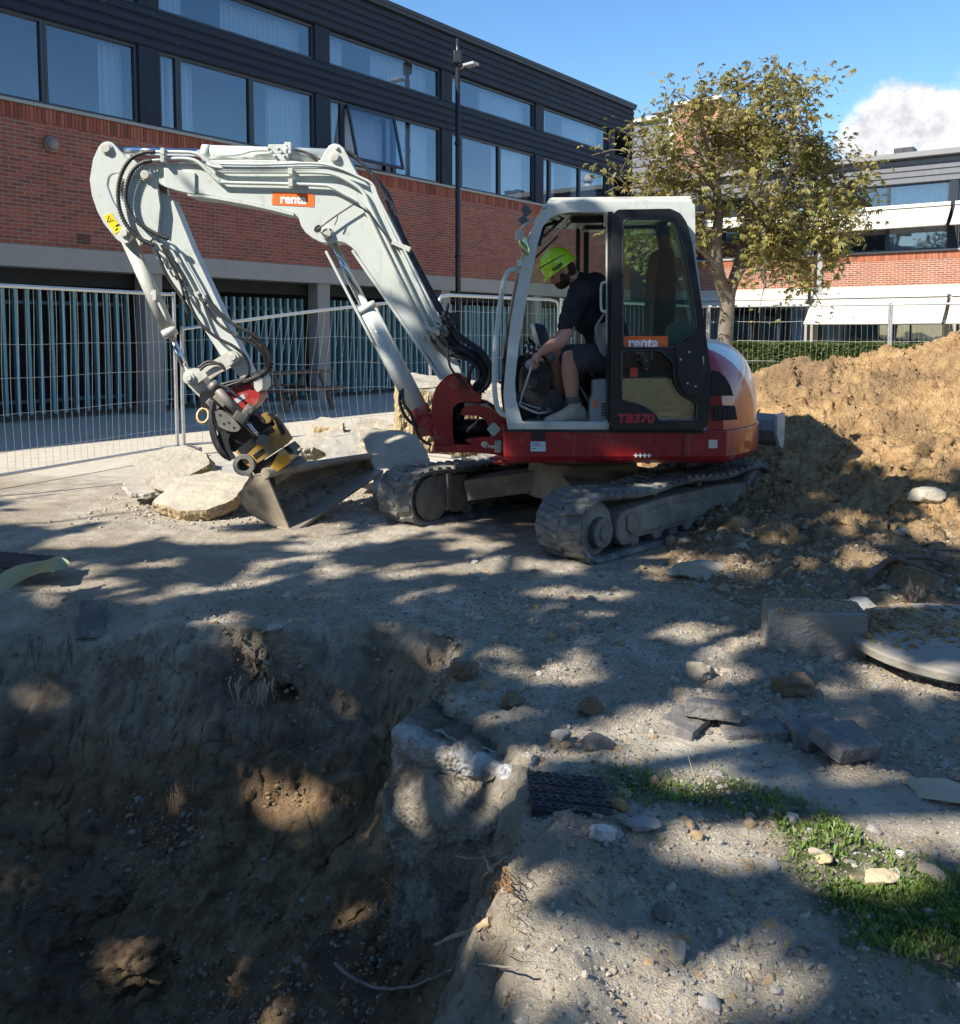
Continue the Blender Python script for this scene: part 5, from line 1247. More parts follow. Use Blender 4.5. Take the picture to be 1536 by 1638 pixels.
# ------------------------------------------------------------ cab
def pq(lst, Y): return [P(x, y, Y) for x, y in lst]
def rounded(lst, r=5, k=4):
    """round the corners of a pixel polygon"""
    out = []; n = len(lst)
    for i in range(n):
        a, b, c = Vector(lst[i-1]), Vector(lst[i]), Vector(lst[(i+1) % n]); u = (a-b); v = (c-b); ru = min(r, u.length*.45); rv = min(r, v.length*.45); p0 = b+u.normalized()*ru; p1 = b+v.normalized()*rv
        for j in range(k+1): t = j/k; out.append(tuple((1-t)**2*p0+2*t*(1-t)*b+t*t*p1))
    return out
def cab():
    Y0 = 6.66; far = 7.62
    outer = [(813, 688), (808, 660), (806, 635), (808, 600), (812, 560), (818, 510), (826, 467), (836, 417), (844, 391), (850, 372), (857, 352), (868, 337), (883, 327), (899, 322.5), (1106, 322), (1112, 328), (1113, 400), (1119, 450), (1127, 520), (1135, 600), (1134, 688)]
    hA = rounded([(836, 675), (826, 640), (824, 612), (829, 560), (842, 482), (850, 440), (860, 391), (868, 363), (878, 350), (891, 342), (912, 339), (971, 339), (972, 675)], 4)
    hB = rounded([(994, 352), (1078, 352), (1100, 440), (1112, 530), (1118, 600), (1118, 668), (994, 668)], 5)
    mb = MB(); mb.prism(pq(outer, Y0), [pq(hA, Y0), pq(hB, Y0)], (0, .075, 0)); fr = mb.build('cab_frame', M_wp, EX, bevel=.010, seg=3)
    mb = MB(); mb.prism(pq([(972, 338), (981, 338), (981, 690), (972, 690)], Y0-.012), vec=(0, .1, 0)); mb.build('door_pillar', M_blk, EX, bevel=.004)
    sl_ = MB(); sl_.prism(pq([(815, 676), (975, 676), (975, 687), (814, 687)], Y0-.015), vec=(0, .08, 0)); sl_.build('door_sill', M_wpd, EX, bevel=.004)
    # far side frame: same profile, real distance behind
    k = lambda lst: [(Vector((p.x, far, p.z))) for p in pq(lst, Y0)]
    hA2 = rounded([(838, 640), (829, 600), (832, 560), (845, 482), (852, 440), (862, 391), (872, 352), (891, 342), (1090, 342), (1108, 440), (1118, 560), (1118, 600), (980, 640)], 5)
    mb = MB(); mb.prism(k(outer), [k(hA2)], (0, .05, 0)); mb.build('cab_frame', M_blk, EX, bevel=.008)
    for (xa, xb) in ((944, 948), (958, 964)):
        b_ = MB(); a = P(xa, 342, Y0); c = P(xb, 640, Y0); b_.box2((a.x, far-.03, c.z), (c.x, far, a.z)); b_.build('window_bar', M_blk, EX)
    # roof
    r_ = [(866, 333), (872, 326), (882, 321), (900, 319), (1104, 317), (1108, 319), (1108, 330), (900, 331)]
    mb = MB(); mb.prism(pq(r_, Y0+.02), vec=(0, far-Y0+.01, 0)); mb.build('roof', M_wp, EX, bevel=.006)
    mb = MB(); a = pq([(878, 318.2), (884, 315.8), (1106, 313.5), (1106, 317), (884, 320)], Y0+.06); mb.prism(a, vec=(0, far-Y0-.08, 0)); mb.build('roof_guard', M_wpd, EX, bevel=.003)
    mb = MB(); mb.prism(pq([(880, 333), (1100, 333), (1100, 338), (876, 344)], Y0+.08), vec=(0, far-Y0-.1, 0)); mb.build('headliner', M_blk, EX)
    # windshield slid up under the roof, and things hanging there
    mb = MB(); mb.bar(P(868, 380, 6.95), P(905, 345, 6.95), .03, .02); mb.box(P(935, 356, 7.1), (.24, .4, .05)); mb.tube([P(862, 392, 6.85), P(870, 362, 7.0), P(900, 352, 7.2), P(960, 352, 7.3)], .016); mb.box(P(948, 364, 7.2), (.14, .2, .05)); mb.build('raised_windshield', M_blk, EX, bevel=.004)
    w = MB(); w.tube([P(866, 393, 6.74), P(890, 372, 6.74), P(909, 353, 6.74)], .0065); w.cyl(P(907, 355, 6.74), P(911, 351, 6.74), .012, .012, 10); w.build('wiper', mat('wiper_grey', (.45, .43, .4), .5), EX)
    w = MB(); w.tube([P(857, 412, 6.8), P(875, 394, 6.8), P(893, 378, 6.8)], .008); w.build('wiper', M_blk, EX)
    mb = MB(); mb.prism([p+Vector((0, -.02, 0)) for p in k([(826, 590), (840, 574), (1118, 570), (1120, 676), (826, 676)])], vec=(0, .02, 0)); mb.build('far_lower_panel', M_blk, EX)
    # rear wall / rear window frame and front lower panel
    mb = MB(); a = P(1112, 400, Y0); c = P(1130, 600, Y0)
    mb.box2((c.x-.05, Y0+.08, P(0, 600, Y0).z), (c.x, far, P(0, 560, Y0).z)); mb.box2((a.x-.06, far-.06, P(0, 560, Y0).z), (a.x, far, P(0, 340, Y0).z)); mb.build('rear_frame', M_blk, EX)
    g = MB(); g.add(pq([(994, 352), (1078, 352), (1100, 440), (1112, 530), (1118, 600), (1118, 668), (994, 668)], Y0+.04), [tuple(range(7))]); g.build('side_window', M_cabglass, EX)
    g = MB(); a = P(1105, 345, 6.75); b_ = P(1126, 560, 6.75); g.add([(a.x-.02, 6.75, a.z), (a.x-.02, far, a.z), (b_.x-.03, far, b_.z), (b_.x-.03, 6.75, b_.z)], [(0, 1, 2, 3)]); g.build('rear_window', M_cabglass, EX)
    g = MB(); pf = k([(838, 640), (829, 600), (832, 560), (845, 482), (852, 440), (862, 391), (872, 352), (891, 342), (1090, 342), (1108, 440), (1118, 560), (1118, 600), (980, 640)]); g.add([v+Vector((0, .02, 0)) for v in pf], [tuple(range(len(pf)))]); g.build('far_window', M_cabglass, EX)
    # floor
    mb = MB(); a = P(822, 676, Y0); c = P(1130, 676, Y0); mb.box2((a.x+.02, Y0+.08, a.z-.04), (c.x-.05, far, a.z-.005)); mb.build('cab_floor', mat('floor_mat', (.10, .10, .095), .8, dirt=(.3, .26, .2), dirt_amt=.6, dirt_scale=8), EX)
    mb = MB(); d = P(830, 600, Y0); mb.box2((a.x+.0, Y0+.10, a.z), (a.x+.05, far, a.z+.18)); mb.build('front_lower_panel', M_blk, EX)
    # door, swung back and latched flat against the side
    dO = rounded([(979, 345), (988, 335), (1073, 333.5), (1089, 341), (1099, 356), (1107, 386), (1118, 456), (1128, 521), (1136, 586), (1138.5, 626), (1134.6, 672), (1126, 688), (982, 688), (977, 682)], 4)
    h1 = rounded([(996.5, 357), (1003, 350), (1060, 350), (1077, 356), (1087, 370), (1097, 409), (1107, 469), (1114.5, 521), (1112, 532), (1094, 542), (1083, 556), (997, 556)], 5)
    h2 = rounded([(995, 561), (1058, 561), (1077, 580), (1080, 614), (1092, 632), (1116, 646), (1113.5, 672), (1055, 674), (1048, 662), (1030, 650), (995, 641)], 5)
    YD = 6.590
    mb = MB(); mb.prism(pq(dO, YD), [pq(h1, YD), pq(h2, YD)], (0, .045, 0)); dr = mb.build('door', M_blk, EX, bevel=.008, seg=3)
    g = MB(); g.add(pq([(995, 349), (1078, 349), (1100, 400), (1118, 520), (1122, 676), (993, 676)], YD+.03), [tuple(range(6))]); g.build('door_glass', M_cabglass, dr)
    # seal round the glass
    s_ = MB(); s_.tube([v+Vector((0, -.002, 0)) for v in pq(h1, YD)], .006, closed=True, n=6); s_.build('window_seal', mat('rubber_seal', (.05, .05, .05), .3), dr)
    s_ = MB(); s_.tube([v+Vector((0, -.002, 0)) for v in pq(h2, YD)], .006, closed=True, n=6); s_.build('window_seal', mat('rubber_seal', (.05, .05, .05), .3), dr)
    lt = MB(); lt.prism(pq(rounded([(1080, 558), (1096, 545), (1112, 540), (1122, 546), (1126, 590), (1124, 632), (1112, 636), (1096, 628), (1086, 610), (1084, 580)], 5), YD-.028), vec=(0, .03, 0)); l_ = lt.build('door_latch_cover', M_blk, dr, bevel=.014, seg=3)
    bt = MB()
    for x, y in ((1103, 563), (1100, 613), (1113, 618), (1089, 575)): c = P(x, y, YD-.03); bt.cyl(c, c+Vector((0, -.005, 0)), .007, n=10)
    bt.build('bolts', M_wp, l_)
    h = MB(); h.box(P(1123, 576, YD-.004), (.03, .01, .055)); h.build('hinge_block', M_wp, dr, bevel=.003)
    h = MB(); c = P(1034, 580, YD-.01); h.cyl(c, c+Vector((0, -.02, 0)), .038, .034, 20); h.tube([P(1042, 560, YD-.02), P(1043, 575, YD-.04), P(1042, 584, YD-.02)], .012); h.build('door_handle', M_blk, dr, bevel=.004)
    h = MB()
    for x, y in ((1034, 577), (1034, 590)): c = P(x, y, YD-.031); h.cyl(c, c+Vector((0, -.004, 0)), .008, n=10)
    h.build('lock', M_stl, dr)
    # signs on the door
    s_ = MB(); s_.prism(pq([(998, 537.5), (1068.5, 537.5), (1068.5, 558), (998, 559)], YD+.024), vec=(0, .004, 0)); sg = s_.build('company_sign', M_org, dr)
    wpp = pw(1, YD); t_ = MB(); c = P(1029, 549, YD+.022); text_mb(t_, 'renta', .115, lambda x, y, z: (c.x+x, c.y-z*.3, c.z+y), bold=.004, width=48*wpp); t_.build('lettering', M_lett, sg)
    t_ = MB(); c = P(1016.5, 670, YD-.002); text_mb(t_, 'TB370', .085, lambda x, y, z: (c.x+x, c.y-z*.4, c.z+y), bold=.0035, shear=.12, width=60*wpp); t_.build('model_lettering', M_redl, dr)
    s_ = MB(); s_.prism(pq([(1008, 588), (1020, 588), (1020, 603), (1008, 603)], YD+.024), vec=(0, .004, 0)); s_.build('warning_sticker', mat('red_sticker', (.5, .05, .03), .5), dr)
    # hand rail in front of the cab
    h = MB(); h.tube(catmull([P(838, 436, 6.7), P(822, 431, 6.7), P(811, 438, 6.7), P(804, 462, 6.7), P(797, 510, 6.7), P(792, 560, 6.7), P(791, 610, 6.7), P(794, 645, 6.7), P(801, 660, 6.7), P(813, 666, 6.7)], 5), .0185, n=12); h.build('hand_rail', M_wp, EX)
    # lamps and mirror at the front pillar
    for (x, y) in ((842, 336), (838, 353)):
        h = MB(); h.bar(P(x-5, y+5, 6.75), P(x+5, y-3, 6.75), .09, .07); h.build('work_lamp', mat('lamp_case', (.10, .105, .11), .4), EX, bevel=.008)
    h = MB(); h.tube([P(853, 352, 6.7), P(838, 360, 6.68), P(829, 372, 6.66), P(829, 388, 6.66)], .008); h.tube([P(848, 395, 6.7), P(836, 392, 6.66), P(832, 382, 6.66)], .007); br_ = h.build('mirror_bracket', M_wpd, EX)
    h = MB(); c = P(838, 391, 6.62); h.ell(c, (.035, .018, .085), rot=Matrix.Rotation(R(-18), 3, 'Y')); h.build('mirror', mat('mirror_face', (.5, .6, .35), .15, metal=.8), br_)  # yellow green reflection is put into the metal colour of the mirror
    h = MB(); h.box(P(831, 377, 6.63), (.06, .06, .07)); h.build('camera_head', M_wpd, br_, bevel=.01)
    h = MB(); h.box(P(832, 421, 6.66), (.045, .05, .05)); h.build('lamp_socket', M_wp, EX, bevel=.006)
    h = MB(); h.box(P(1119, 334, 7.2), (.07, .12, .05)); h.build('rear_lamp', M_blk, EX, bevel=.008)
    # interior -------------------------------------------------
    def part(name, m_, fn, bev=.01): b__ = MB(); fn(b__); return b__.build(name, m_, EX, bevel=bev)
    seat = MB(); s0 = P(1010, 585, 7.15)
    bk = [(1040, 590), (1046, 520), (1050, 440), (1056, 400), (1066, 392), (1080, 398), (1084, 440), (1082, 520), (1078, 592)]
    seat.prism(pq(bk, 6.95), vec=(0, .46, 0)); seat.build('seat_backrest', mat('seat_fabric', (.02, .021, .022), .8), EX, bevel=.04, seg=3)
    seat = MB(); seat.prism(pq([(950, 592), (958, 578), (1050, 576), (1056, 600), (1040, 612), (960, 612)], 6.93), vec=(0, .5, 0)); seat.build('seat_cushion', mat('seat_fabric', (.02, .021, .022), .8), EX, bevel=.03, seg=3)
    part('seat_box', M_blk, lambda b: b.prism(pq([(965, 612), (1040, 612), (1050, 674), (960, 674)], 6.95), vec=(0, .45, 0)))
    part('armrest', mat('green_grey_plastic', (.20, .30, .26), .5), lambda b: b.prism(pq(rounded([(1066, 548), (1070, 522), (1084, 514), (1104, 514), (1108, 560), (1080, 566)], 5), 6.80), vec=(0, .1, 0)), .02)
    part('side_console', M_grey, lambda b: b.prism(pq(rounded([(953, 540), (956, 522), (964, 516), (975, 514), (985, 520), (985, 572), (968, 572), (958, 560)], 5), 6.80), vec=(0, .13, 0)), .02)
    part('grab_loop', M_wp, lambda b: b.tube(catmull([P(973, 498, 6.74), P(966, 498, 6.74), P(962, 492, 6.74), P(962, 458, 6.74), P(966, 452, 6.74), P(973, 451, 6.74)], 4), .010, n=10), 0)
    part('console_lever', M_grey, lambda b: b.tube(catmull([P(968, 500, 6.78), P(960, 512, 6.78), P(953, 525, 6.78), P(957, 540, 6.78)], 4), .009, n=8), 0)
    part('heater_box', M_grey, lambda b: b.prism(pq(rounded([(944, 676), (944, 640), (949, 634), (949, 608), (975, 606), (990, 606), (990, 676)], 3), 6.76), vec=(0, .14, 0)), .01)
    part('heater_slots', M_blk, lambda b: [b.prism(pq([(962, y), (970, y), (970, y+2.2), (962, y+2.2)], 6.755), vec=(0, .01, 0)) for y in (645, 649.5, 654, 658.5, 663)], 0)
    part('heater_sticker', M_org, lambda b: b.prism(pq([(950, 641), (956, 640), (955, 651), (949, 652)], 6.757), vec=(0, .01, 0)), 0)
    part('dashboard', M_blk, lambda b: (b.prism(pq(rounded([(832, 640), (834, 600), (842, 580), (868, 578), (884, 590), (880, 620), (868, 668), (836, 672)], 6), 7.02), vec=(0, .4, 0))), .03)
    part('pedal_unit', mat('dark_grey_plastic', (.06, .06, .06), .5), lambda b: (b.prism(pq(rounded([(862, 672), (868, 640), (884, 620), (900, 628), (900, 672)], 6), 6.98), vec=(0, .3, 0)), b.cyl(P(851, 612, 7.0), P(851, 612, 7.06), .045, .045, 20)), .02)
    part('joystick_console', M_grey, lambda b: (b.ell(P(852, 583, 6.92), (.055, .05, .045)), b.ell(P(880, 572, 7.1), (.04, .04, .035))), 0)
    mo = MB(); mo.bar(P(851, 518, 6.98), P(862, 555, 6.98), .03, .10, (0, 1, 0)); mo.build('monitor_post', M_wpd, EX, bevel=.006)
    mo = MB(); mo.prism(pq([(855, 516), (872, 520), (884, 556), (866, 558)], 7.0), vec=(0, .16, 0)); mo.build('monitor', mat('screen_glass', (.05, .08, .12), .15), EX, bevel=.006)
    le = MB()
    rr = random.Random(4)
    for i in range(9):
        a = P(rr.uniform(836, 862), rr.uniform(545, 568), rr.uniform(6.85, 7.2)); le.tube([a, a+Vector((rr.uniform(-.03, .06), 0, rr.uniform(-.08, .05))), a+Vector((rr.uniform(-.06, .1), .02, rr.uniform(-.14, .02)))], .009)
        if i % 2: le.ell(a, .018, 10, 8)
    le.build('levers', M_blk, EX)
    le = MB()
    for i in range(4):
        a = P(rr.uniform(840, 858), rr.uniform(552, 566), 6.86); le.ell(a, .012, 10, 8)
    le.build('chrome_knobs', M_chr, EX)
    rod = MB(); rod.tube([P(853, 578, 6.74), P(846, 600, 6.72), P(835, 632, 6.72), P(831, 648, 6.72)], .0075); rod.tube([P(831, 648, 6.72), P(845, 655, 6.74), P(860, 661, 6.78), P(874, 660, 6.84)], .008); rod.tube([P(833, 644, 6.9), P(850, 650, 6.9), P(866, 654, 6.9)], .006); rod.build('pedal_linkage', M_wpd, EX)
    for i in range(6):
        pd = MB(); a = P(rr.uniform(848, 880), rr.uniform(655, 668), rr.uniform(6.8, 7.1)); pd.box(a, (.06, .04, .015), Matrix.Rotation(rr.uniform(-.6, .6), 3, 'Y')); pd.build('pedal', M_stl, EX, bevel=.003)
    lv = MB()
    for i in range(5): a = P(928+i*4, 620+i*7 % 30, 6.85); lv.ell(a, .010, 8, 6); lv.tube([a, a+Vector((.05, .03, -.06))], .006)
    lv.build('valve_knobs', M_stl, EX)
cab()
# ------------------------------------------------------------ boom, stick, cylinders
YB = 7.32      # near face of the boom; its centre line is 7.45
def cylset(name, p0, p1, split, rb, rr, mb_, mr_, endr=0):
    """barrel p0->split, rod split->p1"""
    p0, p1 = Vector(p0), Vector(p1); s = p0+(p1-p0)*split; u = (p1-p0).normalized()
    b = MB(); b.cyl(p0, s, rb, rb, 28); b.cyl(s-u*.05, s+u*.012, rb*1.07, rb*1.07, 28); bo = b.build(name, mb_, EX)
    r = MB(); r.cyl(s, p1, rr, rr, 20); r.build('piston_rod', mr_, bo)
    return bo
def boom():
    out = [(226, 277), (230, 269), (238, 264), (250, 262), (300, 258), (345, 256), (400, 255), (470, 257), (505, 261), (514, 254), (521, 240), (527, 232), (535, 229), (543, 231), (550, 237), (556, 248), (563, 262), (574, 282), (590, 297), (604, 322), (640, 394), (676, 466), (702, 522), (724, 565), (743, 604), (738, 618), (722, 622), (710, 612), (689, 576), (660, 538), (633, 500), (612, 468), (584, 427), (570, 404), (563, 396), (553, 389), (543, 386.5), (526, 388.5), (512, 387), (500, 381), (489, 372), (482, 362), (478, 349), (470, 341), (440, 333), (400, 324), (345, 314), (310, 308), (292, 306), (270, 300), (250, 293), (236, 289), (228, 284)]
    mb = MB(); mb.prism(pq(out, YB), vec=(0, .26, 0)); bm_ = mb.build('boom', M_wp, EX, bevel=.007, seg=2)
    # raised box at the stick end and weld flanges
    f = MB(); f.prism(pq([(262, 268), (312, 276), (312, 311), (284, 305), (262, 298)], YB-.018), vec=(0, .02, 0)); f.build('boom_end_cover', M_wp, bm_, bevel=.004)
    f = MB(); f.prism(pq([(300, 309), (345, 314), (400, 324), (440, 333), (470, 341), (470, 345), (438, 337), (398, 328), (343, 318), (300, 313)], YB-.012), vec=(0, .285, 0)); f.build('bottom_flange', M_wp, bm_, bevel=.002)
    f = MB(); f.prism(pq([(565, 399), (584, 426), (612, 466), (660, 535), (707, 606), (704, 609), (657, 540), (609, 470), (581, 430), (562, 402)], YB-.012), vec=(0, .285, 0)); f.build('bottom_flange', M_wp, bm_, bevel=.002)
    # bosses and pins
    def pin(x, y, r, d=.03, name='pin', par=bm_, m_=M_wpd, Yp=YB, rim=True):
        c = P(x, y, Yp); b = MB(); b.cyl(c, c-Vector((0, d*.6, 0)), r*1.35, r*1.3, 28)
        b.cyl(c-Vector((0, d*.6, 0)), c-Vector((0, d, 0)), r, r*.96, 6 if not rim else 24); return b.build(name, m_, par, bevel=.002)
    pin(536, 252, .030, .03); pin(539, 237, .012, .02); pin(235.5, 281, .034, .06); pin(523.5, 373.5, .036, .035); pin(727.5, 612, .04, .0, m_=M_redd)
    # oval hole in the lift-cylinder lug
    h = MB(); h.prism(pq(rounded([(503, 363), (511, 358), (515, 366), (508, 372), (502, 370)], 4), YB-.003), vec=(0, .01, 0)); h.build('lug_hole', M_dark, bm_)
    # steel pipes along the boom
    def pipe(pts, r=.0125, d=.035, m_=M_wp, par=bm_, name='hydraulic_pipe'):
        b = MB(); c = [P(x, y, YB-d) for x, y in pts]; b.tube(catmull(c, 4), r, n=8); return b.build(name, m_, par, fix=False)
    pipe([(246, 243), (285, 243), (312, 245), (326, 253), (340, 265), (352, 273), (368, 275), (450, 275), (508, 276), (535, 279), (560, 291), (580, 306), (593, 332), (618, 384), (655, 460), (690, 532)], .014)
    pipe([(241, 257), (270, 254), (300, 254), (318, 260), (334, 275), (350, 289), (362, 292), (450, 294), (512, 296), (530, 299), (556, 313), (574, 323), (588, 342), (612, 392), (650, 470), (684, 535)], .014)
    pipe([(330, 262), (352, 268), (420, 269), (505, 268), (530, 270), (566, 281), (592, 294), (600, 312), (628, 372), (664, 446), (700, 524)], .012, .05)
    pipe([(352, 262), (420, 263), (500, 261), (540, 268), (575, 283), (596, 295), (606, 318), (634, 374), (672, 450), (707, 520)], .010, .07)
    for (x, y, w, h_) in ((466, 275, 7, 10), (466, 293, 7, 12), (262, 243, 6, 10), (262, 255, 6, 10), (638, 392, 22, 7), (692, 528, 26, 7), (700, 512, 12, 7), (652, 398, 10, 8)):
        b = MB(); c = P(x, y, YB-.045); b.box(c, (pw(w, YB), .07, pw(h_, YB)), Matrix.Rotation(R(24) if x > 600 else 0, 3, 'Y')); b.build('pipe_clamp', M_wpd, bm_, bevel=.003)
    rr = random.Random(9)
    b = MB()
    for i in range(14):
        t = i/13; c = P(676+34*t, 532-14*t+rr.uniform(-3, 8), YB-.05); b.cyl(c, c+Vector((.02, 0, -.05)), .016, .014, 6)
    b.build('pipe_fittings', M_wpd, bm_)
    # wrinkled black cable on the lug
    pipe([(508, 367), (525, 354), (545, 340), (572, 323)], .006, .05, M_hose, name='cable'); pipe([(510, 368), (516, 374), (530, 380)], .004, .05, M_hose, name='cable'); pipe([(535, 360), (539, 352), (540, 344)], .004, .045, M_hose, name='cable'); pipe([(566, 325), (590, 340), (606, 362), (622, 382), (632, 396)], .006, .06, M_hose, name='cable')
    # sign on the boom
    s_ = MB(); s_.prism(pq([(436, 307), (503, 309.5), (502.5, 331), (435.5, 327.5)], YB-.003), vec=(0, .004, 0)); sg = s_.build('company_sign', M_org, bm_)
    t_ = MB(); c = P(469, 319, YB-.0045); ca, sa = math.cos(R(2)), -math.sin(R(2)); text_mb(t_, 'renta', .1, lambda x, y, z: (c.x+x*ca-y*sa, c.y-z*.4, c.z+x*sa+y*ca), bold=.0035, width=pw(41, YB)); t_.build('lettering', M_lett, sg)
    # boom lift cylinder
    p0 = P(681, 677, 7.40); p1 = P(524, 374, 7.42)
    bo = cylset('lift_cylinder', p0, p1, .62, .078, .036, M_wp, M_chr)
    g = MB(); g.bar(P(522, 402, 7.36), P(597, 548, 7.36), .02, .05, (0, 1, 0)); g.build('rod_guard', M_wp, bo, bevel=.003)
    e = MB(); u = (p1-p0).normalized(); e.cyl(p0-Vector((0, .10, 0)), p0+Vector((0, .10, 0)), .095, .095, 32); e.cyl(p0, p0+u*.14, .085, .082, 28); e.build('cylinder_base', M_redd, bo, bevel=.004)
    e = MB(); c = P(681, 677, 7.28); e.cyl(c+Vector((0, .02, 0)), c-Vector((0, .012, 0)), .06, .058, 28); e.build('pin', M_redd, bo)
    h = MB(); h.tube(catmull([P(641, 625, 7.25), P(640, 645, 7.22), P(650, 668, 7.22), P(668, 684, 7.25)], 5), .013); h.tube(catmull([P(644, 622, 7.25), P(646, 645, 7.2), P(658, 664, 7.22), P(672, 700, 7.22), P(690, 712, 7.25)], 5), .012); h.build('hose', M_hose, bo)
    # stick cylinder on top of the boom
    a = P(537, 251, 7.45); b_ = P(172, 240, 7.45); bo = cylset('stick_cylinder', a, b_, .575, .062, .030, M_wp, M_chr)
    v = MB(); v.box(P(446, 240, 7.38), (.14, .10, .07)); v.box(P(452, 252, 7.36), (.1, .06, .05)); v.box(P(462, 238, 7.38), (.05, .08, .09))
    for i in range(8): c = P(430+i*5, 238+(i % 3)*6, 7.33); v.cyl(c, c-Vector((0, .03, 0)), .012, .012, 6)
    v.build('valve_block', M_wp, bo, bevel=.004)
    b = MB(); b.tube(catmull([P(345, 249, 7.36), P(380, 247, 7.36), P(405, 241, 7.36), P(435, 240, 7.36)], 4), .011); b.build('hydraulic_pipe', M_wp, bo)
    b = MB()
    for o_ in (0, 4, 8): b.tube(catmull([P(470+o_, 238+o_*.3, 7.36), P(490+o_, 244+o_*.4, 7.34), P(505+o_, 256, 7.34), P(520+o_, 262, 7.34)], 4), .010)
    b.build('hose', M_hose, bo)
    b = MB()
    for o_, dy in ((0, .05), (3, .12), (7, .18)): b.tube(catmull([P(548+o_, 238+o_, YB+dy), P(570+o_, 252+o_, YB+dy), P(600+o_, 285+o_, YB+dy), P(618+o_, 318, YB+dy), P(628+o_, 350, YB+dy), P(646+o_, 392, YB+dy), P(690+o_, 476, YB+dy), P(712+o_, 515, YB+dy)], 5), .012)
    b.build('hose', M_hose, EX)
    return bm_
BOOM = boom()
def hose_bundle(name, paths, r, m_, Yf, parent, ribbed=False, n=8):
    b = MB()
    for pts in paths:
        c = catmull([P(x, y, Yf+(d if len(p3) > 2 else 0)) for p3 in pts for (x, y, d) in [(*p3[:2], p3[2] if len(p3) > 2 else 0)]], 7)
        if ribbed:
            # spiral guard: radius alternates along the hose
            L = [0]
            for i in range(1, len(c)): L.append(L[-1]+(c[i]-c[i-1]).length)
            N = int(L[-1]/.011); cc = []; rd = []
            for k in range(N+1):
                s = L[-1]*k/N; i = min(len(c)-2, max(0, int(np.searchsorted(L, s))-1)); f = (s-L[i])/(L[i+1]-L[i]+1e-9); cc.append(c[i].lerp(c[i+1], f)); rd.append(r*(1.15 if k % 2 else .72))
            b.tube(cc, r, n=n, rad=rd)
        else: b.tube(c, r, n=n)
    return b.build(name, m_, parent, fix=False)
def stick():
    YS = 7.37     # the stick runs between the boom's end plates: near face
    head = [(172, 226), (179, 227.5), (188, 237), (199, 250), (211, 259), (225, 262), (240, 268), (250, 290), (256, 330), (252, 372), (240, 385), (225, 380), (212, 372), (208, 383), (204, 388), (196, 389), (185, 381), (166, 357), (155, 336), (147, 312), (143.5, 287), (149, 254), (158, 234), (165, 227.5)]
    slot = rounded([(170, 296), (173, 281), (181, 276), (194, 276), (200, 283), (198, 300), (197, 325), (199, 340), (190, 338), (180, 322)], 4)
    mb = MB()
    mb.prism(pq(head, 7.31), [pq(slot, 7.31)], (0, .045, 0)); mb.prism([p+Vector((0, .235, 0)) for p in pq(head, 7.31)], [[p+Vector((0, .235, 0)) for p in pq(slot, 7.31)]], (0, .045, 0))
    body = [(206, 268), (225, 262), (246, 300), (276, 319), (308, 398), (349, 485), (362, 513), (408, 606), (412, 618), (404, 628), (392, 624), (385, 605), (353, 568), (321, 518), (291, 472), (262, 430), (232, 382), (212, 362), (200, 330)]
    mb.prism(pq(body, YS), vec=(0, .16, 0)); st = mb.build('stick', M_wp, EX, bevel=.006)
    def pin(x, y, r, Yp, m_=M_wpd, d=.03): c = P(x, y, Yp); b = MB(); b.cyl(c+Vector((0, .01, 0)), c-Vector((0, d*.5, 0)), r*1.35, r*1.3, 24); b.cyl(c-Vector((0, d*.5, 0)), c-Vector((0, d, 0)), r, r*.95, 20); b.build('pin', m_, st, bevel=.002)
    pin(171, 237.5, .034, 7.31); pin(200, 373, .028, 7.31)
    s_ = MB(); s_.prism(pq([(165, 346), (178, 340.5), (195, 367), (184, 374.5)], 7.307), vec=(0, .004, 0)); sk = s_.build('warning_sticker', M_yst, st)
    t_ = MB()
    a, b_, c_ = (171.5, 355), (182, 352), (174, 344.5)
    t_.tube([P(x, y, 7.305) for x, y in (a, b_, c_)], .0022, n=4, closed=True); t_.tube([P(176, 349, 7.305), P(177, 352, 7.305)], .002, n=4)
    t_.prism(pq([(184, 361), (190, 357.5), (191, 359.5), (186, 363)], 7.305), vec=(0, .002, 0)); t_.prism(pq([(184, 367), (188, 364.5), (189, 366), (185, 369)], 7.305), vec=(0, .002, 0)); t_.build('print', M_blk, sk)
    # bucket cylinder
    a = P(202, 376, 7.44); b_ = P(303, 603, 7.44); bo = cylset('bucket_cylinder', a, b_, .70, .056, .027, M_wpd, M_chr)
    v = MB(); v.tube([P(243, 468, 7.36), P(250, 476, 7.36), P(262, 500, 7.36), P(272, 520, 7.36)], .013); v.box(P(248, 472, 7.36), (.03, .05, .08)); v.build('hydraulic_pipe', M_wpd, bo)
    # link levers
    l = MB(); l.prism(pq(rounded([(293, 596), (303, 589), (316, 590), (330, 583), (366, 562), (376, 562), (383, 570), (380, 580), (370, 583), (335, 600), (318, 612), (304, 617), (292, 610)], 6), 7.31), vec=(0, .05, 0))
    l.prism([p+Vector((0, .23, 0)) for p in pq(rounded([(293, 596), (303, 589), (316, 590), (330, 583), (366, 562), (376, 562), (383, 570), (380, 580), (370, 583), (335, 600), (318, 612), (304, 617), (292, 610)], 6), 7.31)], vec=(0, .05, 0)); lk = l.build('link_lever', M_wpd, EX, bevel=.006)
    l = MB(); l.prism(pq(rounded([(292, 598), (304, 592), (316, 598), (345, 632), (352, 646), (342, 652), (330, 646), (300, 616)], 5), 7.37), vec=(0, .16, 0)); l.build('link_rod', M_wpd, EX, bevel=.008)
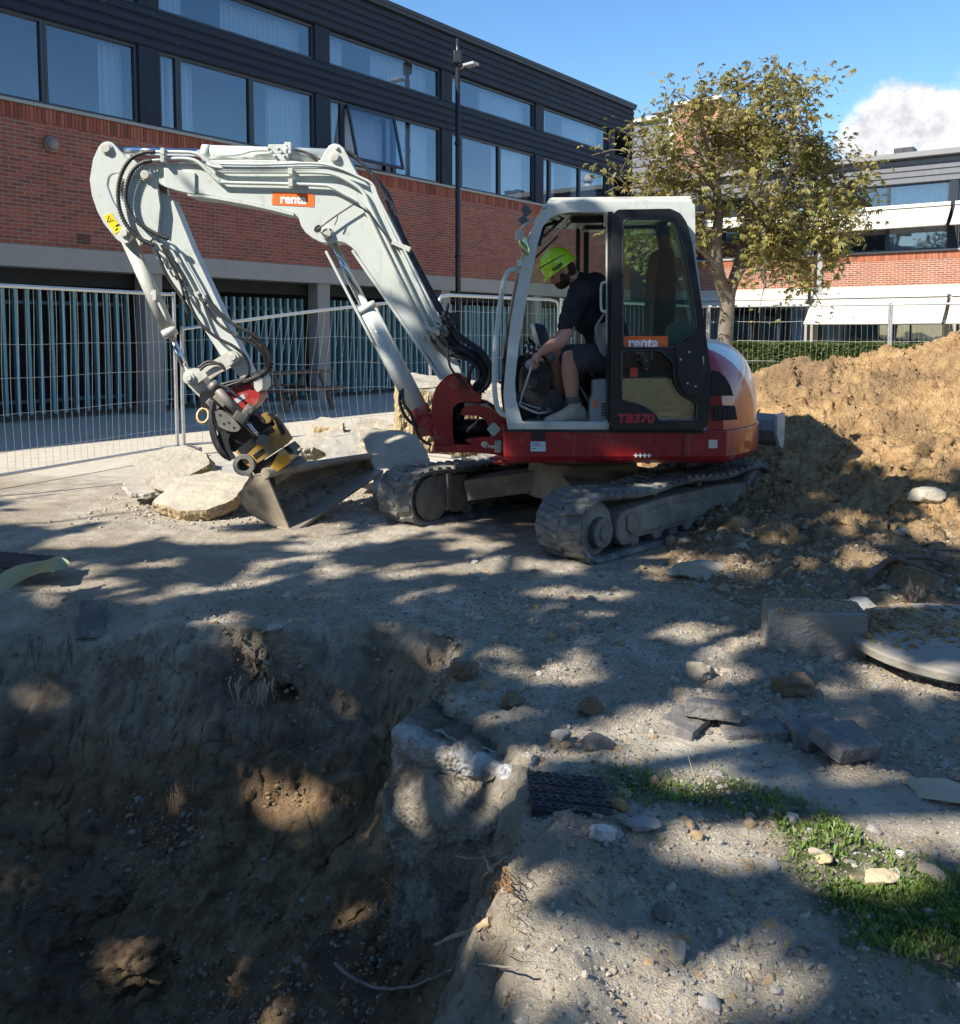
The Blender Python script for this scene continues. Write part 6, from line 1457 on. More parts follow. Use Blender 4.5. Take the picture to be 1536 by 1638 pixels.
    for x, y, Yp in ((374, 571, 7.31), (303, 604, 7.31)):
        c = P(x, y, Yp); b = MB(); b.cyl(c+Vector((0, .01, 0)), c-Vector((0, .02, 0)), .045, .043, 28); b.cyl(c-Vector((0, .02, 0)), c-Vector((0, .035, 0)), .027, .025, 8); b.build('pin', M_wpd, lk, bevel=.002)
    # pipes and fittings on the stick
    b = MB()
    for o_, x0 in ((0, 0), (11, 1), (22, 2)):
        b.tube(catmull([P(246+o_, 383+x0, 7.33), P(262+o_, 398, 7.33), P(276+o_, 422, 7.33), P(292+o_, 450, 7.33), P(304+o_, 474, 7.33)], 4), .011)
    b.build('hydraulic_pipe', M_wp, st, fix=False)
    b = MB(); rr = random.Random(2)
    for i in range(16):
        t = rr.random(); x = 240+78*t+rr.uniform(-12, 14); y = 378+105*t; c = P(x, y, 7.33); b.cyl(c, c+Vector((.03, 0, -.05)), rr.uniform(.012, .02), .014, 6)
        if i % 3 == 0: b.box(c, (.05, .05, .035), Matrix.Rotation(R(60), 3, 'Y'))
    b.build('pipe_fittings', M_wpd, st)
    # ribbed hoses bridging boom and stick
    hose_bundle('ribbed_hose', [[(248, 243), (230, 244), (212, 252), (199, 268), (191, 290), (189, 315), (193, 340), (204, 362), (222, 380), (246, 393)], [(243, 257), (228, 260), (213, 272), (204, 292), (201, 315), (207, 338), (222, 357), (244, 371), (270, 382)]], .0165, M_hose, 7.26, st, True, 10)
    # hoses down the stick and round the tip
    hose_bundle('hose', [[(296, 465), (306, 492), (321, 518), (347, 540), (372, 553), (390, 568), (398, 585), (396, 600), (384, 610)],
                         [(318, 470), (332, 495), (352, 520), (380, 538), (404, 550), (420, 566), (426, 582), (420, 597), (402, 606), (374, 610), (352, 616)],
                         [(330, 472), (345, 496), (368, 515), (392, 528), (412, 541), (428, 560), (432, 578), (426, 594), (408, 604), (380, 612), (356, 620)],
                         [(338, 484), (352, 500), (374, 519), (400, 532), (418, 546), (429, 566), (429, 588), (414, 602), (390, 612)],
                         [(250, 400), (262, 430), (276, 455), (292, 478), (300, 500)]], .0125, M_hose, 7.27, st)
    hose_bundle('hose_wrap', [[(400, 540), (416, 552), (426, 566), (431, 580), (427, 592)], [(424, 594), (412, 602), (396, 608), (380, 612)]], .034, M_hose, 7.30, st, True, 10)
    hose_bundle('hose', [[(258, 392), (272, 420), (288, 450), (296, 480)], [(265, 400), (285, 430), (300, 458)]], .010, M_hose, 7.30, st)
stick()
# thick hose bundle from the boom foot to the machine
hose_bundle('hose_sleeve', [[(706, 505), (712, 525), (722, 545), (738, 560), (756, 568), (770, 583), (776, 602), (770, 618), (757, 629)]], .052, M_hose, 7.36, EX, True, 12)
hose_bundle('hose', [[(690, 534), (697, 552), (712, 566), (730, 570), (748, 575), (762, 588), (766, 604), (758, 618), (752, 626)], [(700, 528), (706, 545), (720, 556), (740, 560), (756, 570)], [(712, 510), (724, 530), (742, 545), (764, 560), (780, 580), (784, 600), (778, 618), (764, 630)], [(716, 508), (730, 530), (750, 546), (772, 562), (786, 586), (786, 606), (776, 622)], [(757, 582), (752, 596), (750, 612), (748, 618)]], .0145, M_hose, 7.28, EX)
hose_bundle('hose', [[(714, 505), (716, 495), (718, 485)], [(708, 512), (726, 520), (733, 512), (726, 500)], [(712, 498), (722, 505), (728, 520)], [(716, 545), (717, 570), (722, 590), (740, 612), (748, 622)]], .009, M_hose, 7.24, EX)
b = MB(); rr_ = random.Random(8)
for i in range(10): c = P(706+rr_.uniform(0, 24), 498+rr_.uniform(0, 34), 7.27); b.cyl(c, c+Vector((rr_.uniform(-.03, .03), -.01, -.05)), .018, .016, 6)
b.build('hose_fittings', M_stl, EX)

def bracket():
    q = lambda l, Y: pq(l, Y)
    main = [(727, 596), (717, 600), (706, 609), (697, 621), (692, 636), (690, 652), (692, 674), (694, 700), (695, 722), (730, 722), (727, 709), (724, 690), (724, 668), (725, 652), (733, 644), (770, 642), (771, 632), (758, 625), (748, 612), (741, 601), (734, 596)]
    mb = MB(); mb.prism(q(rounded(main, 3), 7.26), vec=(0, .07, 0)); mb.prism([p+Vector((0, .34, 0)) for p in q(rounded(main, 3), 7.26)], vec=(0, .07, 0))
    mb.prism(q([(697, 640), (700, 640), (706, 722), (724, 722), (716, 660), (716, 640)], 7.32), vec=(0, .3, 0)); mb.prism(q([(730, 644), (768, 642), (768, 634), (745, 625)], 7.32), vec=(0, .3, 0))
    sb = mb.build('swing_bracket', M_red, EX, bevel=.010, seg=3)
    c = P(727.5, 612, 7.26); b = MB(); b.cyl(c+Vector((0, .01, 0)), c-Vector((0, .02, 0)), .052, .05, 30); b.cyl(c-Vector((0, .02, 0)), c-Vector((0, .03, 0)), .036, .034, 24); b.build('pin', M_redd, sb, bevel=.003)
    b = MB(); b.prism(q([(668, 668), (692, 658), (696, 700), (684, 696)], 7.33), vec=(0, .2, 0)); b.build('cylinder_lug', M_redd, sb, bevel=.01)
    nose = [(740, 652), (768, 648), (780, 651), (795, 660), (812, 672), (822, 684), (822, 742), (806, 738), (800, 728), (742, 722), (724, 722), (724, 712), (756, 711), (742, 704), (772, 699), (784, 700), (782, 684), (777, 672), (764, 665), (736, 664)]
    mb = MB(); mb.prism(q(rounded(nose, 3), 7.12), vec=(0, .09, 0)); mb.prism([p+Vector((0, .62, 0)) for p in q(rounded(nose, 3), 7.12)], vec=(0, .09, 0)); mb.prism(q([(800, 668), (824, 684), (824, 744), (800, 738)], 7.2), vec=(0, .6, 0)); mb.prism(q([(695, 713), (800, 716), (800, 724), (697, 724)], 7.22), vec=(0, .5, 0)); mb.prism(q([(740, 652), (780, 652), (790, 662), (740, 662)], 7.2), vec=(0, .5, 0))
    ns = mb.build('swing_post', M_red, EX, bevel=.010, seg=3)
    b = MB(); b.cyl(P(722, 684, 7.4), P(800, 684, 7.4), .055, .055, 20); b.cyl(P(733, 640, 7.45), P(733, 720, 7.45), .05, .05, 16); b.box(P(765, 690, 7.55), (.35, .1, .2)); b.build('swing_cylinder', M_blk, EX)
    b = MB(); b.tube(catmull([P(765, 664, 7.16), P(762, 676, 7.15), P(752, 684, 7.15), P(748, 690, 7.2)], 4), .01); b.build('hose', M_stl, ns)
    b = MB(); c = P(790, 686.5, 7.118); b.prism(rounded_sq(c, .052), vec=(0, -.004, 0)); b.build('warning_sticker', mat('pale_sticker', (.42, .55, .5), .5, var=.3, vscale=60), ns)
    b = MB(); b.box(P(797, 714, 7.1), (.05, .05, .09)); b.cyl(P(775, 713, 7.1), P(795, 716, 7.1), .012, .012, 8); b.ell(P(776, 711, 7.1), (.03, .02, .025)); b.build('grease_block', M_wpd, ns, bevel=.005)
    b = MB()
    for z in (734, 742): b.tube([P(790, z-2, 7.02), P(800, z-4, 6.9), P(812, z-2, 6.9), P(806, z+1, 7.0)], .012, closed=True)
    b.build('tow_eye', M_redd, ns)
def rounded_sq(c, r):
    out = []
    for i in range(4):
        a = i*math.pi/2; d = Vector((math.cos(a), 0, math.sin(a)))*r; t = Vector((-math.sin(a), 0, math.cos(a)))*r*.16; out += [c+d*.92-t, c+d, c+d*.92+t]
    return out
bracket()

# ------------------------------------------------------------ tiltrotator and bucket
def tool():
    q = lambda l, Y: pq(l, Y)
    tr = MB(); tr.prism(q(rounded([(360, 632), (380, 614), (400, 609), (408, 622), (417, 630), (412, 644), (396, 660), (374, 656)], 4), 7.30), vec=(0, .26, 0)); ro = tr.build('quick_hitch', M_redd, EX, bevel=.008)
    b = MB(); b.prism(q(rounded([(408, 606), (414, 600), (420, 606), (420, 622), (412, 628), (406, 620)], 3), 7.27), vec=(0, .3, 0)); b.build('hitch_ear', M_wpd, ro, bevel=.005)
    b = MB(); b.prism(q([(372, 640), (389, 630), (393, 637), (377, 647)], 7.297), vec=(0, .004, 0)); b.build('data_plate', mat('data_plate', (.45, .45, .5), .4), ro)
    # housing
    body = MB(); body.prism(q(rounded([(318, 628), (340, 622), (366, 640), (398, 660), (424, 672), (430, 690), (400, 716), (372, 724), (352, 700), (338, 672), (322, 650)], 6), 7.34), vec=(0, .26, 0)); hb = body.build('tilt_housing', M_blk, EX, bevel=.02)
    b = MB(); b.prism(q(rounded([(340, 660), (352, 655), (372, 668), (386, 684), (380, 691), (366, 690), (350, 682), (340, 672)], 4), 7.26), vec=(0, .08, 0)); fp = b.build('side_plate', M_toolg, hb, bevel=.006)
    h = MB()
    for x, y in ((352, 664), (366, 676), (374, 684), (358, 678)): c = P(x, y, 7.257); h.cyl(c, c+Vector((0, .01, 0)), .010, n=10)
    h.build('plate_holes', M_dark, fp)
    a = P(341, 616, 7.27); c = P(386, 665, 7.27); e = P(421, 704, 7.27)
    b = MB(); b.cyl(a, c, .036, .036, 20); b.cyl(a-(c-a).normalized()*.02, a+(c-a).normalized()*.04, .042, .042, 20); tc_ = b.build('tilt_cylinder', M_toolg, hb)
    b = MB(); b.cyl(c, e, .016, .016, 14); b.build('piston_rod', M_chr, tc_)
    b = MB(); b.box(P(386, 667, 7.26), (.10, .10, .07), Matrix.Rotation(R(35), 3, 'Y')); b.box(P(398, 656, 7.26), (.06, .09, .09), Matrix.Rotation(R(35), 3, 'Y')); b.cyl(P(399, 657, 7.22), P(399, 657, 7.19), .03, .03, 12); b.build('cylinder_yoke', M_toolg, tc_, bevel=.008)
    b = MB(); b.cyl(P(421, 704, 7.30), P(421, 704, 7.21), .044, .044, 24); b.cyl(P(421, 704, 7.21), P(421, 704, 7.185), .022, .022, 12); b.cyl(P(413, 709, 7.24), P(427, 699, 7.24), .026, .026, 12); b.build('cylinder_eye', M_toolg, tc_, bevel=.004)
    ring = MB(); cc = P(325, 665, 7.33); ring.tube([cc+Vector((.045*math.cos(t), .02*math.sin(t), .055*math.sin(t))) for t in np.linspace(0, 2*math.pi, 20)[:-1]], .012, closed=True, n=10); ring.build('hook_ring', M_brass, hb)
    for (x0, y0, x1, y1) in ((333, 640, 350, 655), (345, 632, 362, 648)):
        b = MB(); b.bar(P(x0, y0, 7.30), P(x1, y1, 7.30), .06, .05); b.build('valve_block', M_toolg, hb, bevel=.006)
    # rotor: yellow frame
    y1 = MB(); y1.prism(q([(377, 722), (404, 704), (440, 680), (434, 666), (443, 664), (466, 700), (460, 710), (430, 730), (402, 748), (390, 742)], 7.27), vec=(0, .05, 0)); y1.prism(q([(380, 724), (404, 706), (452, 700), (458, 708), (430, 728), (402, 744), (392, 738)], 7.32), vec=(0, .28, 0)); ro2 = y1.build('rotator_frame', M_yel, EX, bevel=.006)
    b = MB(); b.prism(q([(379, 719), (404, 701), (434, 681), (439, 689), (412, 708), (387, 729)], 7.262), vec=(0, .02, 0)); b.prism(q([(443, 681), (449, 678), (457, 692), (451, 697)], 7.262), vec=(0, .02, 0)); b.prism(q([(404, 728), (420, 717), (424, 722), (408, 734)], 7.262), vec=(0, .02, 0)); b.build('frame_recess', M_blk, ro2, bevel=.002)
    b = MB(); b.prism(q(rounded([(415, 664), (424, 660), (434, 668), (432, 676), (422, 678), (416, 672)], 3), 7.26), vec=(0, .08, 0)); b.build('rotator_lug', M_yel, ro2, bevel=.006)
    b = MB(); b.prism(q(rounded([(404, 692), (420, 676), (440, 672), (448, 690), (436, 702), (412, 708)], 4), 7.33), vec=(0, .2, 0)); b.build('rotor', M_blk, ro2, bevel=.01)
    b = MB(); c = P(389.5, 744, 7.24)
    for i in range(24): pass
    n = 28; oo = [c+Vector((.085*math.cos(2*math.pi*i/n), 0, .085*math.sin(2*math.pi*i/n))) for i in range(n)]; ii = [c+Vector((.05*math.cos(2*math.pi*i/n), 0, .05*math.sin(2*math.pi*i/n))) for i in range(n)]
    b.prism(oo, [ii], (0, .36, 0)); b.build('hitch_tube', M_toolg, ro2, bevel=.006)
    b = MB(); b.cyl(c+Vector((0, .05, 0)), c+Vector((0, .3, 0)), .051, .051, 20); b.build('tube_core', M_dark, ro2)
    b = MB(); b.prism(q([(402, 750), (460, 712), (470, 722), (440, 744), (410, 764)], 7.30), vec=(0, .3, 0)); b.build('hitch_plate', M_blk, ro2, bevel=.004)
    b = MB(); b.prism(q(rounded([(424, 758), (436, 742), (447, 722), (458, 722), (465, 733), (460, 744), (440, 756)], 4), 7.26), vec=(0, .08, 0)); hk = b.build('hitch_hook', mat('fresh_yellow_paint', (.62, .35, .03), .45, dirt=(.3, .24, .16), dirt_amt=.15), ro2, bevel=.006)
    b = MB(); b.cyl(P(452, 724, 7.27), P(452, 724, 7.21), .030, .030, 20); b.cyl(P(446, 738, 7.262), P(446, 738, 7.25), .010, .01, 8); b.build('pin', M_brass, hk, bevel=.004)
    # hoses around the rotator
    rr = random.Random(6); paths = []
    for i in range(9):
        o = rr.uniform(-3, 3); w = rr.uniform(-4, 8); paths.append([(340+o, 640+i, .0), (336+w*.4, 665, -.02), (338+w, 690, -.03), (345+w, 712, -.03), (356+w, 728, -.02), (366+w*.5, 734+o, .02)])
    for i in range(6): w = i*3; paths.append([(352+w, 690+w*.3), (350+w, 705), (354+w, 722), (362+w, 734)])
    paths.append([(320, 592), (332, 583), (352, 582), (360, 592)]); paths.append([(318, 588), (335, 578), (358, 586)])
    hose_bundle('hose', paths, .0115, M_hose, 7.27, ro2)
    hose_bundle('hose', [[(352, 616), (366, 622), (380, 634)], [(430, 662), (440, 668), (446, 682)]], .012, M_hose, 7.25, ro2)
    # bucket ---------------------------------------------------
    L0 = G(463, 848, .0)+Vector((0, 0, .0)); R0 = P(602, 753, 8.45); w = R0-L0; n = w.normalized()
    def on(x, y): r_ = ray(x, y); e = Vector((0, 0, EYE)); t = (L0-e).dot(n)/r_.dot(n); return e+r_*t
    prof = catmull([on(463, 848), on(440, 842), (on(412, 829)), on(394, 815), on(386, 798), on(390, 778), on(404, 762), on(424, 757)], 4)
    cen = sum(prof, Vector((0, 0, 0)))/len(prof)
    inner = [p+(cen-p).normalized()*.014 for p in prof]
    TP = .3
    def ends(pts): return [R0+(p-L0)*TP for p in pts]
    mb = MB(); ra, rb_ = prof+inner[::-1], ends(prof+inner[::-1]); mb.loft([[a_.lerp(b_, t) for a_, b_ in zip(ra, rb_)] for t in (0, .25, .5, .75, 1)], smooth=False); bk = mb.build('bucket', M_bkt, EX, bevel=.002)
    sp_ = MB(); sp_.prism([p+(p-cen)*.02 for p in prof], vec=n*.018); sp_.build('bucket_side', M_bkt, bk, bevel=.004)
    sp_ = MB(); sp_.prism([R0+(p-L0)*TP-n*.018 for p in prof], vec=n*.018); sp_.build('bucket_side', M_bkt, bk, bevel=.004)
    le = MB(); u = (prof[0]-prof[3]).normalized(); le.bar(prof[0]-u*.02-n*.02, prof[0]-u*.02+w+n*.02, .17, .028, u.cross(n)); le.build('cutting_edge', mat('worn_edge_steel', (.33, .30, .25), .5, metal=.5, var=.3, vscale=10, dirt=(.35, .3, .22), dirt_amt=.5), bk, bevel=.004)
    top = prof[-1]; le = MB(); le.cyl(top, R0+(top-L0)*TP, .042, .030, 20); le.build('bucket_rim', M_bkt, bk)
    ears = MB(); m0 = top+w*.10; 
    for f in (.06, .34):
        a = prof[-4]+w*f; b1 = prof[-1]+w*f; ears.prism([a, prof[-6]+w*f, P(418, 748, 7.5)+w*(f-.1)*.8+Vector((0, 0, .02)), P(452, 738, 7.5)+w*(f-.1)*.8, b1], vec=n*.03)
    ears.build('bucket_ears', M_bkt, bk, bevel=.005)
    bb = MB(); c = on(398, 790); bb.cyl(c-n*.012, c+n*.0, .030, .03, 16); bb.cyl(c-n*.02, c-n*.012, .015, .015, 8); bb.build('bolt_boss', M_bkt, bk)
    pl = MB()
    for (d1, d2) in ((0, 1),):
        pl.cyl(P(432, 770, 7.36), P(482, 738, 7.72), .055, .05, 20)
    pl.build('bucket_tube', M_bkt, bk)
    # crumbs of soil left inside
    rg = np.random.default_rng(3); pts = []
    for i in range(260):
        p = prof[rg.integers(2, 14)].lerp(cen, rg.uniform(.03, .28)); tt = rg.uniform(.03, .97); p = p.lerp(R0+(p-L0)*TP, tt); pts.append(p[:])
    scatter('soil_in_bucket', [M_clodd, M_clodg], np.array(pts), np.clip(rg.lognormal(-4.6, .4, 260), .005, .025), 1, 6, 61, parent=bk, sink=.5)
    bpy.data.objects['soil_in_bucket']['kind'] = 'stuff'
tool()
# ================================================================ PERSON
M_skin = mat('skin', (0.50, 0.25, 0.165), .55, var=.10, vscale=18)
M_shirt = mat('black_shirt', (0.012, 0.012, 0.016), .85, var=.3, vscale=12, bump=.006, bscale=9)
M_short = mat('grey_shorts', (0.055, 0.055, 0.06), .85, var=.25, vscale=14, bump=.004, bscale=14)
M_shoe = mat('dusty_boot', (0.33, 0.30, 0.24), .85, var=.3, vscale=18, dirt=(.38, .35, .27), dirt_amt=.5, dirt_scale=14)
M_helm = mat('lime_helmet', (0.50, 0.78, 0.02), .3, var=.04, dirt=(.4, .4, .15), dirt_amt=.1, coat=.3)
M_hair = mat('dark_beard', (0.035, 0.02, 0.012), .9, var=.3, vscale=40, bump=.004, bscale=60)
def organic(mb, name, m_, parent, vox=.007, smooth=4):
    o = mb.build(name, m_, parent, fix=False); r = o.modifiers.new('fuse', 'REMESH'); r.mode = 'VOXEL'; r.voxel_size = vox; r.use_smooth_shade = True
    s = o.modifiers.new('relax', 'SMOOTH'); s.factor = .5; s.iterations = smooth; return o
def limb(mb, pts, rads, n=14):
    c = catmull(pts, 5); k = len(c); m = len(rads)-1; rr = []
    for i in range(k): t = i/(k-1)*m; j = min(m-1, int(t)); rr.append(rads[j]+(rads[j+1]-rads[j])*(t-j))
    mb.tube(c, rads[0], n=n, rad=rr)
    for p, r in ((c[0], rr[0]), (c[-1], rr[-1])): mb.ell(p, r*.98, 12, 8)
def person():
    Q = P; base = P(905, 676, 6.9)
    rt = root('person', base, 'bearded man in lime helmet, black shirt and grey shorts leaning forward in the cab', 'person')
    pel = Q(985, 566, 7.07); sp = Q(966, 522, 7.05); ch = Q(948, 470, 7.02); nk = Q(921, 447, 6.99); hd = Q(899, 434, 6.95)
    sn = Q(927, 470, 6.83); sf = Q(934, 462, 7.20); el = Q(903, 539, 6.73); wr = Q(866, 563, 6.73)
    b = MB()
    limb(b, [pel, sp, ch], [.13, .13, .14]); limb(b, [ch, nk, Q(908, 444, 6.97)], [.08, .058, .055])
    limb(b, [sn, el, Q(882, 553, 6.72), wr], [.055, .046, .044, .030])
    ef = Q(902, 530, 7.24); wf = Q(873, 566, 7.12); limb(b, [sf, ef, wf], [.055, .044, .029])
    # near hand closed round the rod; wrist bends down
    def hand(w, d, side, thumb, s=1.0):
        d = Vector(d).normalized(); side = Vector(side).normalized(); nrm = d.cross(side).normalized(); palm = w+d*.045
        for k in range(-2, 3): b.tube([w+side*k*.008, palm+side*k*.015+d*.03], .014, n=10, rad=[.014, .013]); 
        b.ell(palm+d*.01, (.03, .022, .036), 12, 8)
        for i, (o_, ln) in enumerate(((-1.5, .072), (-.5, .080), (.5, .076), (1.5, .062))):
            p0 = palm+d*.036+side*o_*.019; p1 = p0+(d*.75+nrm*.55)*ln*.42; p2 = p1+(d*.1+nrm*.95)*ln*.33; p3 = p2+(-d*.6+nrm*.5)*ln*.25
            b.tube([p0, p1, p2, p3], .0085, n=8, rad=[.0098, .0092, .0085, .0072]); b.ell(p3, .007, 8, 6)
        t0 = w+d*.02+side*thumb*.026; t1 = t0+side*thumb*.022+d*.026+nrm*.012; t2 = t1+d*.022+nrm*.022-side*thumb*.006
        b.tube([t0, t1, t2], .011, n=8, rad=[.0125, .0105, .009]); b.ell(t2, .0088, 8, 6)
    hand(wr, Q(849, 580, 6.72)-wr, (.25, .95, .1), -1); hand(wf, Vector((-.5, -.3, -.8)), (.2, .95, 0), -1)
    # legs
    hn = Q(985, 578, 6.97); kn = Q(913, 574, 6.83); an = Q(916, 642, 6.84)
    limb(b, [hn, Q(948, 573, 6.90), kn], [.10, .088, .066]); limb(b, [kn, Q(912, 592, 6.83), Q(914, 612, 6.84), an], [.064, .063, .060, .040])
    hf = Q(985, 576, 7.18); kf = Q(886, 568, 7.16); af = Q(896, 636, 7.15)
    limb(b, [hf, kf], [.10, .066]); limb(b, [kf, Q(889, 600, 7.15), af], [.062, .060, .038])
    # head: tilted forward and down to the left
    f = Vector((-.80, -.12, -.60)).normalized(); up = Vector((-.55, 0, .83)).normalized(); up = (up-f*up.dot(f)).normalized(); sd = up.cross(f)
    Mh = Matrix((f, sd, up)).transposed()
    b.ell(hd+up*.02, (.098, .076, .100), 20, 14, Mh); b.ell(hd+f*.035-up*.045, (.060, .058, .065), 16, 10, Mh)
    def H(a, s_, u): return hd+f*a+sd*s_+up*u
    b.ell(H(.098, 0, -.018), (.020, .013, .019), 10, 8, Mh); b.ell(H(.088, 0, .004), (.014, .009, .022), 10, 8, Mh)
    for s_ in (-1, 1):
        b.ell(H(.0, s_*.076, -.012), (.018, .010, .030), 10, 8, Mh); b.ell(H(.083, s_*.030, .026), (.016, .024, .008), 10, 6, Mh); b.ell(H(.066, s_*.040, -.012), (.022, .02, .016), 10, 8, Mh)
    body = organic(b, 'body', M_skin, rt, .0065, 3)
    e = MB()
    for s_ in (-1, 1): e.ell(H(.083, s_*.029, .010), .0095, 10, 8)
    e.build('eyes', mat('eye', (.05, .04, .035), .2), rt)
    h = MB(); h.ell(H(.045, 0, -.070), (.058, .062, .045), 16, 10, Mh); h.ell(H(.092, 0, -.046), (.012, .030, .009), 10, 8, Mh); h.ell(H(.02, -.060, -.045), (.04, .02, .045), 12, 8, Mh); h.ell(H(.02, .060, -.045), (.04, .02, .045), 12, 8, Mh); h.ell(H(-.05, 0, -.01), (.058, .074, .07), 14, 10, Mh)
    organic(h, 'hair_and_beard', M_hair, rt, .006, 2)
    li = MB(); li.ell(H(.103, 0, -.057), (.006, .020, .005), 10, 6, Mh); li.build('mouth', mat('lips', (.35, .13, .1), .5), rt)
    # helmet
    hm = MB(); rings = []; n = 36; hc = hd+up*.050-f*.004
    prof = [(1.16, -.035), (1.17, -.028), (1.06, -.012), (1.045, .02), (1.0, .055), (.88, .088), (.68, .112), (.42, .128), (.15, .134), (.0, .135)]
    for s_, z in prof:
        r_ = []
        for i in range(n):
            a = 2*math.pi*i/n; brim = .022*max(0, math.cos(a))**2 if s_ > 1.1 else 0; vent = 1.0
            r_.append(hc+f*(math.cos(a)*(.122*s_+brim))+sd*(math.sin(a)*.102*s_)+up*z)
        rings.append(r_)
    hm.loft(rings, smooth=True, cap=True); he = hm.build('helmet', M_helm, rt, fix=True)
    rd = MB()
    for off in (-.035, 0, .035): rd.tube([hc+f*(.11*math.cos(a))+sd*off+up*(.137*math.sin(a)*(1-abs(off)*1.6)-.002) for a in np.linspace(.35, 2.6, 16)], .006, n=6)
    rd.build('helmet_ridge', M_helm, he)
    st = MB(); st.tube([hc+f*(.120*math.cos(a))+sd*(.101*math.sin(a))*1.01+up*(.048+.018*math.cos(a)) for a in np.linspace(0, 2*math.pi, 30)[:-1]], .0042, n=6, closed=True); st.build('helmet_strap', M_blk, he)
    le = MB(); n0 = (-sd if (-sd).y < 0 else sd); tx = -f if (-f).x > 0 else f; c0 = hc+n0*.112+up*(-.004)+f*.035
    text_mb(le, 'RAJM', .036, lambda x, y, z: c0+tx*x+up*y+n0*(.004+z)-n0*(x*x*4.0), bold=.0012); le.build('helmet_lettering', M_blk, he)
    # shirt
    s = MB(); limb(s, [Q(978, 560, 7.07), sp, ch, Q(928, 452, 7.0)], [.16, .165, .17, .085]); limb(s, [ch, sn, Q(915, 500, 6.79), Q(907, 520, 6.76)], [.10, .085, .077, .070]); limb(s, [ch, sf, Q(916, 500, 7.22), Q(908, 516, 7.23)], [.10, .085, .073, .068])
    s.ell(Q(938, 505, 7.0), (.12, .16, .14), 16, 10); s.ell(Q(950, 466, 7.03), (.14, .19, .13), 16, 10)
    o = organic(s, 'shirt', M_shirt, rt, .008, 5)
    tx_ = bpy.data.textures.new('cloth_folds', 'CLOUDS'); tx_.noise_scale = .065; d = o.modifiers.new('folds', 'DISPLACE'); d.texture = tx_; d.strength = .034; d.mid_level = .5
    # shorts
    s = MB(); limb(s, [Q(985, 570, 7.07), Q(985, 572, 7.07)], [.16, .16]); limb(s, [hn, Q(950, 573, 6.90), Q(926, 574, 6.85)], [.115, .108, .098]); limb(s, [hf, Q(920, 571, 7.17), Q(903, 570, 7.17)], [.11, .10, .09])
    o = organic(s, 'shorts', M_short, rt, .008, 4); d = o.modifiers.new('folds', 'DISPLACE'); d.texture = tx_; d.strength = .016
    pk = MB(); pk.prism([Q(920, 560, 6.742), Q(940, 556, 6.79), Q(944, 570, 6.79), Q(926, 577, 6.745)], vec=(0, .012, 0)); pk.build('cargo_pocket', M_short, rt, bevel=.004)
    # boots and socks
    def boot(ank, toe, nm):
        fz = P(905, 676, 6.9).z; t = Vector(toe); a = Vector(ank); d_ = (t-a); d_.z = 0; d_.normalize(); s_ = Vector((-d_.y, d_.x, 0)); mb = MB()
        a0 = Vector((a.x, a.y, fz)); rings = []
        for k, (u, w, h) in enumerate([(-.095, .035, .105), (-.08, .046, .13), (-.03, .052, .15), (.03, .052, .14), (.08, .054, .108), (.13, .058, .085), (.17, .056, .072), (.21, .042, .056), (.228, .018, .035)]):
            rings.append([a0+d_*u+s_*(w*math.cos(x))+UP*(max(.0, .5+.5*math.sin(x))*h) for x in np.linspace(0, 2*math.pi, 17)[:-1]])
        mb.loft(rings); mb.cyl(a0+UP*.06-d_*.015, a+UP*.015-d_*.01, .052, .050, 18); o = organic(mb, nm, M_shoe, rt, .007, 2)
        so = MB()
        for k, (u, w) in enumerate([(-.09, .034), (-.03, .050), (.05, .050), (.13, .058), (.19, .046), (.222, .018)]): pass
        so.loft([[a0+d_*u+s_*(w*y)+UP*z for y, z in ((-1, 0), (1, 0), (1, .022), (-1, .022))] for u, w in [(-.092, .034), (-.03, .050), (.05, .050), (.13, .058), (.19, .046), (.224, .018)]], smooth=False); so.build('boot_sole', mat('boot_sole', (.12, .115, .10), .8, dirt=(.35, .32, .25), dirt_amt=.5), o, bevel=.004)
        la = MB()
        for k in range(6): u = .0+k*.017; la.tube([a0+d_*u+s_*.022+UP*(.122-k*.009), a0+d_*(u+.008)+UP*(.130-k*.010), a0+d_*(u+.004)-s_*.022+UP*(.122-k*.009)], .0028, n=5)
        la.build('laces', mat('laces', (.4, .38, .3), .8), o); so = MB(); so.cyl(a+UP*.005, a+UP*.05, .053, .050, 18); so.build('sock', mat('sock', (.10, .095, .085), .9, bump=.004, bscale=60), rt, bevel=.006)
    boot(Q(917, 646, 6.82), Q(880, 668, 6.76), 'boot'); boot(Q(897, 640, 7.14), Q(872, 660, 7.08), 'boot')
person()

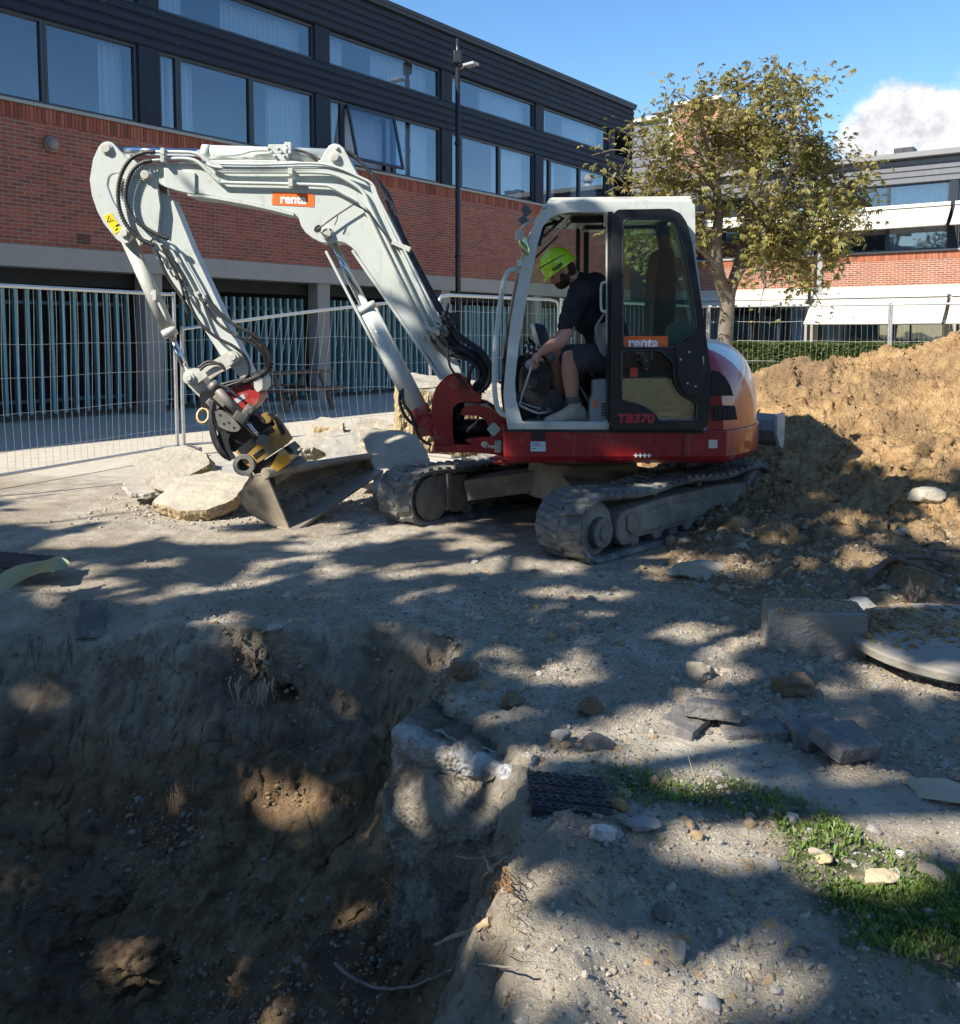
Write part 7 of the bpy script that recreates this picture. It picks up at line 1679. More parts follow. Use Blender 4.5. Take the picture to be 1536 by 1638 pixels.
# ================================================================ RUBBLE, PAVERS, STONES
M_slab = mat('broken_slab', (0.42, 0.38, 0.30), .9, var=.3, vscale=5, bump=.016, bscale=18, dirt=(.22, .18, .13), dirt_amt=.42, dirt_scale=3)
M_slabg = mat('broken_slab_grey', (0.34, 0.32, 0.28), .9, var=.22, vscale=5, bump=.009, bscale=18, dirt=(.52, .48, .38), dirt_amt=.3, dirt_scale=4)
M_aggr = mat('exposed_aggregate', (0.42, 0.32, 0.18), .95, var=.5, vscale=30, bump=.035, bscale=26, dirt=(.55, .48, .34), dirt_amt=.4, dirt_scale=6)
def chunk(name, top, thick, m_, label, cat='rubble', group=None, amp=.012, fr=6, sub=3, side_m=None, bev=0):
    """broken slab: top outline (3-D points), thickness vector; surface roughened, edges crumbled"""
    mb = MB(); top = [Vector(p) for p in top]; t = Vector(thick)
    # add points along the outline
    oo = []
    for i in range(len(top)):
        a, b = top[i], top[(i+1) % len(top)]; k = max(1, int((b-a).length/.06))
        for j in range(k): oo.append(a.lerp(b, j/k)+Vector((random.gauss(0, 1), random.gauss(0, 1), 0))*.006)
    mb.prism(oo, vec=t)
    me = bpy.data.meshes.new(name); me.from_pydata([tuple(v) for v in mb.v], [], mb.f); bm = bmesh.new(); bm.from_mesh(me)
    bmesh.ops.remove_doubles(bm, verts=bm.verts, dist=1e-4); bmesh.ops.triangulate(bm, faces=bm.faces)
    for _ in range(sub):
        L = [e for e in bm.edges if e.calc_length() > .035]
        if L: bmesh.ops.subdivide_edges(bm, edges=L, cuts=1, use_grid_fill=False); bmesh.ops.triangulate(bm, faces=bm.faces)
    bmesh.ops.recalc_face_normals(bm, faces=bm.faces); bm.normal_update()
    co = np.array([v.co[:] for v in bm.verts]); no = np.array([v.normal[:] for v in bm.verts]); tn = np.array(t.normalized())
    side = 1-np.abs(no@tn)**.5; d = amp*fbm(co*fr, 4)+(.030*fbm(co*14+9, 3, ridged=True)-.006)*np.clip(side, 0, 1)
    co = co+no*d[:, None]; c0 = Vector(((co[:, 0].min()+co[:, 0].max())/2, (co[:, 1].min()+co[:, 1].max())/2, co[:, 2].min()))
    for v, c in zip(bm.verts, co): v.co = Vector(c)-c0
    me2 = bpy.data.meshes.new(name)
    ms = [m_]+([side_m] if side_m else [])
    for m in ms: me2.materials.append(m)
    bm.normal_update()
    for f in bm.faces:
        f.smooth = False
        if side_m and abs(f.normal.dot(t.normalized())) < .6: f.material_index = 1
    bm.to_mesh(me2); bm.free(); o = bpy.data.objects.new(name, me2); COL.objects.link(o); o.location = c0
    return tag(o, label, cat, group)
GR = 'broken concrete slabs by the excavator bucket'
pp = lambda l: [P(*a) for a in l]
chunk('concrete_slab', pp([(210, 740, 8.5), (222, 733, 8.6), (262, 716, 8.85), (300, 712, 8.95), (330, 726, 8.85), (336, 742, 8.65), (300, 762, 8.45), (262, 786, 8.2), (240, 778, 8.25)]), (.05, .10, -.10), M_slab, 'tilted pale slab crossed by a thin shadow, leftmost of the large broken slabs', 'concrete slab', GR, side_m=M_aggr)
chunk('concrete_slab', pp([(245, 802, 7.75), (268, 780, 7.95), (300, 762, 8.15), (350, 752, 8.3), (398, 762, 8.2), (396, 772, 8.0), (372, 800, 7.7), (330, 816, 7.55), (285, 817, 7.55)]), (.0, .06, -.10), M_slab, 'flat pale slab in front of the tilted one, its tip under the bucket', 'concrete slab', GR, side_m=M_aggr)
chunk('concrete_slab', pp([(318, 752, 8.8), (330, 742, 9.1), (372, 738, 9.2), (400, 748, 8.9), (392, 762, 8.6), (345, 764, 8.6)]), (0, .02, -.12), M_slabg, 'small tan slab lying between the two large slabs behind the hitch', 'concrete slab', GR)
chunk('concrete_slab', pp([(197, 772, 8.6), (205, 765, 8.8), (246, 768, 8.7), (262, 784, 8.3), (232, 790, 8.2), (206, 787, 8.2)]), (0, .0, -.05), M_slabg, 'thin grey slab fragment under the left tilted slab', 'concrete slab', GR)
chunk('concrete_slab', pp([(503, 716, 8.9), (524, 700, 9.1), (568, 692, 9.2), (578, 694, 9.2), (590, 724, 8.95), (602, 752, 8.7), (560, 754, 8.65), (530, 744, 8.65), (520, 724, 8.8)]), (.03, .11, -.03), M_slabg, 'grey upright slab with a small drill hole leaning behind the bucket', 'concrete slab', GR, amp=.02)
chunk('concrete_slab', pp([(575, 690, 9.0), (600, 684, 9.1), (640, 690, 9.15), (668, 700, 9.1), (684, 722, 8.95), (690, 748, 8.75), (640, 765, 8.6), (600, 752, 8.65), (586, 720, 8.85)]), (0, .08, -.12), M_slab, 'wide pale slab lying between the bucket and the track', 'concrete slab', GR, amp=.03, fr=3)
chunk('concrete_slab', pp([(600, 752, 8.7), (640, 742, 8.9), (690, 748, 8.7), (684, 770, 8.2), (640, 790, 7.9), (598, 786, 8.0)]), (0, .04, -.10), M_slabg, 'low grey slab in the shadow beside the rubber track', 'concrete slab', GR)
chunk('concrete_slab', pp([(455, 716, 8.8), (470, 700, 9.0), (520, 690, 9.2), (548, 680, 9.3), (552, 694, 9.2), (500, 716, 8.9)]), (0, .02, -.14), M_slab, 'pale broken slab just above the bucket hooks', 'concrete slab', GR)
chunk('concrete_slab', pp([(560, 704, 9.5), (575, 668, 9.9), (612, 672, 10.0), (650, 690, 9.9), (640, 700, 9.6), (600, 698, 9.5)]), (.03, .10, -.12), M_slab, 'pale slab propped up behind the wide slab near the lift cylinder', 'concrete slab', GR, amp=.02, side_m=M_aggr)
chunk('concrete_slab', pp([(398, 744, 8.9), (420, 726, 9.1), (452, 728, 9.1), (468, 742, 8.9), (440, 756, 8.7), (410, 758, 8.7)]), (.0, .05, -.14), M_slabg, 'broken slab piece partly hidden by the yellow coupler frame', 'concrete slab', GR, amp=.02)
GB = 'concrete lumps lying on the paving behind the bucket'
for l, a, tt in (('square concrete block with a cracked face on the sunlit paving', [(500, 675, 10.6), (512, 667, 10.9), (528, 668, 10.8), (545, 676, 10.6), (546, 683, 10.4), (520, 684, 10.4), (504, 682, 10.4)], -.17),
                 ('narrow light concrete wedge pointing up beside the cracked block', [(520, 700, 9.9), (536, 684, 10.3), (548, 676, 10.4), (546, 692, 10.0), (534, 704, 9.7)], -.12),
                 ('low concrete strip lying right of the concrete wedge', [(545, 683, 10.6), (600, 676, 10.9), (625, 680, 10.8), (624, 686, 10.6), (560, 692, 10.3)], -.08)):
    chunk('concrete_lump', pp(a), (0, 0, tt), M_slab, l, 'concrete lump', GB, amp=.01, side_m=M_aggr)
chunk('concrete_foundation', pp([(634, 606, 9.6), (660, 598, 10.2), (720, 604, 10.4), (790, 610, 10.4), (806, 620, 10.2), (812, 640, 9.9), (700, 628, 9.5), (640, 617, 9.4)]), (-.02, -.1, -.62), M_slab, 'big concrete footing with a rough gravelly side behind the lift cylinder', 'concrete footing', amp=.04, fr=3, side_m=M_aggr, sub=4)
chunk('concrete_slab', pp([(770, 640, 9.4), (800, 618, 9.9), (840, 640, 9.8), (850, 668, 9.2), (820, 690, 8.9), (780, 680, 9.0)]), (0, 0, -.3), M_slab, 'pale slab standing behind the red swing bracket and the hand rail', 'concrete slab', GR)
# crumbs round the slabs
def w_(X, Y): return np.exp(-((X+1.9)**2/1.2+(Y-8.1)**2/.5))
p_ = lowpts(5000, -3.6, 0, 7.2, 9.6, 41, w_); s_ = np.clip(np.random.default_rng(5).lognormal(-4.4, .45, len(p_)), .004, .04)
tag(scatter('concrete_crumbs', [M_slab, M_slabg, M_clodg], p_, s_, 1, 8, 43), 'crumbs of broken concrete scattered round the slabs', 'concrete crumbs', kind='stuff')

M_pav = mat('dark_paver', (0.14, 0.135, 0.135), .85, var=.25, vscale=9, bump=.009, bscale=70, dirt=(.36, .32, .26), dirt_amt=.42, dirt_scale=9)
def paver(px, py, yaw, tilt, dims, label, group='dark concrete pavers lying loose on the ground', lift=0.0, roll=0.0, name='paver', m_=None, cat='paver'):
    c = on_ground(px, py); mb = MB(); mb.box((0, 0, 0), dims); o = mb.build(name, m_ or M_pav, None, bevel=.006, seg=2)
    s = o.modifiers.new('wear', 'SUBSURF'); s.subdivision_type = 'SIMPLE'; s.levels = 3; s.render_levels = 4
    tx = bpy.data.textures.get('wear') or bpy.data.textures.new('wear', 'CLOUDS'); tx.noise_scale = .035; d = o.modifiers.new('worn', 'DISPLACE'); d.texture = tx; d.strength = .011
    o.location = c+Vector((0, 0, dims[2]*.5+lift)); o.rotation_euler = (R(tilt), R(roll), R(yaw)); return tag(o, label, cat, group)
paver(1140, 1160, -14, -8, (.21, .12, .055), 'dark paver lying on top of another at the left of the loose pavers', lift=.035, roll=2)
paver(1096, 1165, 55, 8, (.20, .14, .055), 'dark paver half buried under the upper left paver', lift=-.012)
paver(1205, 1170, 5, 2, (.24, .12, .055), 'flat dark paver almost sunk in gravel between the two pairs', lift=-.040)
paver(1308, 1188, 12, 10, (.18, .16, .06), 'dark paver with a pale rim under the front right one', lift=-.002, roll=-6)
paver(1352, 1208, 24, 14, (.20, .16, .06), 'frontmost dark paver leaning on its neighbour at the right', lift=.020, roll=5)
paver(148, 1010, 6, 62, (.14, .21, .05), 'dark paver stuck on edge in the soil at the left of the pit', lift=.03)
M_kerbd = mat('kerb_block', (0.24, 0.235, 0.22), .9, var=.25, vscale=8, bump=.012, bscale=60, dirt=(.30, .25, .17), dirt_amt=.4, dirt_scale=6)
KB = paver(1300, 1035, -9, 0, (.45, .24, .23), 'large dark concrete kerb block covered in crumbs at the foot of the heap', None, lift=-.03, name='kerb_block', m_=M_kerbd, cat='kerb block')
rg0 = np.random.default_rng(9); KB_c = KB.location; pk_ = np.array([(KB_c.x+rg0.uniform(-.215, .215), KB_c.y+rg0.uniform(-.11, .11), KB_c.z+.116) for _ in range(1500)])
ko = scatter('crumbs', [M_clodg, M_clod, M_clodb], pk_, np.clip(rg0.lognormal(-5.4, .5, 1500), .002, .014), 1, 6, 91); ko['kind'] = 'stuff'; tag(ko, 'soil crumbs lying on top of the kerb block', 'soil crumbs')
# round concrete cover
def cover():
    c = G(1560, 1020, .12); rt = root('round_cover', c-Vector((0, 0, .1)), 'round pale concrete cover slab raised off the ground at the right edge', 'concrete cover')
    mb = MB(); n = 90; rg = np.random.default_rng(2); ring = lambda r, z: [c+Vector((r*math.cos(2*math.pi*i/n), r*math.sin(2*math.pi*i/n)*1.0, z)) for i in range(n)]
    mb.loft([ring(.56, -.045), ring(.565, -.01), ring(.56, 0), ring(.52, .004), ring(.3, .008), ring(.05, .008)], smooth=False); mb.build('disc', mat('cover_concrete', (.27, .25, .215), .9, var=.2, vscale=9, bump=.008, bscale=40, dirt=(.3, .24, .15), dirt_amt=.35, dirt_scale=4), rt, bevel=.004)
    pts = []
    while len(pts) < 2600:
        x, y = rg.normal(-.18, .24), rg.normal(.20, .16)
        if x*x+y*y < .29: pts.append((c.x+x, c.y+y, c.z+.004))
    o = scatter('soil_on_cover', [M_heap, M_heap, M_clodb], np.array(pts), np.clip(rg.lognormal(-5.0, .6, 2600), .003, .035), 2, 14, 71, parent=rt, rough=1.0, ang=True, smooth=False, sink=.4); o['kind'] = 'stuff'
    s_ = MB(); s_.cyl(c-Vector((0, 0, .20)), c-Vector((0, 0, .046)), .42, .42, 40); s_.build('shaft_ring', M_conc, rt)
cover()
def stone(px, py, size, seed, m_, label, group='loose stones and lumps on the dirt', sink=.3, ang=True, sx=(1, 1, 1), yaw=0, name='stone', cat='stone', sub=4, rough=.3, tilt=0, Y=None):
    c = on_ground(px, py) if Y is None else P(px, py, Y); v = rockshape(sub, seed, rough, .8, ang)*np.array(sx)*size; v = v*(1+(.10+.22*(rough > .45))*fbm(v/size*2.6+seed, 4) + (.10 if rough > .45 else .03)*fbm(v/size*9, 3))[:, None]; me = bpy.data.meshes.new(name); np_mesh(me, v+np.array([0, 0, size*sx[2]*(.8-sink*1.3)]), _ic[sub][1], True); me.materials.append(m_)
    o = bpy.data.objects.new(name, me); COL.objects.link(o); o.location = c; o.rotation_euler = (R(tilt), 0, R(yaw)); return tag(o, label, cat, group)
stone(962, 1345, .042, 3, stone_mat('stone_white', (.50, .49, .44)), 'whitish angular stone beside the black plastic grid')
stone(988, 1296, .034, 8, stone_mat('stone_rust', (.30, .18, .07)), 'rusty brown lump touching the corner of the plastic grid')
stone(1405, 1412, .062, 5, stone_mat('stone_cream', (.58, .45, .28)), 'large cream stone lying in the green grass', sx=(1.0, .8, .5), yaw=20)
stone(1318, 1382, .032, 6, stone_mat('stone_buff', (.50, .38, .22)), 'small buff stone in the grass left of the cream one', sx=(.8, 1, .7))
stone(1440, 1372, .015, 7, stone_mat('stone_white', (.50, .49, .44)), 'tiny white stone at the edge between grass and path')
stone(1085, 1540, .045, 11, M_st[0], 'narrow stone standing upright in the lower gravel', sx=(.5, .5, 1.3))
stone(898, 1186, .045, 12, M_st[1], 'smooth grey stone above the buried foundation')
stone(958, 1198, .06, 13, M_st[2], 'dark grey stone right of the smooth grey one')
stone(1030, 1325, .055, 14, M_st[1], 'flat slate grey stone below the patch of dull grass', sx=(1.2, .8, .6))
stone(1120, 1084, .07, 15, M_clodg, 'round dirt clod in the middle of the gravel', rough=.5)
stone(1265, 1108, .10, 16, M_clodd, 'jagged dark brown clod below the kerb block', rough=.6, sx=(1.2, .8, .7))
stone(1378, 985, .12, 17, M_st[1], 'rounded grey boulder behind the kerb block and the round cover', sx=(1.1, .8, .8))
stone(1125, 922, .14, 18, M_clodg, 'long crusted clod at the end of the near track', rough=.5, sx=(1.4, .7, .6))
stone(1480, 800, .11, 19, stone_mat('stone_sandy', (.50, .44, .33)), 'pale sandy boulder sitting on the heap slope', sx=(1.2, .9, .8))
stone(440, 1022, .045, 20, M_st[0], 'pale stone lit by the sun on the rim of the pit')
stone(1062, 1470, .03, 22, M_st[2], 'small dark brown stone in the lower gravel', rough=.5)
stone(945, 1145, .055, 23, M_clodd, 'brown crumbly lump left of the loose pavers', rough=.5)
stone(820, 1130, .05, 24, M_clodd, 'dark clod on the ground above the foundation block', rough=.5)
stone(745, 1085, .07, 25, M_clodd, 'brown clod hanging at the inner corner of the pit', rough=.6)
stone(1510, 1275, .10, 27, mat('sand_block', (.40, .34, .24), .9, var=.1, bump=.004), 'flat sandy slab corner at the right edge of the path', sx=(1.2, 1.1, .35), group=None, name='sandstone_slab', cat='stone slab')
stone(150, 1450, .12, 31, mat('clay', (.12, .08, .045), .95, var=.4, vscale=10, bump=.03, bscale=22), 'big brown clay boulder at the left of the pit floor', 'clay boulders in the pit', sx=(1.2, .9, .9), rough=.6, name='clay_boulder', cat='clay boulder', Y=3.62, sub=5, ang=False)
stone(215, 1560, .13, 32, mat('clay', (.12, .08, .045)), 'sunlit clay boulder low in the pit', 'clay boulders in the pit', sx=(1.2, 1, .9), rough=.7, name='clay_boulder', cat='clay boulder', Y=3.25, sub=5, ang=False)

# buried foundation at the edge of the pit
def foundation():
    def row(pts): return catmull([P(*p) for p in pts], 14)
    back = [p-Vector((0, 0, .05)) for p in row([(690, 1112, 3.98), (770, 1140, 3.8), (850, 1170, 3.65), (930, 1205, 3.5)])]
    up_ = catmull([G(641, 1166, .0), G(700, 1196, .0), G(768, 1214, .0), G(838, 1248, .0)], 14)
    rows = [back, up_, row([(636, 1200, 3.58), (694, 1232, 3.40), (766, 1256, 3.30), (838, 1268, 3.20)]), row([(620, 1292, 3.46), (682, 1296, 3.24), (762, 1320, 3.08), (834, 1310, 3.08)]),
            row([(640, 1370, 3.40), (695, 1380, 3.22), (762, 1372, 3.12), (828, 1350, 3.12)]), row([(634, 1440, 3.38), (690, 1450, 3.20), (745, 1450, 3.08), (800, 1430, 3.05)]),
            row([(640, 1520, 3.34), (695, 1530, 3.14), (745, 1530, 3.00), (792, 1520, 2.92)]), row([(668, 1600, 3.28), (710, 1610, 3.06), (750, 1610, 2.9), (785, 1610, 2.78)]),
            row([(690, 1680, 3.22), (725, 1700, 3.0), (760, 1700, 2.8), (790, 1700, 2.65)]), row([(710, 1900, 3.2), (740, 1900, 3.0), (770, 1900, 2.8), (795, 1900, 2.6)])]
    m = len(up_); cols = [catmull([r_[i] for r_ in rows], 14) for i in range(m)]
    V = np.array([[tuple(p) for p in c] for c in cols]); fi = np.linspace(0, m-1, 190); i0 = np.clip(fi.astype(int), 0, m-2); f = (fi-i0)[:, None, None]; V = V[i0]*(1-f)+V[i0+1]*f
    b0 = V.shape[1]; fj = np.linspace(0, b0-1, 330); j0 = np.clip(fj.astype(int), 0, b0-2); f = (fj-j0)[None, :, None]; V = V[:, j0]*(1-f)+V[:, j0+1]*f
    dx = np.gradient(V, axis=0); dy = np.gradient(V, axis=1); nn = np.cross(dx, dy); nn /= np.linalg.norm(nn, axis=-1, keepdims=True)+1e-9
    if nn[95, 120, 1] > 0: nn = -nn
    a, b = V.shape[:2]; J = (np.arange(b)/b*len(rows))[None]*np.ones((a, 1)); I = np.arange(a)[:, None]*np.ones((1, b))
    low = sstep(4.2, 5.5, J)
    V = V+nn*(.040*fbm(V*4+3, 4, ridged=True)+.016*fbm(V*13+3, 4)+.012*fbm(V*30+3, 3)+low*(.06*fbm(V*5+9, 4)+.03*fbm(V*14+19, 4, ridged=True)))[..., None]
    idx = np.arange(a*b).reshape(a, b); q = np.stack([idx[:-1, :-1], idx[1:, :-1], idx[1:, 1:], idx[:-1, 1:]], -1).reshape(-1, 4)
    V2 = V-nn*.12; q2 = q[:, ::-1]+a*b
    bd = np.concatenate([idx[0, :], idx[1:, -1], idx[-1, -2::-1], idx[-2:0:-1, 0]]); r2 = np.roll(bd, -1); q3 = np.stack([bd, r2, r2+a*b, bd+a*b], -1)
    c0 = np.array([V[..., 0].mean(), V[..., 1].mean(), V[..., 2].min()]); me = bpy.data.meshes.new('foundation_block'); np_mesh(me, np.concatenate([V.reshape(-1, 3), V2.reshape(-1, 3)])-c0, np.concatenate([q, q2, q3]))
    m_ = newmat('foundation_concrete'); t = NT(m_); ou = t.n('ShaderNodeOutputMaterial'); bs = t.n('ShaderNodeBsdfPrincipled'); tc = t.n('ShaderNodeTexCoord').outputs['Object']
    qn = fbm(V*6, 4); edge = np.exp(-((J-1.55-.6*fbm(V*3+5, 2))/.50)**2)*(.95+1.8*fbm(V*9+2, 4))+.8*np.exp(-((I-22-14*fbm(V*3, 2))/16)**2)*sstep(2.2, 2.9, J)*sstep(4.6, 3.4, J)*(.5+1.4*qn)
    soil = np.clip(.75*sstep(5.0, 6.6, J+1.2*fbm(V*3, 3))+sstep(1.3, .8, J+.3*qn)*.9, 0, 1)
    for nm, arr in (('crust', np.clip(edge, 0, 1)), ('soil', soil)):
        A_ = me.attributes.new(nm, 'FLOAT', 'POINT'); A_.data.foreach_set('value', np.concatenate([arr.ravel(), arr.ravel()]).astype(np.float32))
    at_ = lambda n_: t.n('ShaderNodeAttribute', attribute_name=n_).outputs['Fac']
    nz = t.noise(tc, 9, 9, .72); n2 = t.noise(tc, 3, 4, .6); vo = t.voro(tc, 60)
    c = t.mix(t.ramp(nz, .32, .68), (.21, .18, .14), (.50, .44, .34)); c = t.mix(t.ramp(n2, .5, .62, 0, .8), c, (.12, .10, .075)); c = t.mix(t.math('MULTIPLY', t.ramp(vo, .3, .12), .5), c, (.42, .38, .31))
    c = t.mix(at_('soil'), c, t.mix(t.ramp(nz, .35, .65), (.085, .062, .042), (.23, .175, .12))); cf = t.math('MULTIPLY', at_('crust'), t.ramp(nz, .38, .52))
    c = t.mix(cf, c, (.64, .65, .64)); t.l(c, bs.inputs['Base Color']); bs.inputs['Roughness'].default_value = .93
    t.l(t.bump(t.math('ADD', t.math('ADD', t.noise(tc, 60, 6, .7), t.math('MULTIPLY', vo, -.8)), t.math('MULTIPLY', nz, 2.2)), .022), bs.inputs['Normal']); t.l(bs.outputs[0], ou.inputs[0]); me.materials.append(m_)
    o = bpy.data.objects.new('foundation_block', me); COL.objects.link(o); o.location = c0; tag(o, 'old concrete foundation with a white crust along its upper edge at the pit', 'foundation')
foundation()
def plastic_grid():
    A, B, C, D = [on_ground(x, y)+Vector((0, -.03, .028)) for x, y in ((842, 1240), (962, 1252), (968, 1300), (850, 1302))]
    rt = root('plastic_grid', A.lerp(C, .5)-Vector((0, 0, .02)), 'black plastic cell drainage grid half buried beside the foundation', 'drainage grid'); M_g = mat('black_cell_plastic', (.025, .025, .03), .5, dirt=(.2, .17, .13), dirt_amt=.35, dirt_scale=20)
    ux = (B-A)/9.0; uy = (D-A)/5.0; nrm = ux.cross(uy).normalized(); nrm = nrm if nrm.z > 0 else -nrm
    mb = MB(); mb.add([A-nrm*.012, B-nrm*.012, C-nrm*.012, D-nrm*.012], [(0, 1, 2, 3)]); mb.build('base_sheet', M_g, rt)
    for part_, rng_ in (('cells', range(5)),):
        mb = MB()
        for j in rng_:
            for i in range(9):
                c = A+ux*(i+.5+.25*(j % 2))+uy*(j+.5)+nrm*.004; r_ = .013; x_ = ux.normalized(); y_ = uy.normalized(); mb.tube([c+x_*r_*math.cos(t)+y_*r_*.85*math.sin(t) for t in np.linspace(0, 2*math.pi, 15)[:-1]], .0042, n=6, closed=True)
        mb.build(part_, M_g, rt)
    mb = MB()
    E = A+Vector((-.012, -.01, -.01))
    mb.add([A, D, D+Vector((-.01, -.02, -.22)), A+Vector((-.01, -.02, -.25))], [(0, 1, 2, 3)]); mb.build('hanging_flap', M_g, rt)
    mb = MB(); rg = random.Random(3)
    for i, (x, y) in enumerate(((844, 1249), (843, 1269), (841, 1289))): mb.ell(P(x, y, 3.08), (.011, .006, .011), 10, 8)
    mb.build('stud', mat('pale_stud', (.38, .36, .32), .7), rt)
    pts = np.array([(P(rg.uniform(836, 872), rg.uniform(1285, 1350), 3.0))[:] for _ in range(260)]); o = scatter('grit', [M_st[3], M_st[0], M_clodd], pts, np.full(260, .0042), 1, 4, 81, parent=rt); o['kind'] = 'stuff'
plastic_grid()
# roots and sticks
M_root = mat('pale_root', (.40, .30, .19), .8, var=.3, vscale=20, bump=.003, bscale=70); M_rootd = mat('dark_root', (.13, .10, .075), .9, var=.3, vscale=20)
def rootlet(paths, r, m_, label, name='tree_root', cat='root', group=None, bank=True):
    mb = MB()
    for i_p, (pts, rr) in enumerate(paths):
        pts = [(x, y, min(Y_, on_ground(x, y).y-.11) if bank else Y_) for x, y, Y_ in pts]; c = catmull([P(*a) for a in pts], 6); r = r*(1.25 if bank and i_p == 0 else 1); c = [p+Vector((random.gauss(0, .0015), random.gauss(0, .0015), random.gauss(0, .0015))) for p in c]; mb.tube(c, r*rr, n=6, rad=[r*rr*(1-.65*i/(len(c)-1)) for i in range(len(c))])
    return thing_mesh(mb, name, m_, label, cat, group, fix=False)
rootlet([([(536, 1541, 3.2), (560, 1562, 3.15), (600, 1580, 3.1), (650, 1580, 3.05), (700, 1562, 2.95), (740, 1545, 2.85), (780, 1544, 2.8), (830, 1550, 2.72)], 1.0), ([(560, 1562, 3.15), (552, 1570, 3.15), (548, 1580, 3.15)], .4)], .0055, mat('root_grey', (.24, .21, .17), .85, var=.3, vscale=20), 'long thin root curving across the lower edge of the pit')
rootlet([([(784, 1474, 2.80), (768, 1484, 2.80), (745, 1494, 2.82), (720, 1500, 2.85), (696, 1512, 2.9)], 1.2), ([(764, 1486, 2.8), (758, 1470, 2.8), (752, 1456, 2.8)], .5), ([(766, 1486, 2.8), (768, 1500, 2.8)], .5), ([(736, 1496, 2.83), (716, 1504, 2.85), (702, 1506, 2.86)], .5)], .0088, M_root, 'pale forked root stump sticking out of the bank')
rootlet([([(792, 1396, 2.92), (782, 1388, 2.92), (778, 1372, 2.92), (776, 1362, 2.92)], 1.0), ([(784, 1390, 2.92), (800, 1380, 2.92), (815, 1368, 2.94)], .8), ([(786, 1394, 2.92), (774, 1402, 2.9), (770, 1416, 2.9)], .8), ([(730, 1372, 2.98), (755, 1374, 2.96), (780, 1372, 2.95), (800, 1366, 2.94)], .6)], .0062, M_root, 'tuft of short pale roots just below the foundation block')
rg_ = random.Random(12); pa = []
for i in range(46):
    x = rg_.uniform(772, 815); y = rg_.uniform(1385, 1425); a_ = rg_.uniform(.8, 2.6); l_ = rg_.uniform(8, 26); pa.append(([(x, y, 2.93), (x+l_*.5*math.cos(a_)+2, y+l_*.5*math.sin(a_), 2.90), (x+l_*math.cos(a_), y+l_*math.sin(a_), 2.91)], .35))
rootlet(pa, .004, mat('rusty_root', (.30, .15, .06), .9, var=.3), 'rust brown tangle of fine rootlets under the pale roots')
pa = []
for i in range(60):
    x = rg_.uniform(640, 830); y = rg_.uniform(1330, 1560); pa.append(([(x, y, 2.98), (x+rg_.uniform(-12, 12), y+rg_.uniform(4, 14), 2.93), (x+rg_.uniform(-20, 20), y+rg_.uniform(10, 34), 2.94)], rg_.uniform(.25, .6)))
rootlet(pa, .0035, M_rootd, 'fine dark roots hanging all over the face below the foundation', cat='roots')
for k, (l, x0, y0, Yd, n_) in enumerate((('hanging roots at the arched hollow in the far pit wall', 385, 1090, 4.25, 14), ('thin roots trailing from the upper left rim of the pit', 60, 1020, 4.7, 16), ('small brush of roots on the left pit slope', 255, 1240, 4.0, 16))):
    pa = []
    for i in range(n_):
        x = x0+rg_.uniform(-22, 60); y = y0+rg_.uniform(-8, 10); pa.append(([(x, y, Yd), (x+rg_.uniform(-6, 6), y+18, Yd-.05), (x+rg_.uniform(-10, 10), y+rg_.uniform(26, 60), Yd-.04)], rg_.uniform(.5, 1)))
    rootlet(pa, .0035, M_root if k == 0 else M_rootd, l, group=None)
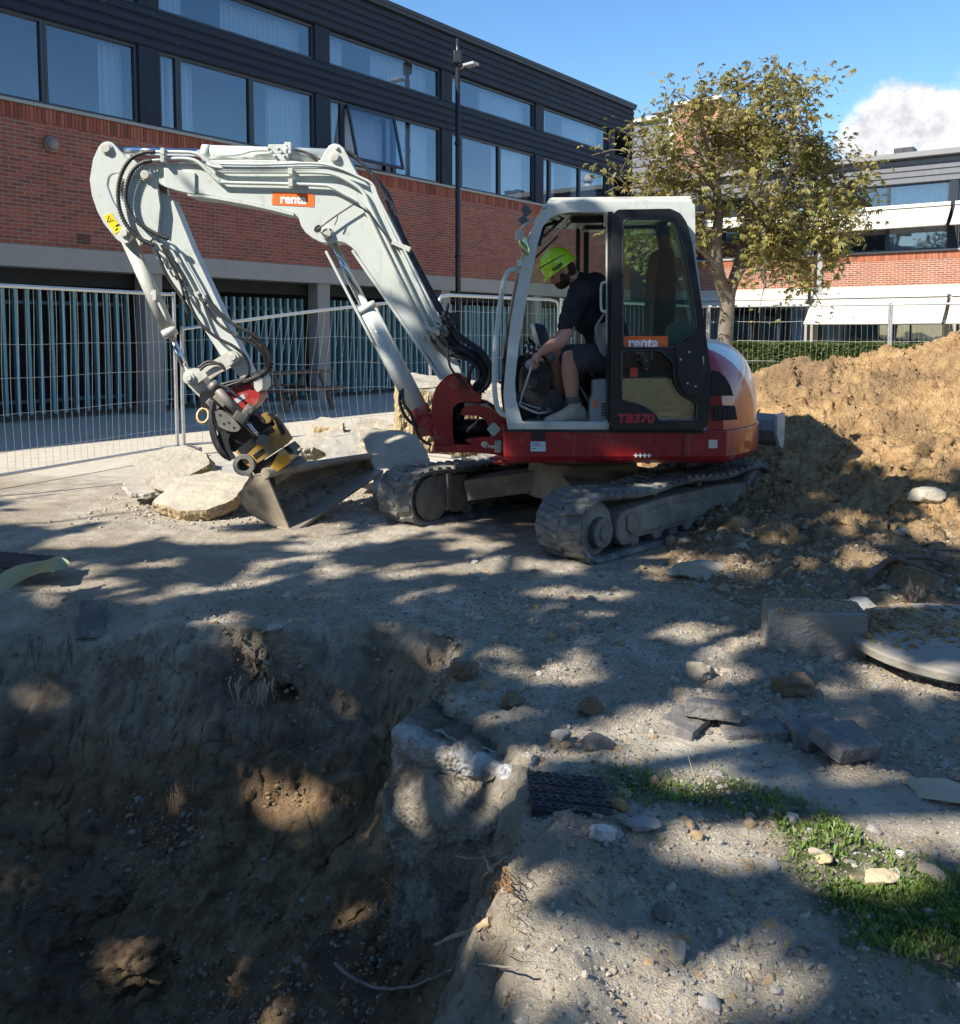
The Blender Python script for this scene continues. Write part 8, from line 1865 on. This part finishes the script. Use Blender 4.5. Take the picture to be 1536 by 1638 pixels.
rootlet([([(1385, 925, 5.75), (1410, 905, 5.7), (1435, 893, 5.7), (1480, 892, 5.75), (1530, 905, 5.8)], 1.4), ([(1435, 893, 5.7), (1470, 905, 5.6), (1520, 925, 5.6)], 1.0), ([(1480, 892, 5.75), (1500, 878, 5.8), (1560, 884, 5.9)], .8), ([(1458, 960, 5.5), (1456, 930, 5.5), (1452, 905, 5.5)], .5), ([(1464, 962, 5.5), (1474, 935, 5.5), (1488, 912, 5.5)], .4)], .015, M_rootd, 'tangle of thick dug up roots on the lower heap at the right')
# strip of webbing at the left edge
mb = MB(); c = catmull([P(-60, 985, 4.9), P(-20, 965, 4.95), P(8, 946, 5.05), P(40, 926, 5.2), P(75, 914, 5.4), P(106, 912, 5.45)], 6); n = len(c); up2 = [Vector((.35, .35, .6+.25*math.sin(i*.25))).normalized()*(.18-.15*(i/n)**2.5) for i in range(n)]
mb.loft([[p, p+u, p+u+Vector((0, 0, .004)), p+Vector((0, 0, .004))] for p, u in zip(c, up2)], smooth=False); thing_mesh(mb, 'webbing_strip', mat('pale_webbing', (.40, .44, .30), .7, var=.12, vscale=30), 'pale green fabric strap lying over the rim at the left edge', 'strap')
mb = MB(); 
for i in range(10): a0 = P(-40+14*i, 892+1.2*i, 5.9-.02*i); mb.box(a0, (.10, .35, .012), Matrix.Rotation(R(10), 3, 'Z'))
thing_mesh(mb, 'rubber_mat', M_hose, 'dark rubber mat on the ground at the left edge above the pit', 'mat')
# picnic table behind the fence
def picnic():
    b0 = gp(462, 18.6); u = TD; v = ND; rt = root('picnic_table', b0, 'weathered wooden picnic table in the shade behind the bent mesh panel', 'picnic table'); M_wood = mat('weathered_wood', (.16, .115, .08), .8, var=.25, vscale=10)
    Mx = Matrix((u, v, UP)).transposed()
    t = MB(); [t.box(b0+v*o_+UP*.74, (1.7, .13, .04), Mx) for o_ in (-.30, -.15, 0, .15, .30)]; t.build('table_top', M_wood, rt, bevel=.004)
    for s_ in (-1, 1):
        t = MB(); [t.box(b0+v*s_*(.66+o_)+UP*.44, (1.7, .12, .04), Mx) for o_ in (-.07, .07)]; t.build('bench', M_wood, rt, bevel=.004)
    for e in (-.6, .6):
        for s_ in (-1, 1):
            t = MB(); t.bar(b0+u*e+v*s_*.25+UP*.72, b0+u*e+v*s_*.62, .04, .09, u); t.build('leg', M_wood, rt)
        t = MB(); t.bar(b0+u*e-v*.75+UP*.40, b0+u*e+v*.75+UP*.40, .04, .09, UP); t.build('crossbar', M_wood, rt)
picnic()
